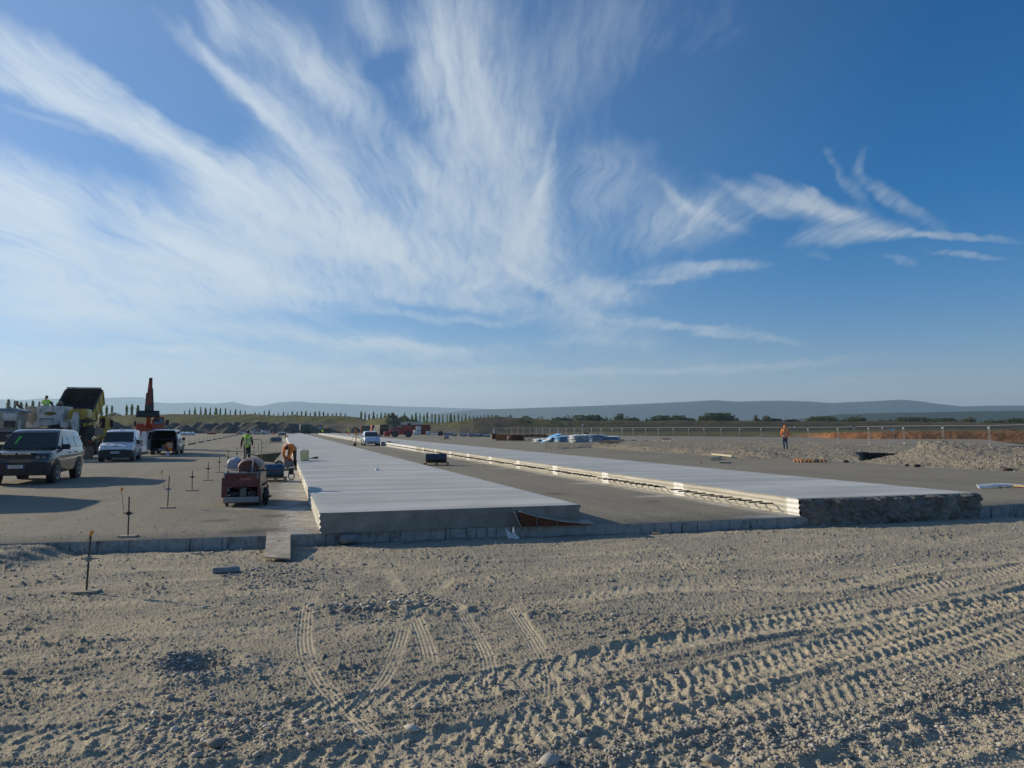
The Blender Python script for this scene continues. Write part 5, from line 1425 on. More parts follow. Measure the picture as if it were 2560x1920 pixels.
mb = MB(); mb.prism([(X2(-60), Z2(1022)), (X2(30), Z2(1020)), (X2(60), Z2(1026)), (X2(60), Z2(1030)), (X2(-60), Z2(1030))], .3, 1.5, 'Y'); mb.build('conveyor_belt', M('faded_blue_grey', (.24, .30, .33), .6, dirt=.5), t, bev=.03)
mb = MB(); mb.bb(X2(-60), X2(46), .1, 1.7, Z2(1080), Z2(1070)); mb.build('frame', M_GREYP, t, bev=.03)
mb = MB(); mb.bb(X2(-60), X2(40), .3, 1.6, Z2(1105), Z2(1080)); mb.build('chassis', M_DKST, t, bev=.03)
mb = MB(); mb.bb(X2(50), X2(54), -.2, .0, Z2(1082), Z2(1050)); mb.cyl((X2(52), -.1, .02), (X2(52), -.1, Z2(1080)), .07); mb.build('jacking_column', M_WHITE2, t, bev=.02)
for x0 in (X2(-30), X2(30)): crawler(x0, x0 + .4, -.4, 2.0, .7).build('crawler_track', M_DKST, t, smooth=0)
mb = MB(); mb.bb(X2(20), X2(38), -.25, .05, Z2(1093), Z2(1085)); mb.build('work_light', M_STEEL, t, bev=.03)

# dump truck tipping its load into the machine
TY = 53.0
o3 = atY(205, TY); k3 = TY / FPX / math.cos(SA) / (1 - math.tan(SA) * (205 - 1280) / FPX)
t = thing('dump_truck', 'yellow dump truck with its dark empty bed tipped up behind the paving machine', 'truck', o3, SA)
X3 = lambda px: (px - 205) * k3; Z3 = lambda py: LZ(py, TY)
# bed: floor from the low rear edge (near) to the high front edge (far), open towards us
bed = MB()
y0, y1 = -1.3, 2.9; zl, zh = 1.5, Z3(975) - .85
hw = 1.14; xc = X3(188)
d_ = Vector((0, y1 - y0, zh - zl)).normalized(); nrm = Vector((0, -d_.z, d_.y))
Lb = Vector((0, y1 - y0, zh - zl)).length
def BP(x, f, h): return Vector((xc + x, y0, zl)) + d_ * (f * Lb) + nrm * h
def plank(a, b2, c2, d2, th): bed.quad(a, b2, c2, d2, th)
plank(BP(-hw, 0, 0), BP(hw, 0, 0), BP(hw, 1, 0), BP(-hw, 1, 0), -.10)
for s in (-1, 1):
    bed.add([BP(s * hw, 0, 0), BP(s * hw, 1, 0), BP(s * hw, 1, 1.15), BP(s * hw, 0, .95), BP(s * (hw + .09), 0, 0), BP(s * (hw + .09), 1, 0), BP(s * (hw + .09), 1, 1.15), BP(s * (hw + .09), 0, .95)],
            [(0, 1, 2, 3), (7, 6, 5, 4), (0, 4, 5, 1), (1, 5, 6, 2), (2, 6, 7, 3), (3, 7, 4, 0)])
plank(BP(-hw, 1, -.05), BP(hw, 1, -.05), BP(hw, 1.0, 1.25), BP(-hw, 1.0, 1.25), -.08)
bd = bed.build('tipper_bed', M('worn_dark_bed', (.055, .052, .05), .75, .1, .3, 3, dirt=.4), t, smooth=0)
ob = MB()
for s in (-1, 1):
    ob.add([BP(s * (hw + .095), 0, 0), BP(s * (hw + .095), 1, 0), BP(s * (hw + .095), 1, 1.1), BP(s * (hw + .095), 0, .9), BP(s * (hw + .14), 0, 0), BP(s * (hw + .14), 1, 0), BP(s * (hw + .14), 1, 1.1), BP(s * (hw + .14), 0, .9)],
            [(0, 1, 2, 3), (7, 6, 5, 4), (0, 4, 5, 1), (1, 5, 6, 2), (2, 6, 7, 3), (3, 7, 4, 0)])
    for f in (.2, .45, .7, .95): ob.quad(BP(s * (hw + .14), f - .02, 0), BP(s * (hw + .14), f + .02, 0), BP(s * (hw + .14), f + .02, 1.0), BP(s * (hw + .14), f - .02, 1.0), .06 * s)
ob.build('bed_side', M_YEL, bd, smooth=0)
mb = MB(); mb.tube([BP(-hw, 1.005, 1.25), BP(hw, 1.005, 1.25)], .06, 8); mb.build('top_rail', M_WHITE2, bd)
mb = MB(); mb.bb(X3(200), X3(212), .4, 7.2, .75, 1.05); mb.bb(X3(182), X3(226), 1.0, 4.0, .6, .8); mb.build('chassis', M_DKST, t)
mb = MB(); mb.bb(X3(206), X3(226), 5.0, 6.9, .7, 2.9); cab = mb.build('cab', M_YEL, t, bev=.08)
mb = MB(); mb.bb(X3(208), X3(224), 4.97, 5.0, 1.9, 2.7); mb.build('rear_window', M_GLASS, cab)
mb = MB(); mb.box((X3(231), 6.5, 2.3), (.2, .1, .6)); mb.tube([(X3(226), 6.5, 2.6), (X3(231), 6.5, 2.55)], .025, 6); mb.build('mirror', M_BLACK, cab, bev=.03)
mb = MB(); mb.cyl((X3(202), 3.4, .95), (X3(196), 3.0, zl + 1.9), .10); mb.build('lifting_ram', M_STEEL, t)
for yy in (1.2, 2.6, 6.0):
    for xx in (X3(176), X3(230)): wheel(t, xx, yy, .52, .32, M_DKRIM, 6)
for s in (-1, 1):
    mb = MB(); mb.box((xc + s * .9, .35, .95), (.4, .06, .16)); mb.build('tail_light', M_REDL, t)

# orange excavator with wide ditching bucket, seen head on
EY = 66.0
oe = atY(376, EY); XE = lambda px: (px - 376) / FPX * EY; ZE = lambda py: LZ(py, EY)
t = thing('wheeled_excavator', 'orange wheeled excavator with raised boom and wide black bucket', 'excavator', oe, R(25))
mb = MB(); mb.bb(-1.2, 1.2, .6, 3.2, 1.15, 2.0); mb.bb(-1.15, .2, 1.2, 3.2, 2.0, 2.35); mb.build('upper_body', M_ORANGE, t, bev=.08)
mb = MB(); mb.prism([(.3, 1.25), (.3, 2.1), (.45, 2.95), (1.7, 2.95), (1.75, 1.25)], .22, 1.15, 'X'); cab = mb.build('cab', M_ORANGE, t, bev=.06)
mb = MB(); mb.quad((.30, .285, 1.45), (1.07, .285, 1.45), (1.07, .40, 2.78), (.30, .40, 2.78), .02); mb.build('windscreen', M_GLASS2, cab)
mb = MB(); mb.bb(1.15, 1.165, .55, 1.5, 1.9, 2.8); mb.build('side_window', M_GLASS2, cab)
mb = MB(); mb.cyl((.7, 1.0, 2.95), (.7, 1.0, 3.2), .09); mb.build('beacon', M_ORANGE, cab)
mb = MB(); mb.box((1.42, .5, 2.45), (.25, .1, .45)); mb.tube([(1.15, .5, 2.5), (1.42, .5, 2.5)], .03, 6); mb.build('mirror', M_BLACK, t, bev=.03)
mb = MB(); mb.box((-1.2, .5, 2.35), (.2, .1, .4)); mb.tube([(-1.2, .52, 2.2), (-1.1, .8, 1.9)], .03, 6); mb.build('mirror', M_BLACK, t, bev=.03)
mb = MB(); mb.loft([[(c - .18, y, z) , (c + .18, y, z), (c + .18, y + .30, z + .12), (c - .18, y + .30, z + .12)] for c, y, z in ((-.15, .9, 1.7), (-.12, -.1, 3.1), (-.08, -.5, 4.3), (-.03, -.3, 5.5))]); mb.build('boom', M_ORANGE, t, bev=.05)
mb = MB(); mb.loft([[(c - w_, y, z), (c + w_, y, z), (c + w_, y + .4, z + .05), (c - w_, y + .4, z + .05)] for c, y, z, w_ in ((-.02, -.85, 6.35, .14), (-.04, -.95, 5.6, .17), (-.06, -1.15, 4.6, .25), (-.10, -1.4, 3.75, .32))]); st_ = mb.build('stick', M('dark_orange_paint', (.26, .045, .016), .5, dirt=.4), t, bev=.04)
mb = MB(); mb.cyl((.14, -1.0, 5.4), (.24, -1.35, 3.9), .055); mb.cyl((-.30, -1.0, 5.0), (-.36, -1.3, 3.8), .06); mb.cyl((-.03, -.6, 5.9), (-.03, -.9, 6.3), .1); mb.build('ram', M_DKST, st_)
mb = MB(); mb.bb(-.42, .30, -1.75, -1.25, 3.4, 3.95); mb.build('quick_coupler', M_DKST, t, bev=.06)
mb = MB(); pr = [(-1.35, 3.42), (-1.7, 3.45), (-2.05, 3.2), (-2.1, 2.92), (-1.8, 2.85), (-1.75, 2.95), (-1.95, 3.0), (-1.9, 3.15), (-1.65, 3.33), (-1.35, 3.34)]
mb.prism(pr, -1.05, .75, 'X'); mb.prism(pr[:5], -1.06, -1.02, 'X'); mb.prism(pr[:5], .72, .76, 'X'); mb.build('bucket', M_BLACK, t, bev=.015)
mb = MB(); mb.bb(-.5, .5, .3, 3.0, .65, 1.15); mb.build('undercarriage', M_DKST, t, bev=.04)
mb = MB(); mb.bb(-1.2, 1.2, -.4, -.3, .25, .75); mb.build('dozer_blade', M_ORANGE, t, bev=.02)
mb = MB(); mb.bb(-1.2, -.35, .2, .6, 1.15, 1.75); mb.tube([(-.4, .3, 1.15), (-.4, .25, 2.2), (-.4, .9, 2.3)], .03, 6); mb.tube([(.2, .2, 1.2), (.2, .25, 2.7)], .04, 6); mb.build('step_box', M_ORANGE, t, bev=.03)
for xx in (-.95, .95):
    for yy in (.5, 2.6): wheel(t, xx, yy, .5, .4, M_DKRIM, 6)
# yellow rod barrier between car and paving machine
t = thing('rope_barrier', 'yellow tape barrier on a thin post between dark car and white van', 'barrier', G(226, 1139), SA)
mb = MB(); mb.cyl((0, 0, 0), (0, 0, 1.0), .022, n=6); mb.cyl((-1.9, .6, 0), (-1.9, .6, 1.0), .022, n=6); mb.build('post', M_YEL, t)
mb = MB(); mb.tube([(-1.9, .6, .95), (-.9, .3, .88), (0, 0, .95), (.8, -.1, 1.0)], .018, 6); mb.build('tape', M_YEL, t)
t = thing('worn_bucket', 'small pale bucket on the ground behind the open silver van', 'bucket', G(419, 1138.5), 0)
mb = MB(); mb.ring([(0, .09), (.26, .125), (.26, .115), (.02, .085)], (0, 0, 0), 'Z', 16); mb.cyl((0, 0, .005), (0, 0, .02), .088); mb.build('pail', M_WPLAS, t)
mb = MB(); mb.tube([(-.12, 0, .25), (-.06, -.06, .34), (.06, -.06, .34), (.12, 0, .25)], .006, 6); mb.build('handle', M_STEEL, t)
# ------------------------------------------------------------------ things on the lot, near
def zfix(o, d): o.location.z += d
# survey stakes with wooden feet, clamps and a string line
M_FLAG = M('orange_flag', (.75, .28, .02), .6); M_STRING = M('straw_string', (.45, .40, .22), .9)
def stake(loc, h, label, wire=None, clampz=.45, group='survey stakes along the string line', footw=.30, rz=None, whiteclamp=False, lean=0.0):
    t = thing('survey_stake', label, 'stake', loc, random.uniform(-.4, .4) if rz is None else rz, group)
    mb = MB(); mb.tube([(0, 0, .02), (lean * .4, 0, h * .5), (lean, 0, h)], [.0125, .0125, .012], 8); mb.build('rod', M_DKST, t)
    mb = MB(); mb.box((0, 0, .014), (footw, .19, .028)); mb.build('foot', M_WOODG, t, bev=.005)
    mb = MB(); mb.box((lean * .5, 0, clampz), (.055, .055, .06)); mb.cyl((lean * .5 - .09, 0, clampz), (lean * .5 + .075, 0, clampz), .011, n=8); mb.cyl((lean * .5, -.05, clampz + .01), (lean * .5, .05, clampz + .01), .016, n=8)
    mb.build('clamp', M_GALV if whiteclamp else M_DKST, t)
    if wire:
        mb = MB(); mb.tube([(-.08, 0, clampz)] + wire, .004, 5); wr = mb.build('wire', M_DKST, t)
        mb = MB(); mb.ell(wire[-1], (.022, .022, .026), 8, 6); mb.box(Vector(wire[-1]) + Vector((.012, 0, .02)), (.04, .012, .035), rot=(0, .4, .3)); mb.build('flag', M_FLAG, wr)
    return t
def at(px, py, z=0.0): return G(px, py, z)
gz1 = float(hground(np.array([G(216, 1480, GZ).x]), np.array([G(216, 1480, GZ).y]))[0][0])
s1 = stake(G(216, 1481, gz1), .72, 'survey stake on the dirt in front of the lot edge with an orange tip', wire=[(-.03, 0, .60), (.03, 0, .735)], clampz=.42, rz=.1, lean=.03, whiteclamp=True)
s2 = stake(at(320, 1342), .70, 'survey stake at the lot edge with a bent wire and orange ball', wire=[(-.11, 0, .60), (-.14, 0, .82)], clampz=.41, rz=0, lean=0)
s3 = stake(at(419, 1270), .76, 'survey stake with pale clamp and yellow flag wire beyond the car shadow', wire=[(-.12, 0, .62), (-.16, 0, .85)], clampz=.45, rz=.1, lean=.02, whiteclamp=True)
s4 = stake(at(480, 1227), .62, 'dark survey stake left of the red machine, second before the white van shadow', clampz=.42, rz=0)
s5 = stake(at(520, 1201), .68, 'dark survey stake straight left of the red machine lid', clampz=.43, rz=0)
s6 = stake(at(548, 1181), .72, 'dark survey stake left of the red machine tank', clampz=.44, rz=0)
s7 = stake(at(570, 1167), .80, 'dark survey stake in front of the man in the yellow vest', clampz=.46, rz=0)
s8 = stake(at(592, 1155), .80, 'dark survey stake just left of the yellow vest man', clampz=.46, rz=0)
s9 = stake(at(228, 1149), .80, 'lone survey stake between the dark car and the white van', clampz=.42, rz=0, group=None)
line_ = [(SL(G(592, 1155))), (SL(G(716, 1088)))]
for i in range(22):
    f = (i + 1) / 22
    u_ = line_[0][0] + (line_[1][0] - line_[0][0]) * f; v_ = line_[0][1] + (line_[1][1] - line_[0][1]) * f
    q = S(u_ + random.uniform(-.08, .08), v_)
    o = dup(s5, q, random.uniform(-.3, .3), label='small survey stake in the line beside the near strip, beyond the yellow vest', group='far stakes beside the near strip')
M_PIPE = M('dark_pipe', (.07, .072, .075), .6, .2)
mb = MB(); prev = None
lA, lB = SL(G(300, 1146)), SL(G(596, 1087.5))
for i in range(30):
    f = i / 29; u_ = lA[0] + (lB[0] - lA[0]) * f; v_ = lA[1] + (lB[1] - lA[1]) * f
    if v_ > 26: dup(s5, S(u_, v_ + random.uniform(-.4, .4)), random.uniform(-.3, .3), label='small survey stake in the far left line with rails at its foot', group='far stakes of the left line')
for i in range(14):
    f = (i + .25) / 14; g_ = f + .045
    a_ = S(lA[0] + (lB[0] - lA[0]) * f, lA[1] + (lB[1] - lA[1]) * f, .05); b_ = S(lA[0] + (lB[0] - lA[0]) * g_, lA[1] + (lB[1] - lA[1]) * g_, .05)
    mb = MB(); mb.box((0, 0, 0), (.16, (b_ - a_).length, .10)); mb.box((0, 0, .07), (.08, (b_ - a_).length * .98, .04)); o = mb.build('guide_rail', M_PIPE, bev=.01); o.location = (a_ + b_) / 2; o.rotation_euler = (0, 0, math.atan2(-(b_.x - a_.x), b_.y - a_.y))
    tag(o, 'short dark rail lying in the row along the far left stakes', 'rail', 'rails along the far left stakes')
# string line
sp_ = [G(-200, 1600, -.12), Vector(s1.location) + Vector((0, 0, .60)), Vector(s2.location) + Vector((0, 0, .29)), Vector(s3.location) + Vector((0, 0, .25))]
mb = MB(); mb.tube(sp_, .0014, 5); tag(mb.build('string_line', M_STRING), 'thin straw coloured string running from stake to stake at the left', 'string')

# boards, ramp and rubble at the edge
o = thing('ramp_board', 'weathered plywood board leaning against the lot edge', 'board', (0, 0, 0))
a_, b_, c_, d_ = G(667, 1332, .02), G(726, 1334, .02), G(726, 1399, -.13), G(662, 1395, -.13)
mb = MB(); mb.quad(d_, c_, b_, a_, .022); mb.build('board', M_PLY, o)
cc = (a_ + b_) / 2 * .62 + (c_ + d_) / 2 * .38; nn = (b_ - a_).cross(a_ - d_).normalized()
mb = MB(); mb.box(cc + nn * .022 + Vector((.02, 0, 0)), (.035, .035, .012)); mb.build('bolt', M_DKST, o)
# steel wedge ramp
t = thing('steel_ramp', 'low curved steel wedge ramp in front of the near strip end', 'ramp', G(1325, 1316), SA - R(6))
ux = lambda px: (px - 1325) / FPX * YG(1316) * 1.03
x0, x1 = ux(1299), ux(1488)
prof = [(x0 + (x1 - x0) * f, .275 * (1 - f) ** 1.55 * (1 - .12 * math.sin(f * 3)) + .012) for f in np.linspace(0, 1, 12)]
mb = MB()
pl = [(x, z, 0) for x, z in prof]
secs = [[(x, -.05, z), (x, .42, z + .02), (x, .42, z + .032), (x, -.05, z + .012)] for x, z in prof]
mb.loft(secs); mb.build('deck', M_PLY, t)
mb = MB(); mb.add([(x0, -.02, .0), (x1 - .1, -.02, 0.0)] + [(x, -.02, z) for x, z in prof[::-1]] + [(x0, .0, .0), (x1 - .1, .0, 0.0)] + [(x, .0, z) for x, z in prof[::-1]], [tuple(range(14))[::-1], tuple(range(14, 28))] + [(k, (k + 1) % 14, 14 + (k + 1) % 14, 14 + k) for k in range(14)]); mb.build('web', M_RUST, t, smooth=0)
mb = MB(); mb.quad((x0 - .10, -.05, .29), (x0 - .10, .42, .29), (x0 + .03, .42, .0), (x0 + .03, -.05, 0), .014); mb.build('end_plate', M_PLY, t)
mb = MB()
for f in (.22, .48): xx = x0 + (x1 - x0) * f; mb.box((xx, -.035, .10 * (1 - f) + .03), (.012, .03, .2 * (1 - f) + .05))
mb.build('stiffener', M_STEEL, t)
def rock(name, label, cat, loc, dims, mat, seed, rz=0, tilt=0.0):
    r = np.random.default_rng(seed); bm = bmesh.new(); bmesh.ops.create_icosphere(bm, subdivisions=3, radius=1)
    V = np.array([v.co[:] for v in bm.verts]); F = np.array([[v.index for v in f.verts] for f in bm.faces]); bm.free()
    k = 1 + .22 * fbm(V[:, 0] * 1.6 + seed, V[:, 1] * 1.6 + V[:, 2] * 1.3, 3, seed) 
    V = np.sign(V) * np.abs(V) ** .75 * k[:, None] * np.array(dims) / 2
    o = npmesh(name, V, F, mat); o.location = loc; o.rotation_euler = (0, tilt, rz); tag(o, label, cat); return o
M_GCON = M('broken_concrete', (.20, .215, .225), .9, 0, .25, 9, bmp=.6, bscale=30)
rock('concrete_lump', 'long grey concrete lump lying on the dirt left of the board', 'rubble', G(565, 1425, -.13), (.42, .16, .10), M_GCON, 4, R(12))
rock('pale_stone', 'small pale stone right of the plywood board', 'stone', G(778, 1396, -.13), (.09, .05, .07), M('pale_stone', (.5, .47, .4), .9, 0, .2, 20), 9, .5)
rock('cement_spill', 'flat tongue of spilled cement hanging over the lot edge by the near strip corner', 'rubble', G(872, 1347, -.10), (.36, .34, .17), M_GCON, 12, .3)
mb = MB(); mb.box((0, 0, 0), (.16, .025, .02)); o = mb.build('wood_offcut', M_WOOD, bev=.003, loc=G(1640, 1333, -.13), rz=-.5); tag(o, 'tiny yellow wood offcut at the foot of the lot edge', 'offcut')
mb = MB(); q = G(1283, 1346, -.13)
mb.add([q + Vector(v) for v in [(-.10, 0, 0), (-.14, .02, .17), (-.02, .05, .08), (.02, 0, 0), (.0, .06, .22), (.05, .05, .06), (.13, -.02, .01), (.03, -.05, -.01)]], [(0, 1, 2, 3), (3, 2, 4, 5), (3, 5, 6, 7)])
o = mb.build('plastic_scrap', M('clear_plastic', (.50, .54, .56), .3, 0, .1, 6), smooth=0); tag(o, 'crumpled pale plastic scrap at the foot of the lot edge', 'scrap')
so = o.modifiers.new('s', 'SOLIDIFY'); so.thickness = .004

# ------------------------------------------------------------------ red power unit by the near strip
t = thing('power_unit', 'old dark red power unit with open engine bay and grey lid', 'machine', G(604, 1266), SA - R(3))
W_ = .84; H0 = .10; H1 = .80
mb = MB(); mb.bb(-W_ / 2, W_ / 2, -.03, .0, .47, H1); mb.bb(-W_ / 2, -W_ / 2 + .09, -.03, .0, H0, .47); mb.bb(W_ / 2 - .06, W_ / 2, -.03, .0, H0, .47)
mb.bb(-W_ / 2, -W_ / 2 + .02, 0, 1.15, H0, H1); mb.bb(W_ / 2 - .02, W_ / 2, 0, 1.15, H0, H1); mb.bb(-W_ / 2, W_ / 2, 1.13, 1.15, H0, H1); mb.bb(-W_ / 2, W_ / 2, .0, 1.15, H0 - .02, H0)
pu = mb.build('housing', M_DRED, t, bev=.006)
mb = MB(); mb.bb(-W_ / 2 - .02, W_ / 2 + .02, -.05, 1.17, H1, H1 + .03); mb.build('lid', M_GREYP, t, bev=.01)
mb = MB()
for x in (-.33, -.06, .12, .3):
    m2 = MB(); m2.box((x, .02, H1 + .045), (.03, .12, .05)); m2.build('latch', M_BLACK, t, bev=.005)
mb.cyl((.10, .05, H1 + .07), (-.02, .05, H1 + .06), .02, n=8); mb.build('lid_handle', M_BLACK, t, bev=.005)
mb = MB(); mb.bb(-W_ / 2 + .02, W_ / 2 - .02, -.06, -.03, H0, .235); mb.build('front_plate', M_GREYP, t, bev=.006)
mb = MB(); mb.bb(-.06, .10, .04, .4, .22, .43); mb.build('engine_block', M('engine_grey', (.13, .145, .14), .5, .3, dirt=.5), t, bev=.02)
mb = MB(); mb.cyl((-.3, .1, .28), (-.1, .15, .3), .07); mb.tube([(-.33, .03, .45), (-.33, .03, .30), (-.25, .08, .22)], .015, 6); mb.tube([(-.2, .05, .44), (0, .05, .46), (.2, .1, .40), (.25, .1, .2)], .018, 6); mb.box((.22, .2, .25), (.18, .3, .22)); mb.build('engine_parts', M_DKST, t)
mb = MB(); mb.box((-.30, .0, .275), (.06, .03, .03)); mb.box((-.30, .0, .39), (.04, .03, .025)); mb.bb(-.33, -.24, -.02, .0, .455, .47); mb.bb(-.33, -.305, -.02, .0, .40, .47); mb.box((.05, .02, .437), (.09, .03, .02)); mb.build('fitting', M_GALV, t)
mb = MB(); mb.box((-.40, -.04, .74), (.03, .03, .14), rot=(0, .25, 0)); mb.box((.36, -.045, .74), (.03, .03, .13), rot=(0, -.1, 0)); mb.build('gas_strut', M_GALV, t)
mb = MB(); mb.box((.085, -.034, .665), (.27, .008, .055)); lb = mb.build('name_label', M_RED, t)
mb = MB()
for k in range(9): mb.box((-.02 + k * .026, -.0385, .665 + .003 * math.sin(k * 2.1)), (.017, .002, .022 + .008 * math.sin(k * 3.3)), rot=(0, .25, 0))
kind(mb.build('worn_print', M_GALV, lb), 'stuff')
mb = MB(); mb.bb(-W_ / 2 - .06, -W_ / 2 - .005, .05, 1.0, .22, .7); mb.build('side_door', M_DRED, t, bev=.01)
for x, y in ((-.35, .1), (.36, .15), (-.35, 1.0)):
    mb = MB(); mb.cyl((x - .03, y, .06), (x + .03, y, .06), .06, n=14); mb.build('caster', M_TYRE, t)
wheel(t, .52, .35, .22, .12, M_DKRIM, 5)
mb = MB(); mb.tube([(.46, .1, .5), (.55, .08, .56), (.60, .08, .47), (.55, .08, .38), (.48, .1, .42)], .025, 8); mb.cyl((.5, .1, .2), (.68, .05, .235), .025, n=8); mb.build('hose_loop', M_BLACK, t)
mb = MB(); mb.box((.49, .0, .44), (.05, .06, .05)); mb.box((.49, .0, .36), (.025, .04, .08)); mb.build('tap', M_GALV, t, bev=.01)
mb = MB()
secs = []
for y in np.linspace(.25, 1.9, 9):
    f = (y - .25) / 1.65; k = .80 + .2 * math.sin(min(1, f * 4) * PI / 2) if f < .5 else .80 + .2 * math.sin(min(1, (1 - f) * 4) * PI / 2)
    secs.append([(.12 + .30 * k * math.cos(a), y, .93 + .22 * k * max(-.5, math.sin(a))) for a in np.linspace(0, 2 * PI, 20, endpoint=False)])
mb.loft(secs); mb.build('fuel_tank', M_DRED, t)
mb = MB(); mb.bb(-.12, .42, 1.1, 1.9, .15, .85); mb.build('rear_box', M_DRED, t, bev=.02)
mb = MB(); mb.loft([[(-.46, y, .86), (-.18, y, .86), (-.18, y, 1.10 - d), (-.27, y, 1.16 - d), (-.42, y, 1.12 - d), (-.47, y, 1.04 - d)] for y, d in ((.9, .05), (1.0, 0), (1.5, 0), (1.6, .05))]); mb.build('filter_housing', M('pale_lilac_grey', (.40, .41, .46), .5, dirt=.3), t, bev=.02)
mb = MB(); mb.tube([(.22, .06, .84), (.25, .12, 1.16)], .017, 8); mb.tube([(.25, .12, 1.16), (.43, .2, .84)], .006, 5); mb.build('prop_rod', M_GALV, t)
mb = MB(); mb.tube([(-.02, .9, 1.12), (-.02, .9, 1.62), (.14, .9, 1.62)], .016, 6); mb.tube([(.14, .9, 1.62), (.36, .95, 1.60)], .008, 6); mb.tube([(.36, .95, 1.60), (.36, .95, 1.08)], .008, 6); mb.build('pipe_frame', M_STEEL, t)
# arm with a dark work lamp
mb = MB(); mb.cyl((.40, .3, .85), (1.10, .12, .86), .018, n=10); ar = mb.build('lamp_arm', M_DRED, t)
mb = MB(); mb.box((1.14, .11, .83), (.14, .10, .16), taper=(.7, 1)); mb.tube([(1.08, .1, .76), (1.09, .1, .66), (1.12, .1, .635), (1.18, .1, .635), (1.21, .1, .66), (1.22, .1, .76)], .014, 8); mb.build('work_lamp', M_BLACK, ar, bev=.02)

# blue drum lying on a pallet behind it
def pallet(loc, rz, label, s=1.0, mat=M_WOOD, group=None, w=1.2, d=.8):
    t = thing('wooden_pallet', label, 'pallet', loc, rz, group); t.scale = (s, s, s)
    mb = MB()
    for k in range(5): mb.box((0, -d / 2 + .06 + k * (d - .12) / 4, .133), (w, .10, .022))
    mb.build('deck_boards', mat, t, bev=.003)
    mb = MB()
    for x in (-w / 2 + .06, 0, w / 2 - .06): mb.box((x, 0, .111), (.10, d, .022)); 
    for y in (-d / 2 + .05, 0, d / 2 - .05): mb.box((0, y, .011), (w, .10, .022))
    mb.build('bearers', mat, t, bev=.003)
    for x in (-w / 2 + .06, 0, w / 2 - .06):
        for y in (-d / 2 + .05, 0, d / 2 - .05):
            mb = MB(); mb.box((x, y, .061), (.11, .10, .078)); mb.build('block', mat, t, bev=.003)
    return t
def drum(loc, rz, label, L=.86, r=.29, mat=M_BLUE, group=None, lidmat=None):
    """steel drum lying along local x, resting on loc"""
    t = thing('steel_drum', label, 'drum', loc, rz, group); h = L / 2
    pr = [(-h, r * .96), (-h, r), (-h + .02, r), (-h + .03, r * .97), (-.17 * L - .02, r * .97), (-.17 * L, r * 1.0), (-.17 * L + .02, r * .97), (.17 * L - .02, r * .97), (.17 * L, r * 1.0), (.17 * L + .02, r * .97), (h - .03, r * .97), (h - .02, r), (h, r), (h, r * .96), (h - .015, r * .94), (h - .015, .001), (-h + .015, .001), (-h + .015, r * .94)]
    mb = MB(); mb.ring(pr, (0, 0, r), 'X', 28); mb.build('shell', mat, t)
    for s in (-1, 1):
        mb = MB(); mb.cyl((s * (h - .016), 0, r), (s * (h - .011), 0, r), r * .93, n=24)
        mb.cyl((s * (h - .012), .5 * r, r * 1.3), (s * (h + .004), .5 * r, r * 1.3), .03, n=10)
        mb.build('lid', lidmat or mat, t)
    return t
pl = pallet(G(688, 1204.5) + SW * .4, SA, 'pallet under the lying blue drum behind the red machine', w=.80, d=.9)
drum(G(680, 1204.5) + SW * .35 + Vector((0, 0, .145)), SA, 'blue drum lying on a pallet behind the red machine', L=.80, r=.24)
# wheelbarrow
t = thing('wheelbarrow', 'dark green wheelbarrow standing behind the blue drum', 'wheelbarrow', G(672, 1172), SA)
k_ = .95
mb = MB(); mb.loft([[(-.30, -.26, .40), (.22, -.26, .34), (.22, .26, .34), (-.30, .26, .40)], [(-.52, -.34, .66), (.55, -.34, .74), (.55, .34, .74), (-.52, .34, .66)]], caps=False); mb.f.append((3, 2, 1, 0)); tr = mb.build('tray', M('olive_green', (.075, .085, .05), .5, .2, dirt=.5), t, smooth=0); so = tr.modifiers.new('s', 'SOLIDIFY'); so.thickness = .012
mb = MB()
for s in (-1, 1): mb.tube([(-.95, s * .28, .74), (-.5, s * .27, .60), (-.3, s * .25, .38), (.2, s * .2, .32), (.46, s * .07, .20)], .016, 8); mb.tube([(-.25, s * .25, .38), (-.35, s * .27, .0), (-.1, s * .25, .36)], .016, 8)
mb.build('frame', M_STEEL, t)
wh = wheel(t, .46, 0, .19, .09, M_STEELW, 5); wh.rotation_euler = (0, 0, PI / 2); wh.location = (.46, 0, .19)
mb = MB()
for s in (-1, 1): mb.tube([(-1.05, s * .285, .78), (-.93, s * .28, .735)], .022, 8)
mb.build('grip', M_BLACK, t)
# core pump next to the bending worker
t = thing('concrete_saw', 'small grey and red concrete saw beside the bending worker', 'machine', G(722, 1171), SA)
mb = MB(); mb.bb(-.22, .22, 0, .5, .06, .36); mb.build('body', M_GREYP, t, bev=.03)
mb = MB(); mb.loft([[(-.20, y, .36), (.18, y, .36), (.12, y, .47), (-.12, y, .49)] for y in (.05, .42)]); mb.build('motor_cover', M_RED, t, bev=.02)
mb = MB(); mb.box((-.12, .1, .50), (.14, .12, .12), rot=(0, .5, 0)); mb.tube([(-.18, .3, .4), (-.22, .45, .58), (-.1, .5, .60)], .015, 6); mb.build('air_filter', M_DKST, t, bev=.02)
mb = MB(); mb.bb(-.26, -.22, .1, .4, .05, .34); mb.build('blade_guard', M_BEIGE, t, bev=.02)
for x in (-.2, .2):
    for y in (.06, .44): mb = MB(); mb.cyl((x - .02, y, .05), (x + .02, y, .05), .05, n=12); mb.build('wheel', M_TYRE, t)
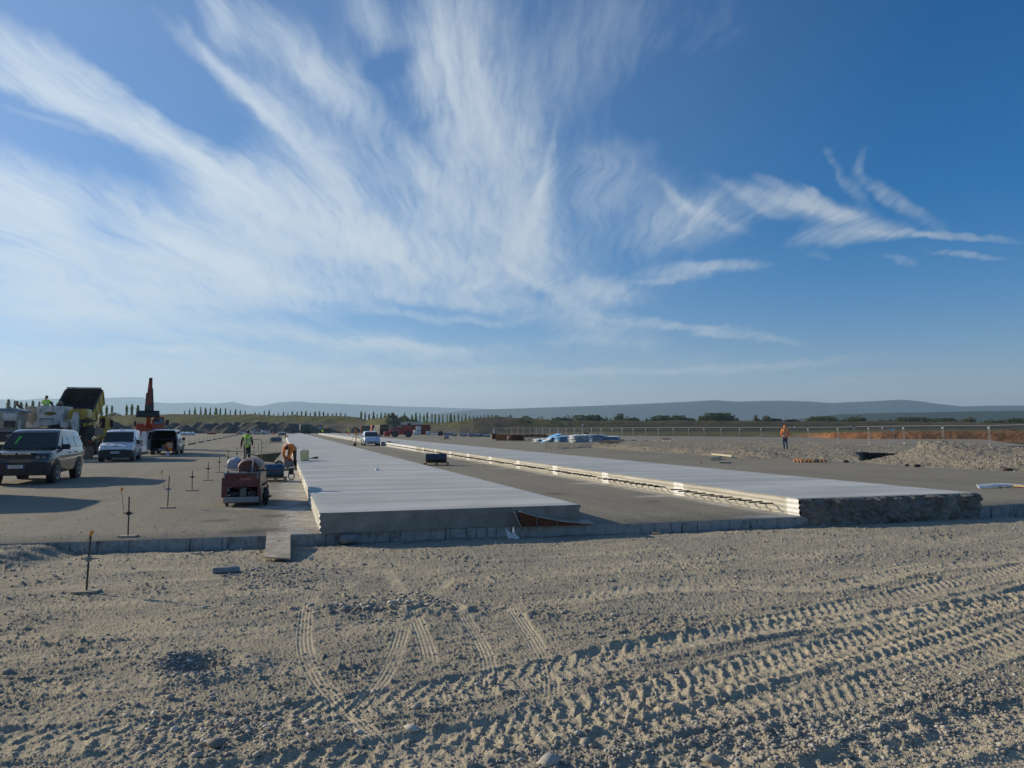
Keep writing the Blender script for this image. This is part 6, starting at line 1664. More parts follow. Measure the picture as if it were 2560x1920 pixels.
# things standing on the near strip
def jerrycan(loc, rz, label, s=1.0, mat=M_BEIGE, group=None):
    t = thing('jerrycan', label, 'canister', loc, rz, group); t.scale = (s, s, s)
    mb = MB(); mb.bb(-.19, .19, -.14, .14, 0, .44); mb.build('tank', mat, t, bev=.03, seg=3)
    mb = MB(); mb.tube([(-.10, 0, .44), (-.09, 0, .475), (.05, 0, .475), (.06, 0, .44)], .018, 8); mb.build('handle', mat, t)
    mb = MB(); mb.cyl((.13, 0, .44), (.13, 0, .475), .032, n=14); mb.build('cap', M_DKST, t)
    return t
jc = jerrycan(G(761, 1151.5, SLT), SA, 'pale yellow canister standing on the edge of the near strip', 1.06)
mb = MB(); mb.box((0, 0, .015), (.52, .10, .03)); o = mb.build('plank', M_WPLAS, bev=.005, loc=G(766, 1155.5, SLT), rz=SA); tag(o, 'short pale plank lying before the yellow canister', 'plank')
mb = MB(); mb.ell((.22, 0, .05), (.11, .10, .06)); mb.ell((.10, .03, .04), (.09, .07, .04)); mb.tube([(-.15, 0, .02), (-.05, .03, .03), (.05, 0, .03)], .02, 8); o = mb.build('work_gloves', M_DCLO, loc=G(779, 1147, SLT), rz=SA); tag(o, 'small dark heap of gloves on the near strip by the canister', 'gloves')
mb = MB(); mb.loft([[(-.075, -.06, 0), (.075, -.06, 0), (.075, .06, 0), (-.075, .06, 0)], [(-.02, -.02, .11), (.01, -.02, .11), (.01, .02, .11), (-.02, .02, .11)]]); o = mb.build('marker_block', M_WPLAS, bev=.006, loc=G(943, 1176, SLT), rz=SA); tag(o, 'tiny white cone shaped marker alone on the near strip', 'marker')
# two dark drums on a pallet between the strips
pl = pallet(G(1094, 1164) + SW * .35, R(3), 'orange pallet under the dark drums between the strips', w=1.28, d=.8)
for i, (px, lb) in enumerate(((1081, 'left of two dark drums lying on the pallet between the strips, pale end showing'), (1107, 'right of two dark drums lying on the pallet between the strips'))):
    drum(G(px, 1164) + SW * .35 + Vector((0, 0, .145)), R(3), lb, L=.535, r=.235, mat=M_NAVY, lidmat=M_ICE if i == 0 else None, group='dark drums on the pallet between the strips')
# survey tripod
TP = G(889, 1113)
t = thing('survey_tripod', 'orange survey tripod with instrument left of the small pale car', 'tripod', TP, SA)
top = Vector((0, 0, 1.35))
for k, (a, col) in enumerate(((.2, 0), (2.3, 0), (4.5, 0))):
    f = Vector((math.cos(a) * .85, math.sin(a) * .5, 0)); f = Vector(((-.75, 0, 0), (.85, .1, 0), (.12, -.5, 0))[k])
    mb = MB(); mb.tube([top + f * .08, f], [.035, .022], 6); mb.build('leg', M('tripod_yellow', (.62, .36, .04), .6), t)
mb = MB(); mb.cyl((0, 0, 1.33), (0, 0, 1.42), .09, n=12); mb.build('head_plate', M_DKST, t)
mb = MB(); mb.bb(-.10, .10, -.10, .10, 1.42, 1.52); mb.bb(-.11, -.07, -.06, .06, 1.52, 1.78); mb.bb(.07, .11, -.06, .06, 1.52, 1.78); mb.cyl((0, -.14, 1.68), (0, .14, 1.68), .06, n=12); mb.bb(-.11, .11, -.05, .05, 1.78, 1.86); mb.build('instrument', M('instrument_orange', (.55, .16, .03), .5), t, bev=.01)
mb = MB(); mb.cyl((0, 0, .3), (0, 0, 1.3), .03, n=8); mb.build('centre_post', M_ORANGE, t)
mb = MB(); mb.bb(-.16, .16, -.12, .12, 0, .30); q = mb.build('case_body', M_BLACK, bev=.03); t = thing('instrument_case', 'small black case on the ground beside the survey tripod', 'case', G(887 - 0, 1114.5) + Vector((0, -.2, 0)) + Vector((-.02, 0, 0)), SA); q.parent = t
t.location = G(887, 1114.8); 
mb = MB(); mb.tube([(-.07, 0, .30), (-.06, 0, .34), (.06, 0, .34), (.07, 0, .30)], .012, 6); mb.build('handle', M_BLACK, t)
# small pale car
cl = G(931, 1114.5)
t = thing('parked_car', 'small pale blue hatchback facing us between the strips', 'car', cl, SA); t.scale = (1.05, 1.05, 1.0)
LOW = [(0, .28, .62, .66), (.07, .22, .76, .78), (.3, .20, .90, .83), (.8, .20, 1.0, .85), (2.2, .20, 1.02, .855), (3.3, .22, 1.02, .84), (3.72, .3, 1.0, .78)]
GH = [(.66, .90, .985, .80, .78), (1.45, .90, 1.50, .82, .62), (1.9, .90, 1.59, .82, .62), (3.0, .90, 1.58, .81, .61), (3.45, .9, 1.50, .80, .60), (3.68, .9, 1.0, .76, .72)]
car_shell(t, LOW, GH, M_ICE); glass_front(t, GH[0], GH[1], f1=.93, k0=.95, k1=.98)
side_glass(t, GH, 1.4, 2.2, slant0=.3); side_glass(t, GH, 2.27, 3.1)
for s in (-1, 1):
    mb = MB(); xa, xb, ya, yb = (.50, .80, .02, .16) if s > 0 else (-.80, -.50, .16, .02)
    mb.quad((xa, ya - .02, .64), (xb, yb - .02, .66), (xb, yb + .08, .84), (xa, ya + .06, .80), -.10); mb.build('headlight', M_LAMP, t, bev=.01)
    mb = MB(); mb.quad((.08 if s > 0 else -.40, .06, .69), (.40 if s > 0 else -.08, .06, .69), (.40 if s > 0 else -.08, .10, .77), (.08 if s > 0 else -.40, .10, .77), -.06); mb.build('air_intake', M_BLACK, t)
    mirror(t, s * .83, 1.25, 1.02, .17, .14)
    for yy in (.72, 3.05): arch(t, s * .85, yy, .30, s); wheel(t, s * .75, yy, .30, .18, M_STEELW, 6)
mb = MB(); mb.bb(-.80, .80, -.01, .1, .44, .50); mb.bb(-.5, .5, -.02, .1, .26, .36); mb.build('bumper_strip', M_BLACK, t, bev=.01)
mb = MB(); mb.prism([(0, -.075), (.055, 0), (0, .075), (-.055, 0)], .0, .04, 'Y'); q = mb.build('emblem', M_CHROME, t); q.location = (0, .035, .74)
plate(t, '734-BVX-68', 0, -.015, .41, w=.5, h=.10)
t = thing('grey_box', 'grey panel box against the far strip right of the small car', 'box', G(972, 1114.5), SA)
mb = MB(); mb.bb(-.26, .26, -.2, .3, 0, .46); mb.build('case', M('slate_grey', (.13, .14, .17), .6, 0, .1), t, bev=.02)
mb = MB(); mb.bb(-.28, .28, -.22, .32, .46, .49); mb.build('lid', M_GREYP, t, bev=.006)
# further along the near strip: rolls on a pallet, trailer, orange box
pl = pallet(G(690, 1107) + SW * .5, SA, 'flat pallet far left of the near strip under the blue grey drums', w=1.7, d=1.0, mat=M_WOODG)
for i in range(4):
    drum(G(681 + i * 6, 1107) + SW * .5 + Vector((0, 0, .145)), SA + PI / 2, 'blue grey drum in the row of four beyond the yellow vest man', L=.9, r=.29, mat=M('grey_blue_drum', (.07, .12, .17), .5, .1, .2), group='row of four blue grey drums')
t = thing('tool_trailer', 'small trailer with a pale folded lid beside the far end of the near strip', 'trailer', G(706, 1092.5), SA)
mb = MB(); mb.bb(-.7, .7, 0, 1.8, .35, .95); mb.build('box', M('slate_blue', (.09, .10, .14), .6), t, bev=.03)
mb = MB(); mb.quad((-1.1, -.05, 1.02), (.65, -.05, .98), (.65, 1.8, 1.02), (-1.1, 1.8, 1.06), .05); mb.build('lid', M_WPLAS, t)
for x in (-.75, .75): wheel(t, x, .9, .3, .16, M_DKRIM, 5)
t = thing('orange_crate', 'orange crate at the edge of the near strip beyond the bending worker', 'crate', G(716, 1096.5), SA)
mb = MB(); mb.bb(-.32, .32, -.2, .5, .06, .58); mb.build('box', M('orange_wood', (.50, .22, .05), .7), t, bev=.01)
mb = MB()
for z in (.18, .36, .52): mb.bb(-.34, .34, -.22, -.2, z, z + .06)
for x in (-.28, .28): mb.bb(x - .04, x + .04, -.235, .5, 0, .06)
mb.build('slats', M_WOOD, t)
# ------------------------------------------------------------------ spoil heaps in a long row before the bank
M_SPOIL = None
def m_spoil():
    m, b, bs, o = newmat('spoil'); t = b.n('ShaderNodeNewGeometry').outputs['Position']
    c = b.mix(b.mr(b.noise(t, .35, 6, .7), .35, .7), (.085, .082, .072), (.150, .138, .112))
    c = b.mix(b.m('MULTIPLY', b.mr(b.noise(t, .12, 5, .7), .58, .72), .7), c, (.14, .15, .05))
    b.l(c, bs.inputs['Base Color']); bs.inputs['Roughness'].default_value = 1; bs.inputs['Specular IOR Level'].default_value = .1
    bump(b, bs, b.noise(t, 2.2, 5, .7), 1.0, .3); return m
M_SPOIL = m_spoil()
def heap(px, ptop, wpx, Y, label, group, seed, depth=1.0, mat=None, flat=.0):
    x0 = (px - 1280) / FPX * Y; H = CAMZ + (1071 - ptop) / FPX * Y; W = wpx / FPX * Y
    n = 46; g = np.linspace(-1.15, 1.15, n); A, B = np.meshgrid(g, g, indexing='ij')
    r = np.hypot(A, B) + .26 * fbm(A * 1.6 + seed * 3.1, B * 1.6, 3, seed)
    h = np.clip(1 - r, 0, None); h = np.minimum(h * 1.25, 1 - flat * .3 - .35 * np.exp(-h * 4) * 0)
    h = np.where(r < .2, 1 - r * r * 2.6, np.clip(1.0 - (r - .2) * 1.22 - .104, 0, 1))
    V = np.stack([A * W * .72, B * W * .72 * depth, H * h * (1 + .10 * fbm(A * 3, B * 3, 3, seed + 4)) + .22 * fbm(A * 6, B * 6, 2, seed + 9) * (h > .05) - .12], -1).reshape(-1, 3)
    o = npmesh('spoil_heap', V, gridfaces(n, n), mat or M_SPOIL); o.location = (x0, Y, 0); tag(o, label, 'spoil heap', group); return o
HL = 'steep dark spoil heap in the long row before the grassy bank'
for i, (px, tp, wd, Y) in enumerate([(408, 1055, 52, 292), (434, 1055, 46, 286), (462, 1059, 44, 280), (493, 1053.5, 56, 290), (517, 1057, 44, 284), (540, 1055.5, 48, 288), (568, 1054.5, 52, 284), (590, 1053, 50, 292), (618, 1052.5, 56, 286),
                                     (642, 1053.5, 52, 284), (660, 1054, 46, 289), (684, 1056, 50, 285), (703, 1056, 44, 290), (722, 1055, 50, 285), (741, 1056.5, 50, 291), (765, 1058, 52, 296), (788, 1064, 40, 298), (816, 1067, 40, 300)]):
    heap(px, tp + (i % 3) * .7, wd * (1.25 + .35 * ((i * 7) % 5) / 4), Y, HL, 'row of dark spoil heaps', 20 + i, 1.1)
heap(282, 1052, 120, 250, 'broad dark spoil heap between the dump truck and the excavator', None, 51, .8)
heap(350, 1060, 90, 270, 'lower brown spoil heap just behind the excavator', None, 53, .8)
heap(886, 1067, 44, 300, 'low pale earth heap left of the green lorry', None, 55, .8)
heap(1012, 1064, 40, 280, 'small earth heap behind the red telehandler', None, 56, .8)

# ------------------------------------------------------------------ far machines and stores
def farthing(name, label, cat, px, py, rz=SA, group=None):
    return thing(name, label, cat, G(px, py), rz, group), YG(py) / FPX
# slurry tanker
t, k = farthing('slurry_tanker', 'dark green tanker trailer with a pale dished end among the heaps', 'tanker', 764, 1084.8, R(8))
L, rr = 26 * k, 9.6 * k
mb = MB(); pr = [(-L / 2, .02), (-L / 2 + .05, rr * .6), (-L / 2 + .3, rr * .97), (-L / 2 + .5, rr), (L / 2 - .3, rr), (L / 2, rr * .6), (L / 2 + .03, .02)]
mb.ring(pr + [(L / 2 - .4, .01), (-L / 2 + .4, .01)], (0, 0, rr + .75), 'X', 28); mb.build('tank', M('tanker_green', (.035, .065, .045), .55, 0, .2, 2), t)
mb = MB(); mb.ell((-L / 2 + .06, 0, rr + .75), (.28, rr * .93, rr * .93), 20, 12); mb.build('dished_end', M('pale_green', (.45, .50, .36), .6), t)
for y in (-.9, .9):
    for x in (-.3, 1.0): wheel(t, x, y, .55, .4, M_DKRIM, 6).rotation_euler = (0, 0, PI / 2)
mb = MB(); mb.bb(-L / 2, L / 2 + .8, -.4, .4, .55, .8); mb.build('chassis', M_DKST, t)
# tractor
t, k = farthing('farm_tractor', 'dark tractor with blue tinted cab windows beside the tanker', 'tractor', 806, 1085.2, R(8))
mb = MB(); mb.bb(-.2, 2.6, -.45, .45, .9, 1.75); mb.build('bonnet', M('dark_green_paint', (.03, .05, .035), .5), t, bev=.1)
mb = MB(); mb.bb(-1.6, .1, -.85, .85, .9, 1.6); mb.build('rear_body', M_DKST, t, bev=.08)
mb = MB()
for x in (-1.5, .0):
    for y in (-.8, .8): mb.bb(x - .05, x + .05, y - .05, y + .05, 1.6, 2.75)
mb.bb(-1.65, .15, -.95, .95, 2.7, 2.9); mb.build('cab_frame', M_BLACK, t, bev=.02)
mb = MB(); mb.bb(-1.42, -.08, -.78, .78, 1.62, 2.68); mb.build('cab_glass', M('blue_glass', (.10, .28, .34), .2, 0, .1, 2), t)
for y in (-.85, .85):
    q = wheel(t, -1.0, y, .85, .5, M_DKRIM, 6); q.rotation_euler = (0, 0, PI / 2); q = wheel(t, 1.9, y, .6, .4, M_DKRIM, 6); q.rotation_euler = (0, 0, PI / 2)
# red telehandler, seen from the side
t, k = farthing('telehandler', 'dark red telehandler seen from the side beyond the far strip', 'telehandler', 1005, 1093, R(4))
xm = lambda px: (px - 1005) * k; zm = lambda py: (1093 - py) * k
mb = MB(); mb.prism([(xm(976), zm(1086)), (xm(1031), zm(1087)), (xm(1033), zm(1072)), (xm(1023), zm(1066)), (xm(1013), zm(1062)), (xm(1003), zm(1069)), (xm(990), zm(1071)), (xm(976), zm(1074))], -1.0, 1.0, 'Y'); mb.build('body', M_RED, t, bev=.08)
mb = MB(); mb.prism([(xm(991), zm(1072)), (xm(1009), zm(1072)), (xm(1009), zm(1062)), (xm(993), zm(1062))], -1.05, -.2, 'Y'); cb = mb.build('cab', M_DRED, t, bev=.05)
mb = MB(); mb.prism([(xm(994), zm(1070)), (xm(1007), zm(1070)), (xm(1007), zm(1063.5)), (xm(995), zm(1063.5))], -1.08, -.17, 'Y'); mb.build('side_window', M_GLASS2, cb)
mb = MB(); mb.loft([[(xm(1034), y, zm(1066)), (xm(1034), y, zm(1071)), (xm(968), y, zm(1085)), (xm(968), y, zm(1079))] for y in (.2, .65)]); mb.build('boom', M_DRED, t, bev=.03)
mb = MB(); mb.bb(xm(1018), xm(1027), -.6, .6, zm(1065), zm(1058)); mb.build('engine_cover', M_DRED, t, bev=.06)
mb = MB(); mb.bb(xm(963), xm(975), -.8, .8, zm(1091), zm(1078)); mb.build('carriage', M_RED, t, bev=.06)
mb = MB(); mb.bb(xm(960), xm(965), -.5, .5, zm(1091), zm(1079)); mb.build('counterplate', M('faded_pink_red', (.50, .20, .17), .6), t, bev=.1)
for px in (988, 1021):
    for y in (-.95, .95): q = wheel(t, 0, 0, 8 * k, .5, M_DKRIM, 6); q.location = (xm(px), y, 8 * k); q.rotation_euler = (0, 0, PI / 2)
mb = MB(); mb.box((xm(990), -1.05, zm(1077)), (1.4, .1, .1), rot=(0, -.15, 0)); mb.build('mudguard', M_WHITE2, t, bev=.03)
def far_van(px, py, label, paint, w, h, L, rz, win=True, name='panel_van'):
    t = thing(name, label, 'van', G(px, py), rz)
    mb = MB(); mb.loft([[(-w / 2, y, .35), (w / 2, y, .35), (w / 2, y, h * .55), (w / 2 * .9, y, h - d), (w / 2 * .6, y, h - d + .06), (-w / 2 * .6, y, h - d + .06), (-w / 2 * .9, y, h - d), (-w / 2, y, h * .55)] for y, d in ((0, .14), (.15, .02), (L * .72, 0), (L * .86, h * .3), (L, h * .52))]); mb.build('body', paint, t, bev=.04)
    if win:
        mb = MB(); mb.bb(-w * .38, -.03, -.03, .02, h * .58, h * .88); mb.bb(.03, w * .38, -.03, .02, h * .58, h * .88); mb.build('rear_window', M_GLASS, t, bev=.02)
    for s in (-1, 1):
        mb = MB(); mb.bb(s * w * .46 - .06, s * w * .46 + .06, -.03, .05, h * .35, h * .55); mb.build('tail_light', M_REDL, t)
        for yy in (.9, L - .9): wheel(t, s * (w / 2 - .12), yy, .36, .22, M_DKRIM, 6)
        mb = MB(); mb.quad((s * (w / 2 * .99), L * .55, h * .56), (s * (w / 2 * .99), L * .82, h * .56), (s * (w / 2 * .92), L * .76, h * .82), (s * (w / 2 * .92), L * .55, h * .86), .04 * s); mb.build('side_window', M_GLASS, t)
    return t
v = far_van(960, 1091, 'tall black van seen from behind left of the telehandler', M('black_van_paint', (.014, .012, .016), .6, 0, .1, 3), 2.2, 2.75, 5.4, SA + R(12))
far_van(938, 1087, 'red van half hidden behind the tall black van', M_RED, 2.2, 2.9, 5.2, SA)
# green lorry with orange cab
t, k = farthing('tarpaulin_lorry', 'green lorry box with an orange front left of the red van', 'lorry', 917, 1083.5, R(2))
xm = lambda px: (px - 917) * k; zm = lambda py: (1083.5 - py) * k
mb = MB(); mb.bb(xm(908), xm(932), -1.2, 1.2, zm(1079), zm(1064)); mb.build('cargo_box', M_GREEN, t, bev=.05)
mb = MB(); mb.prism([(xm(903), zm(1081)), (xm(908), zm(1081)), (xm(908), zm(1062)), (xm(904.5), zm(1063)), (xm(903), zm(1070))], -1.15, 1.15, 'Y'); cb = mb.build('cab', M('orange_red', (.55, .13, .06), .5), t, bev=.1)
mb = MB(); mb.bb(xm(904), xm(907), -1.17, -1.1, zm(1071), zm(1066)); mb.build('side_window', M_GLASS, cb)
mb = MB(); mb.bb(xm(908), xm(932), -1.22, 1.22, zm(1064.6), zm(1063.8)); mb.build('top_rail', M_WHITE2, t)
for px in (907, 922, 928): q = wheel(t, 0, 0, 3 * k, .3, M_DKRIM, 6); q.location = (xm(px), -1.0, 3 * k); q.rotation_euler = (0, 0, PI / 2)
# red container and white one
def container(px0, px1, py, ptop, label, mat, d=2.4):
    Y = YG(py); k = Y / FPX; w = (px1 - px0) * k; h = (py - ptop) * k
    t = thing('shipping_container', label, 'container', G((px0 + px1) / 2, py), 0)
    n = int(w / .28); pts = []
    mb = MB()
    for s in (0,):
        prof = []
        for i in range(n): x = -w / 2 + i * w / n; prof += [(x, -.0), (x + .07, -.05), (x + .14, -.05), (x + .21, 0)]
        prof += [(w / 2, 0), (w / 2, d), (-w / 2, d)]
        mb.prism([(a, b2) for a, b2 in prof], .12, h - .1, 'Z')
    mb.build('corrugated_wall', mat, t, smooth=0)
    mb = MB()
    for z in (.06, h - .05): mb.bb(-w / 2 - .03, w / 2 + .03, -.06, d + .03, z - .06, z + .06)
    for x in (-w / 2, w / 2): mb.bb(x - .07, x + .07, -.07, .05, .0, h)
    mb.build('frame', mat, t)
    return t
container(1003, 1074, 1086.5, 1062, 'rust red container behind the telehandler', M('container_red', (.20, .040, .028), .7, 0, .2, 3))
container(1002, 1054, 1084.5, 1056, 'white container showing above the rust red one', M_WHITE2)
def ibc(px, py, wpx, hpx, label, group=None, cage=True):
    Y = YG(py); k = Y / FPX; w, h = wpx * k, hpx * k
    t = thing('water_tank', label, 'tank', G(px, py), SA * .6, group)
    mb = MB(); mb.bb(-w / 2, w / 2, -.5, .5, .14, h); mb.build('bottle', M_WPLAS, t, bev=.06, seg=3)
    mb = MB(); mb.bb(-w / 2, w / 2, -.5, .5, .09, .13)
    for x in (-w * .4, 0, w * .4): mb.bb(x - .06, x + .06, -.5, .5, 0, .09)
    mb.build('pallet_base', M_STEEL, t)
    mb = MB()
    for i in range(5): x = -w / 2 + i * w / 4; mb.tube([(x, -.52, .12), (x, -.52, h)], .014, 5)
    for i in range(4): z = .15 + i * (h - .17) / 3; mb.tube([(-w / 2, -.52, z), (w / 2, -.52, z)], .014, 5)
    mb.build('cage', M_GALV, t)
    return t
ibc(1046, 1088, 12.5, 11, 'white water tank at the bottom of the stack of two', 'white tanks by the red container')
q = ibc(1046, 1088, 12, 11.5, 'white water tank on top of the stack of two', 'white tanks by the red container'); q.location.z = 11 * YG(1088) / FPX
ibc(1071, 1088, 11, 10.5, 'single white water tank right of the red container', 'white tanks by the red container')
t, k = farthing('white_sack', 'white bulging sack beside the telehandler rear wheel', 'sack', 1036, 1088)
mb = MB(); mb.ell((0, 0, .65), (.55, .5, .66), 12, 8); mb.build('bag', M_WPLAS, t); mb = MB(); mb.cyl((0, 0, 1.2), (.05, 0, 1.45), .2, .12, 8); mb.build('neck', M_WPLAS, t)
q = dup(t, G(1031, 1087.4) + Vector((0, .8, 0)), .4, label='smaller white sack touching the telehandler'); q.scale = (.8, .8, .9)
t, k = farthing('plastic_pipe', 'white plastic pipe lying right of the single white tank', 'pipe', 1086.5, 1087.5, R(3))
mb = MB(); mb.ring([(-.9, .22), (.9, .22), (.9, .19), (-.9, .19)], (0, 0, .22), 'X', 18); mb.build('tube', M_WPLAS, t); mb = MB(); mb.ring([(.8, .25), (.95, .25), (.95, .2), (.8, .2)], (0, 0, .22), 'X', 18); mb.build('socket', M_WPLAS, t)
t, k = farthing('black_cistern', 'black ribbed cistern at the left end of the grey rolls', 'tank', 1101.5, 1089.5, R(5))
mb = MB(); mb.ring([(-.66, .02), (-.64, .5), (-.55, .55), (-.3, .55), (-.27, .52), (-.05, .52), (-.02, .55), (.2, .55), (.23, .52), (.45, .52), (.5, .55), (.62, .5), (.66, .02)], (0, 0, .58), 'X', 24); mb.build('shell', M_BLACK, t); mb = MB(); mb.cyl((0, 0, 1.1), (0, 0, 1.3), .2, n=14); mb.cyl((-.45, 0, 1.05), (-.45, 0, 1.25), .1, n=10); mb.build('neck', M_BLACK, t); mb = MB(); mb.bb(-.6, -.4, -.4, .4, 0, .2); mb.bb(.4, .6, -.4, .4, 0, .2); mb.build('cradle', M_DKST, t)
# geotextile rolls
M_ROLL = M('grey_geotextile', (.30, .32, .34), .85, 0, .2, 5, dirt=.35); M_ROLL2 = M('roll_end', (.11, .12, .125), .9)
def roll(px, py, wpx, hpx, label, rz, group='grey fabric rolls before the fence'):
    Y = YG(py); k = Y / FPX; r_ = hpx * k / 2
    t = thing('fabric_roll', label, 'roll', G(px, py), rz, group); L = wpx * k
    mb = MB(); pr = [(-L / 2, r_ * .35), (-L / 2 + .02, r_ * .97), (-L / 4, r_), (L / 4, r_ * .98), (L / 2 - .02, r_), (L / 2, r_ * .35)]
    mb.ring(pr, (0, 0, r_ * .98), 'X', 20); mb.build('wrap', M_ROLL, t)
    mb = MB()
    for s in (-1, 1): mb.ring([(s * (L / 2 + .004), r_ * .9), (s * (L / 2 + .02), r_ * .7), (s * (L / 2 + .02), r_ * .2), (s * (L / 2 - .05), r_ * .2)], (0, 0, r_ * .98), 'X', 20)
    mb.build('roll_end', M_ROLL2, t)
    return t
RL = 'grey fabric roll lying in the loose row before the distant fence'
for i, (px, py, w_, h_) in enumerate([(1116, 1089.5, 12, 8), (1125, 1088.5, 13, 8.5), (1137, 1090.5, 11, 7.5), (1152, 1090, 9, 7.5), (1160, 1091.5, 10, 8.5), (1168, 1090.3, 12, 8), (1176, 1092, 14, 9), (1186, 1091.5, 9, 8.5), (1196, 1092, 11, 9), (1205, 1091.5, 12, 8.5), (1217, 1092.5, 15, 7.5)]):
    roll(px, py, w_, h_, RL, random.uniform(-.3, .4) + (.9 if i % 3 == 0 else 0))
pl = pallet(G(1113, 1098.5), R(2), 'small pallet alone on the gravel before the grey rolls', w=1.7, d=1.0)
q = roll(1116, 1098.4, 11, 8.5, 'short grey roll resting on the small pallet before the row', .1); q.location.z = .145
# rusty steel: skip, crates, reinforcement mats
t, k = farthing('rusty_container', 'rusty open steel box left of the wooden crate', 'steel box', 1238, 1098.5, R(6))
mb = MB()
w2, d2, h2 = 8 * k, 1.2, 14 * k
mb.bb(-w2, w2, -.03, 0, .1, h2); mb.bb(-w2, w2, d2, d2 + .03, .1, h2); mb.bb(-w2, -w2 + .04, 0, d2, .1, h2); mb.bb(w2 - .04, w2, 0, d2, .1, h2); mb.bb(-w2, w2, 0, d2, .06, .1); mb.build('side_plates', M_RUST, t)
mb = MB()
for x in (-w2 * .6, 0, w2 * .6): mb.bb(x - .04, x + .04, -.08, -.03, .1, h2)
mb.bb(-w2 - .03, w2 + .03, -.06, -.03, h2 - .08, h2); mb.build('ribs', M_RUST, t)
mb = MB(); mb.bb(-w2 - .1, w2 + .3, -.3, .3, 0, .06); mb.build('skid', M_WHITE2, t)
t, k = farthing('wooden_crate', 'orange brown slatted crate before the rusty steel boxes', 'crate', 1255, 1101.5, R(4))
w2, h2 = 14.5 * k, 16.5 * k
mb = MB()
for i in range(6): z = .08 + i * (h2 - .1) / 6; mb.bb(-w2, w2, -.02, .01, z, z + (h2 - .1) / 6 - .035)
mb.build('slats', M('crate_wood', (.40, .17, .05), .8, 0, .25, 6), t)
mb = MB()
for i in range(7): x = -w2 + i * 2 * w2 / 6; mb.bb(x - .035, x + .035, -.05, -.02, .0, h2)
mb.bb(-w2, w2, .01, 1.0, .02, h2 - .05); mb.build('posts', M('crate_wood_dark', (.20, .085, .03), .85, 0, .3, 6), t)
def steelheap(px, py, wpx, hpx, label, n, seed):
    t, k = farthing('steel_stack', label, 'steel stack', px, py, R(8)); r_ = random.Random(seed); w2 = wpx * k / 2; h2 = hpx * k
    for lay in range(4):
        mb = MB(); z = .1 + lay * h2 / 4
        for i in range(n): y = -.6 + 1.6 * i / n; s = r_.uniform(-.3, .3); mb.bb(-w2 * (1 - .08 * lay) + s, w2 * (1 - .1 * lay) + s, y, y + .07, z, z + h2 / 4 - .04)
        for i in range(n): x = -w2 * .95 + 1.85 * w2 * i / n; mb.bb(x, x + .08, -.65, 1.05, z + h2 / 4 - .04, z + h2 / 4)
        mb.build('mat_layer', M_RUST, t)
    return t
steelheap(1292, 1103, 34, 15, 'rusty brown stack of steel right of the wooden crate', 9, 1)
steelheap(1310, 1094.5, 150, 8, 'long dark rusty stack of reinforcement behind the crate', 9, 2)
steelheap(1190, 1086.5, 70, 4.5, 'low rusty reinforcement stack behind the grey rolls', 8, 3)
t, k = farthing('cable_reel', 'white reel leaning against the rusty steel stack', 'reel', 1274, 1101.8, R(60))
mb = MB(); mb.ring([(-.12, .40), (.12, .40), (.12, .2), (-.12, .2)], (0, 0, .40), 'X', 20); mb.build('coil', M_WPLAS, t); mb = MB(); mb.ring([(-.15, .3), (-.12, .3), (-.12, .1), (-.15, .1)], (0, 0, .4), 'X', 16); mb.build('hub', M_GREYP, t)
t, k = farthing('wood_offcuts', 'pale pile of timber offcuts right of the rusty steel', 'timber', 1318, 1101.6, R(5))
for i in range(6):
    mb = MB(); mb.box((-.8 + i * .32, random.uniform(-.2, .2), .10 + .10 * (i > 2)), (.75, .09, .09), rot=(0, -.18 * (i > 2) - .05 * i, random.uniform(-.5, .5))); mb.build('offcut', M('pale_timber', (.50, .42, .25), .8), t, bev=.01)
# white marker post
t, k = farthing('marker_post', 'white marker post standing before the fence left of the rusty box', 'post', 1234.5, 1091, 0)
mb = MB(); mb.bb(-.16, .16, -.03, .03, .8, 1.75); mb.build('board', M_WPLAS, t, bev=.02); mb = MB(); mb.cyl((0, .04, 0), (0, .04, 1.7), .04, n=8); mb.build('post', M_GALV, t)
t, k = farthing('round_sign', 'small pale round sign on a post above the grey rolls', 'sign', 1179, 1088.5, 0)
mb = MB(); mb.cyl((0, -.02, 1.75), (0, .02, 1.75), .3, n=20); mb.build('disc', M('pale_sign', (.55, .53, .44), .6), t); mb = MB(); mb.cyl((0, .03, 0), (0, .03, 2.0), .03, n=8); mb.build('post', M_GALV, t)
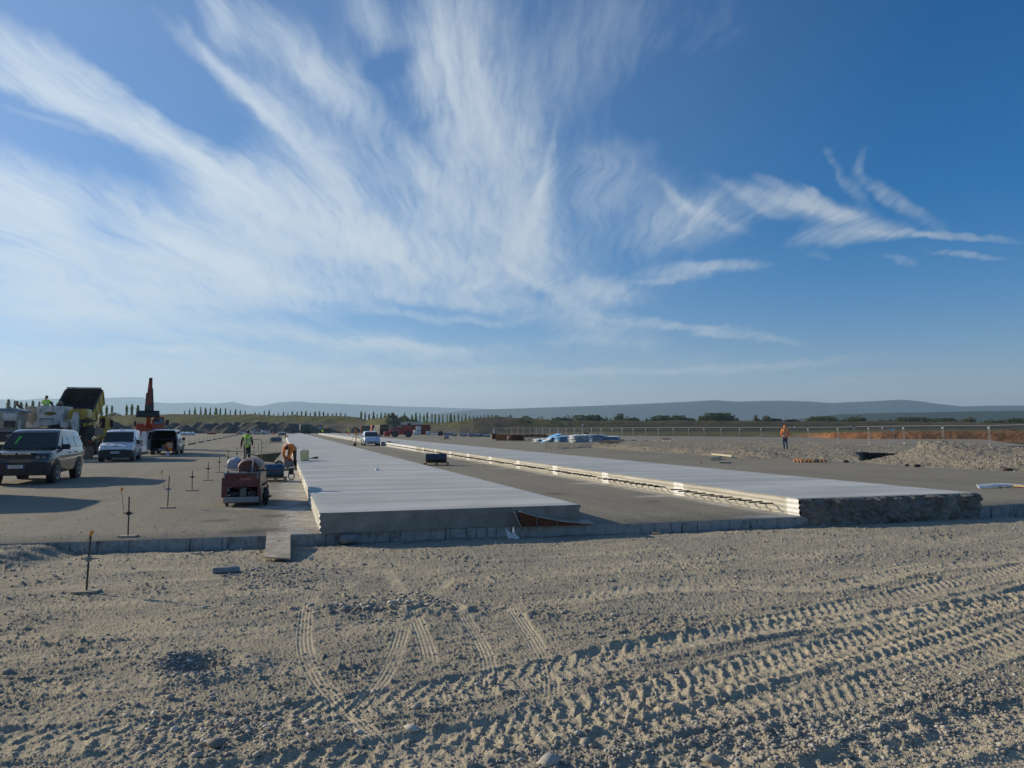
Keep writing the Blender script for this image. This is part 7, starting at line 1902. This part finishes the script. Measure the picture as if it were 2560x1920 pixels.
# blue and white sheeting stacks
M_SHW = M('pale_blue_sheet', (.78, .85, .90), .45, 0, .12, 3); M_SHB = M('bright_blue_sheet', (.22, .52, .86), .4, 0, .12, 3); M_SHD = M('mid_blue_sheet', (.45, .60, .76), .5, 0, .15, 3)
def sheets(px, py, wpx, hpx, n, label, seed, mats, slope=0.0, lean=0.0, dep=1.6):
    t, k = farthing('sheeting_stack', label, 'sheeting', px, py, R(20), 'stacks of blue plastic sheeting'); w2 = wpx * k / 2; h2 = hpx * k; r_ = np.random.default_rng(seed)
    th = h2 / n
    for i in range(n):
        f = i / max(1, n - 1); ww = w2 * (1 - (.10 + slope * .35) * f) * r_.uniform(.9, 1.03); off = lean * f * w2 + r_.normal(0, .07)
        m_, q_ = 26, 12
        A, B = np.meshgrid(np.linspace(-1, 1, m_), np.linspace(-1, 1, q_), indexing='ij')
        wob = .5 * th * fbm(A * 2.4 + i * 3, B * 2.0 + seed, 3, seed + i)
        zt_ = (i + 1) * th + wob - th * .35 * (np.abs(A) ** 6 + np.abs(B) ** 6)
        zb2 = i * th + .4 * wob + th * .25 * (np.abs(A) ** 6 + np.abs(B) ** 6)
        edge = 1 + .05 * fbm(B * 3 + i, A * 3, 2, seed + 50 + i)
        Xs, Ys = off + A * ww * edge, B * dep / 2 * edge
        sl = -slope * h2 * .5 * (A - 1) * 0 + slope * h2 * .30 * A * f
        V = np.concatenate([np.stack([Xs, Ys, zt_ + sl], -1).reshape(-1, 3), np.stack([Xs, Ys, zb2 + sl], -1).reshape(-1, 3)])
        F = gridfaces(m_, q_); F2 = F[:, ::-1] + m_ * q_
        bd = [j for j in range(q_)] + [(j + 1) * q_ - 1 for j in range(1, m_)] + [(m_ - 1) * q_ + j for j in range(q_ - 2, -1, -1)] + [j * q_ for j in range(m_ - 2, 0, -1)]
        Fs = np.array([(bd[j], bd[(j + 1) % len(bd)], bd[(j + 1) % len(bd)] + m_ * q_, bd[j] + m_ * q_) for j in range(len(bd))])
        o = npmesh('sheet', V, np.concatenate([F, F2, Fs]), mats[int(r_.integers(len(mats)))] if i < n - 1 else mats[0], parent=t)
    return t
sheets(1352, 1105, 38, 8, 3, 'flattened pale end of the sheeting heap farthest left', 2, [M_SHW, M_SHD], .2)
sheets(1378, 1107, 50, 19, 6, 'slumped sheeting heap topped with bright blue sheet', 3, [M_SHB, M_SHW, M_SHW, M_SHD], .9, .35)
sheets(1405, 1107.5, 34, 17, 6, 'shaded blue sheeting pile right beside the slumped heap', 4, [M_SHB, M_SHD, M_SHD], .3, -.2)
sheets(1450, 1109, 54, 22, 8, 'tall square stack of white and blue sheeting', 5, [M_SHW, M_SHW, M_SHD], .1)
sheets(1488, 1107.5, 44, 21, 8, 'blue sheeting stack carrying a yellow board on top', 6, [M_SHD, M_SHD, M_SHB, M_SHW], -.1)
sheets(1530, 1107.3, 50, 17, 6, 'rounded crumpled sheeting stack farthest right', 7, [M_SHW, M_SHW, M_SHD], .05, -.2)
kk = YG(1107.5) / FPX
mb = MB(); mb.box((0, 0, 0), (28 * kk, .5, .10)); o = mb.build('plank', M_WOOD, bev=.01, loc=G(1484, 1107.5) + Vector((0, .1, 22.3 * kk)), rz=R(-12)); tag(o, 'yellow board lying on the blue sheeting stack', 'plank')
mb = MB(); mb.box((0, 0, 0), (11 * kk, .5, 3.5 * kk)); o = mb.build('timber_block', M_RUST, bev=.01, loc=G(1468, 1107.5) + Vector((0, 1.2, 24.5 * kk)), rz=R(-12)); tag(o, 'small brown block on top between the sheeting stacks', 'block'); o.location.z = 24.2 * kk
# wooden beams in a low heap
t, k = farthing('timber_heap', 'low heap of orange timber in front of the sheeting stacks', 'timber', 1524, 1115.5, R(-6)); TIMBER = t
r_ = random.Random(4)
for i in range(9):
    mb = MB(); mb.box((r_.uniform(-.5, .5), -.3 + .12 * (i % 4), .09 + .11 * (i // 4)), (r_.uniform(1.3, 2.2), .11, .09), rot=(0, r_.uniform(-.04, .04), r_.uniform(-.15, .15))); mb.build('beam', M_WOOD, t, bev=.008)
# far left things
t, k = farthing('sandbag_row', 'long row of pale blue bags at the foot of the left heaps', 'bags', 462, 1088.5, R(14))
mb = MB()
for i in range(16): mb.ell(((-22 + i * 2.9) * k, .3 * math.sin(i), .45), (1.7 * k, .6, .5 + .12 * math.sin(i * 2.3)), 10, 7)
mb.build('bags', M_SHW, t)
t, k = farthing('red_barrier', 'low red and white barrier boards before the left heaps', 'barrier', 529, 1086.8, R(8))
mb = MB(); mb.bb(-11 * k, 11 * k, -.1, .3, .1, .55); mb.build('base_board', M_RED, t, bev=.03); mb = MB()
for i in range(7): mb.bb((-9 + i * 3) * k, (-7.4 + i * 3) * k, -.05, .25, .55, .95)
mb.build('top_blocks', M_CREAM, t, bev=.03)
t, k = farthing('red_hut', 'tiny rust red hut before the heap right of the silver van', 'hut', 446, 1086, R(6))
mb = MB(); mb.bb(-4.2 * k, 4.2 * k, 0, 1.2, 0, 7.5 * k); mb.build('wall', M_RUST, t); mb = MB(); mb.prism([(-5 * k, 7.5 * k), (5 * k, 7.5 * k), (4 * k, 9.5 * k), (-4 * k, 9.5 * k)], -.2, 1.4, 'Y'); mb.build('roof', M_CREAM, t)
def far_car(px, py, label, mat, L=4.2, rz=.1, h=1.45):
    t = thing('far_car', label, 'car', G(px, py), rz, 'cars parked before the heaps')
    mb = MB(); mb.prism([(-L / 2, .3), (L / 2, .3), (L / 2, .75), (L * .28, .9), (L * .12, h), (-L * .25, h), (-L * .42, .95), (-L / 2, .9)], -.85, .85, 'Y'); mb.build('body', mat, t, bev=.12)
    mb = MB(); mb.prism([(L * .24, .93), (L * .10, h - .08), (-L * .23, h - .08), (-L * .38, .96)], -.87, .87, 'Y'); mb.build('windows', M_GLASS, t)
    for x in (-L * .3, L * .3):
        for y in (-.8, .8): wheel(t, x, y, .32, .2, M_STEELW, 5).rotation_euler = (0, 0, PI / 2)
far_car(612, 1086.5, 'tiny pale car with red on its roof behind the yellow vest man', M_WHITE2)
far_car(637, 1086, 'tiny white car first right of the yellow vest head', M_WHITE)
far_car(648, 1086.2, 'tiny silver car second right of the yellow vest head', M_SILV)
far_car(656, 1085.4, 'tiny dark red car third right of the yellow vest head', M_RED)
ibc(665, 1086.2, 6, 8, 'cream tank in the far row of cars right of the yellow vest man', None)
ibc(673, 1085.8, 4, 8, 'slim white tank in the far row of cars right of the yellow vest man', None)
t, k = farthing('traffic_cone', 'small orange cone at the end of the far stake line', 'cone', 683, 1086.8, 0)
mb = MB(); mb.cyl((0, 0, .1), (0, 0, .85), .32, .06, 14); mb.build('cone', M_ORANGE, t); mb = MB(); mb.bb(-.4, .4, -.4, .4, 0, .1); mb.build('base', M_ORANGE, t)
dup(t, G(593, 1086.6), 0, label='small orange cone alone at the far end of the left rails')
t, k = farthing('finishing_bridge', 'grey steel finishing bridge across the far end of the near strip', 'machine', 728, 1090.5, SA)
mb = MB(); mb.bb(-9 * k, 9 * k, 0, .5, .6, .85); mb.build('deck', M_GREYP, t); mb = MB(); mb.bb(-9 * k, -8.6 * k, -.3, .8, 0, .6); mb.bb(8.5 * k, 9 * k, -.3, .8, -.2, .8); mb.build('leg', M_DKST, t); mb = MB(); mb.bb(-2 * k, 6 * k, .1, .6, .85, 1.3); mb.build('motor', M_DKST, t, bev=.05)
# tripods beside the far worker
for px, lb in ((857, 'pale leaning easel left of the far worker on the strip'), (893, 'light easel right of the far worker on the strip')):
    t = thing('easel', lb, 'easel', P(px, 1090, 166), 0)
    for k_, (dx_, dy_) in enumerate(((-.5, 0), (.5, 0), (0, .5))):
        mb = MB(); mb.tube([(0, 0, 1.1), (dx_, dy_, 0)], .035, 6); mb.build('leg', M_WOODG, t)
# ------------------------------------------------------------------ right: gravel bank with pit and mound
PITP = [G(2155, 1141, .28), G(2285, 1143, .28)]
fr = [(1400, 1124), (1480, 1119), (1600, 1129), (1760, 1139), (1860, 1147), (2080, 1154), (2300, 1169), (2560, 1184), (3100, 1215)]
frp = [G(*p) for p in fr]; fx = [p.x / p.y for p in frp]; fyv = [p.y for p in frp]
n1, n2 = 620, 260
tx = np.linspace(fx[0] - .02, 1.15, n1); yf = np.interp(tx, fx, fyv)
yb = np.interp(tx, [(1400 - 1280) / FPX, .2, .31, .42, .5, .62, .7, 1.2], [112, 100, 92, 82, 77, 69, 64, 58])
sv = np.linspace(0, 1, n2)
TXX = tx[:, None] * np.ones(n2); YY2 = (1 / (1 / yf[:, None] * (1 - sv) + 1 / yb[:, None] * sv)); XX2 = TXX * YY2
def hbank(X, Y):
    tt = X / Y; y0 = np.interp(tt, fx, fyv); y1 = np.interp(tt, [(1400 - 1280) / FPX, .2, .31, .42, .5, .62, .7, 1.2], [112, 100, 92, 82, 77, 69, 64, 58])
    d0 = Y - y0; d1 = y1 - Y
    nz = fbm(X * .35, Y * .2, 4, 81)
    h = (.34 + .10 * nz) * sst(d0 + 1.2 * fbm(X * .5, Y * .3, 3, 85), .0, 4.5) * sst(d0, 0, 1.0) * sst(d1, -.5, 7)
    h = h * np.interp(tt, [.08, .16, .3], [.25, .8, 1.0])
    # mound at the right
    mx, my = G(2440, 1150, .3).x, 43.5
    r = np.sqrt(np.where(X < mx, ((X - mx) / 2.1), ((X - mx) / 9.0)) ** 2 + ((Y - my) / 8.0) ** 2)
    h = h + (.72 + .12 * nz) * np.exp(-r ** 2 * 1.5) * sst(d0, 0, 1.5)
    pitm = sst(tt + .006 * nz, .464, .480) * (1 - sst(tt, .540, .548)) * sst(Y + .3 * nz, 41.4, 42.0) * (1 - sst(Y + .5 * nz, 47.9, 48.3))
    h = h + (.10 * np.abs(fbm(X * 1.6, Y * 1.2, 3, 82)) + .05 * fbm(X * 5, Y * 3, 2, 83)) * sst(d0, .0, 1.0) * sst(d1, -.5, 2)
    h = h * (1 - .62 * np.exp(-((tt - .508) / .055) ** 4) * sst(Y, 43, 46) * (1 - sst(Y, 58, 66)))
    return h * (1 - pitm) - .43 * pitm + .004 * sst(d0, 0, 1) - .03 * (1 - sst(d0, 0, .6)) - .03 * (1 - sst(d1, -1, .5))
H2 = hbank(XX2, YY2)
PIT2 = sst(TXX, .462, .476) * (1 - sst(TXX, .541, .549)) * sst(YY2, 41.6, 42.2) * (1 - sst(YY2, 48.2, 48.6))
def m_bankg():
    m, b, bs, o = newmat('stony_gravel'); t = b.n('ShaderNodeNewGeometry').outputs['Position']
    c = b.mix(b.mr(b.noise(t, .35, 5, .65), .35, .65), (.235, .215, .170), (.33, .285, .21))
    c = b.mix(b.m('MULTIPLY', b.mr(b.noise(t, .9, 5, .7), .55, .75), .5), c, (.36, .26, .16))
    vc = b.n('ShaderNodeTexVoronoi'); b.l(t, vc.inputs['Vector']); vc.inputs['Scale'].default_value = 9.0
    sx, sy, sz_ = b.sep(vc.outputs['Color'])
    st = b.m('MULTIPLY', b.m('GREATER_THAN', sx, .55), b.mr(vc.outputs['Distance'], .45, .3))
    c = b.mix(b.m('MULTIPLY', st, .8), c, b.mix(sy, (.20, .185, .16), (.58, .54, .44)))
    c = b.mix(b.n('ShaderNodeAttribute', attribute_name='pit').outputs['Fac'], c, b.mix(b.mr(b.noise(t, 3, 5, .7), .4, .7), (.03, .026, .022), (.085, .075, .06)))  # moist pit soil, darkened further so the pit's shade sits in its colour
    b.l(c, bs.inputs['Base Color']); bs.inputs['Roughness'].default_value = .95; bs.inputs['Specular IOR Level'].default_value = .2
    bump(b, bs, b.m('ADD', b.noise(t, 14, 5, .7), b.m('MULTIPLY', st, .7)), 1.0, .06); return m
MBK = m_bankg()
# open the lot sheet under the pit
bm = bmesh.new(); bm.from_mesh(lot.data); mi = lot.matrix_basis.inverted(); m3 = mi.to_3x3()
for co, no in (((0, 42.1, 0), (0, 1, 0)), ((0, 48.0, 0), (0, 1, 0)), ((0, 0, 0), (1, -.472, 0)), ((0, 0, 0), (1, -.545, 0))):
    bmesh.ops.bisect_plane(bm, geom=bm.verts[:] + bm.edges[:] + bm.faces[:], dist=1e-5, plane_co=mi @ Vector(co), plane_no=m3 @ Vector(no))
dl = []
for fc in bm.faces:
    q = lot.matrix_basis @ fc.calc_center_median()
    if 42.1 < q.y < 48.0 and .472 < q.x / q.y < .545: dl.append(fc)
bmesh.ops.delete(bm, geom=dl, context='FACES'); bm.to_mesh(lot.data); bm.free()
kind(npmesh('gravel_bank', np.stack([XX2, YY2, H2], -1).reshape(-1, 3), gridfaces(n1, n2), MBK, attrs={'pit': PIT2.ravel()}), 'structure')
NB_ = 17000
bx = rng.uniform(.09, .74, NB_); bs_ = rng.uniform(0, 1, NB_)
b0 = np.interp(bx, fx, fyv); b1 = np.interp(bx, [(1400 - 1280) / FPX, .2, .31, .42, .5, .62, .7, 1.2], [112, 100, 92, 82, 77, 69, 64, 58])
by = 1 / (1 / b0 * (1 - bs_) + 1 / b1 * bs_); bxx = bx * by
szs = .013 + .017 * rng.exponential(1, NB_).clip(0, 2.8)
bz = hbank(bxx, by)
k2_ = bz > .02
o = stones_mesh('bank_stones', np.stack([bxx, by, bz + szs * .2], -1)[k2_], szs[k2_], m_stone('pale_rubble', (.21, .195, .16), (.36, .33, .265), (.60, .56, .47)), 21)
kind(o, 'stuff'); tag(o, 'pale stones strewn over the gravel bank and mound', 'stones')
# asphalt strip behind the fence
ap = [G(1500, 1099.5, .02), G(1640, 1103, .02), G(1850, 1106, .02), G(2050, 1110, .02), G(2350, 1113, .02), G(2700, 1117, .02)]
aq = [G(1500, 1101, .02), G(1600, 1107, .02), G(1800, 1112, .02), G(2000, 1117.5, .02), G(2310, 1126, .02), G(2700, 1136, .02)]
mb = MB(); mb.add([p + Vector((0, 0, .01)) for p in ap] + [p + Vector((0, 0, .01)) for p in aq], [(i, i + 1, 6 + i + 1, 6 + i) for i in range(5)])
def m_asph():
    m, b, bs, o = newmat('asphalt'); t = b.n('ShaderNodeNewGeometry').outputs['Position']
    b.l(b.mix(b.mr(b.noise(t, 1.5, 5, .7), .3, .7), (.030, .031, .034), (.060, .060, .062)), bs.inputs['Base Color']); bs.inputs['Roughness'].default_value = .9; bs.inputs['Specular IOR Level'].default_value = .2; return m
kind(mb.build('asphalt_road', m_asph(), smooth=0), 'structure')

# ------------------------------------------------------------------ mesh site fence
def hb1(x, y): return float(max(0, hbank(np.array([x]), np.array([y]))[0]))
FP = [(2860, 54), (2640, 59.5), (2472, 65), (2357, 69), (2259, 73), (2172, 77), (2095, 80.5), (2020, 84), (1960, 87), (1903, 90), (1849, 93), (1802, 96), (1760, 99), (1721, 102), (1683, 105.5), (1646, 109), (1614, 112.5), (1583, 116), (1555, 121), (1530, 127), (1503, 134), (1479, 142), (1456, 150), (1436, 158), (1415, 167), (1395, 176), (1375, 186), (1357, 196), (1341, 204), (1325, 212), (1308, 218), (1294, 223), (1279, 228), (1263, 231), (1248, 233), (1233, 235), (1218, 236), (1205, 237), (1193, 238), (1181, 239), (1169, 240), (1158, 241), (1141, 242), (1129, 243), (1114, 244)]
FPT = [Vector(((px - 1280) / FPX * Y, Y, 0)) for px, Y in FP]
fence_proto = None
MFW = M('fence_wire', (.30, .32, .33), .6, .4)
def fence_panel(a, b_, label, lean, i):
    global fence_proto
    L = (b_ - a).length; za, zbb = hb1(a.x, a.y), hb1(b_.x, b_.y)
    ang = math.atan2(b_.y - a.y, b_.x - a.x)
    if fence_proto is None:
        t = thing('site_fence', label, 'fence', (0, 0, 0), 0, 'wire mesh site fence panels')
        w_ = 3.4; h_ = 2.0
        mb = MB()
        for x in (.05, w_): mb.tube([(x, 0, .05), (x, 0, h_)], .019, 8)
        mb.tube([(.05, 0, h_), (w_, 0, h_)], .016, 8); mb.tube([(.05, 0, .12), (w_, 0, .12)], .014, 8); mb.build('frame', M_GALV, t)
        mb = MB()
        for k in range(33): x = .1 + k * (w_ - .1) / 33; mb.tube([(x, 0, .12), (x, 0, h_)], .0012, 4, caps=False)
        for k in range(8): z = .25 + k * .235; mb.tube([(.05, 0, z), (w_, 0, z)], .0012, 4, caps=False)
        mb.build('wire_mesh', MFW, t)
        for z in (1.78, .32):
            mb = MB(); mb.box((w_ + .03, 0, z), (.12, .06, .07)); mb.build('clip', M_WPLAS, t, bev=.01)
        mb = MB(); mb.box((w_ + .02, 0, .06), (.24, .72, .13)); mb.build('foot', M_BLACK, t, bev=.03)
        fence_proto = t
    else:
        t = dup(fence_proto, (0, 0, 0), 0, label=label)
    t.location = (a.x, a.y, za - .01); t.rotation_euler = (lean, math.atan2(-(zbb - za), L) , ang); t.scale = (L / 3.46, 1, 1.02)
    return t
names = {0: 'fence panel beyond the right edge of the mound', 1: 'fence panel cut by the right edge of the photo', 2: 'fence panel behind the crest of the gravel mound', 3: 'leaning fence panel before the mound, second from the right', 4: 'fence panel just right of the blue tag',
         5: 'fence panel right above the dark pit', 6: 'fence panel left of the pit with a small black tag', 7: 'fence panel two to the right of the walking man', 8: 'fence panel with the red and white tag beside the walking man', 9: 'fence panel right behind the walking man'}
for i, (a, b_) in enumerate(zip(FPT[:-1], FPT[1:])):
    lab = names.get(i, 'fence panel left of the walking man, before the asphalt road' if i < 18 else 'small distant fence panel behind the sheeting stacks' if i < 27 else 'tiny fence panel before the flat dark mound')
    fence_panel(b_, a, lab, R(3.0) if i < 10 else R(1.2), i)
# the odd gate panel
gp = fence_panel(P(2172, 1120, 76.2), P(2236, 1120, 75.6), 'narrow odd fence panel standing out of line above the pit', R(-2), 99); gp.location.z = hb1(gp.location.x, gp.location.y) - .06
def signplate(px, py, Y, w_, h_, label, parts, rz=0.0):
    t = thing('fence_tag', label, 'sign', P(px, py, Y), rz)
    for nm, m_, x0, x1, z0, z1 in parts:
        mb = MB(); mb.bb(x0 * w_, x1 * w_, -.01, .01, z0 * h_, z1 * h_); mb.build(nm, m_, t, bev=.004)
    return t
signplate(1985, 1068, 86.0, .62, .26, 'red and white tag hanging on the fence beside the walking man', [('red_field', M_RED, -.5, -.2, -.5, .5), ('white_field', M_WPLAS, -.2, .25, -.5, .5), ('red_field', M_RED, .25, .5, -.5, .5)])
signplate(2208, 1070, 75.0, .34, .24, 'red and white sign on the odd fence panel', [('white_field', M_WPLAS, -.5, .1, -.5, .5), ('red_field', M_RED, .1, .5, -.5, .5)])
signplate(2229, 1075, 75.0, .30, .16, 'light blue tag on the odd fence panel', [('plate', M_SHB, -.5, .5, -.5, .5)])
signplate(2135, 1069, 78.0, .16, .3, 'small black tag on the fence left of the pit', [('plate', M_BLACK, -.5, .5, 0, .5), ('white_strip', M_WPLAS, -.5, .5, -.5, 0)])
t = thing('orange_board', 'orange board lying on the grass beyond the fence at the right edge', 'board', P(2533, 1076, 132), 0)
mb = MB(); mb.box((0, 0, 0), (1.7, .06, .22)); mb.build('board', M('faded_orange', (.50, .13, .05), .7), t, bev=.01)
t.location.z = 1.55
mb = MB(); mb.bb(-.7, -.6, -.2, .2, -.35, -.08); mb.bb(.6, .7, -.2, .2, -.35, -.08); mb.build('leg', M_DKST, t)
signplate(1457, 1062, 150, .35, .34, 'small white sign on top of the fence behind the sheeting', [('plate', M_WPLAS, -.5, .5, -.5, .5)])
# walker stands on the bank
TIMBER.location.z = hb1(TIMBER.location.x, TIMBER.location.y) + .04
walker.location.z = hb1(walker.location.x, walker.location.y)
# loose things on the bank
wp = G(1803, 1130, .2)
def pole_thing(px0, py0, px1, py1, label, r_, mat, z=.3):
    a, b_ = G(px0, py0, z), G(px1, py1, z); a.z = hb1(a.x, a.y) + r_ + .02; b_.z = hb1(b_.x, b_.y) + r_ + .02
    mb = MB(); mb.tube([a, a.lerp(b_, .5) + Vector((0, 0, .01)), b_], [r_, r_ * .97, r_ * .9], 12); o = mb.build('timber_pole', mat); tag(o, label, 'timber'); return o
M_POLE = M('pale_pole', (.50, .45, .33), .8, 0, .15, 6)
pole_thing(1781, 1129, 1831, 1133, 'longer pale timber lying on the gravel bank', .075, M_POLE)
pole_thing(1775, 1139, 1803, 1135, 'shorter pale timber lying below the longer one on the bank', .06, M_POLE)
pl = pallet(G(2032, 1156) + Vector((0, .4, 0)), R(6), 'orange pallet lying alone at the foot of the gravel bank', w=1.5, d=.9, mat=M('orange_wood2', (.45, .20, .06), .8, 0, .2, 8))
rock('loose_clod', 'dark clod resting on the orange pallet', 'clod', G(2045, 1151.5, .17) + Vector((0, .3, 0)), (.3, .2, .12), M_MUD, 31)
mb = MB(); mb.bb(-.06, .06, -.05, .05, 0, .09); o = mb.build('wood_block', M_WOOD, bev=.008, loc=G(1751, 1158)); tag(o, 'tiny wood block alone on the gravel beyond the far strip', 'block')
mb = MB(); mb.cyl((-.32, 0, .03), (.32, .05, .03), .03, n=8); mb.ell((-.34, 0, .035), (.05, .04, .035)); o = mb.build('grey_tube', M_STEEL, loc=G(1815, 1158.2)); tag(o, 'short grey tube alone on the gravel beyond the far strip', 'tube')
t = thing('small_trestle', 'small red and white trestle by the fence left of the timbers', 'trestle', G(1666, 1111, .15), 0)
mb = MB()
for x in (-.35, .35): mb.tube([(x, 0, 0), (x, 0, .62)], .025, 6)
mb.build('leg', M_WPLAS, t); mb = MB(); mb.bb(-.45, .45, -.02, .02, .52, .68); mb.build('bar', M('faded_pink', (.55, .20, .16), .7), t)
for px, py, s_, lb in ((2115, 1154, .3, 'dark clod at the foot of the bank left of the pit'), (2293, 1165, .34, 'dark clod at the foot of the bank below the mound'), (2521, 1176, .42, 'black clod at the foot of the mound near the right edge'), (2267, 1163, .2, 'small dark clod left of the one below the mound')):
    rock('earth_clod', lb, 'clod', G(px, py, .05), (s_, s_ * .7, s_ * .55), M('dark_earth', (.05, .038, .025), .95, 0, .3, 8), int(px))
# pipe bundle at the right edge
t = thing('pipe_bundle', 'bundle of white plastic strips lying on the gravel at the right edge', 'bundle', G(2500, 1218), R(4))
for i in range(7):
    mb = MB(); x0 = -1.15 + .13 * i; mb.tube([(x0, .20 * i - .6, .03), (x0 + .7, .13 * i - .4 + .1 * math.sin(i * 2.1), .05 + .05 * abs(math.sin(i * 1.7))), (.3 + .2 * i, .5 - .18 * i, .03)], [.015, .017, .014], 8); mb.build('strip', M_WPLAS if i % 2 else M_SHW, t)
mb = MB(); mb.tube([(.6, 0, .03), (1.2, -.1, .04), (2.0, .05, .03)], .04, 8); mb.build('dark_tube', M_BLACK, t)
pole_thing(2532, 1218, 2590, 1224, 'yellowish stick lying at the end of the white strips', .03, M_WOOD, 0.0)

# loose grit on the lot near the edge
nl_ = 5200
lu = rng.uniform(-16, 22, nl_); lv = .15 + 24 * rng.uniform(0, 1, nl_) ** 2.2
okl = ~(((lu > -.05) & (lu < 5.15)) | ((lu > 9.7) & (lu < 15.2)))
lu, lv = lu[okl], lv[okl]
lw = np.array([S(a, c_) for a, c_ in zip(lu, lv)])
okl = (lw[:, 1] > edge_y(lw[:, 0]) + .1)
lw = lw[okl]; ls_ = (.004 + .0042 * rng.exponential(1, len(lw)).clip(0, 3)) * (1 + lv[okl] / 30)
lw[:, 2] = ls_ * .2
o = stones_mesh('lot_grit', lw, ls_, MST, 33); kind(o, 'stuff'); tag(o, 'loose grit and small stones scattered over the compacted lot', 'grit')
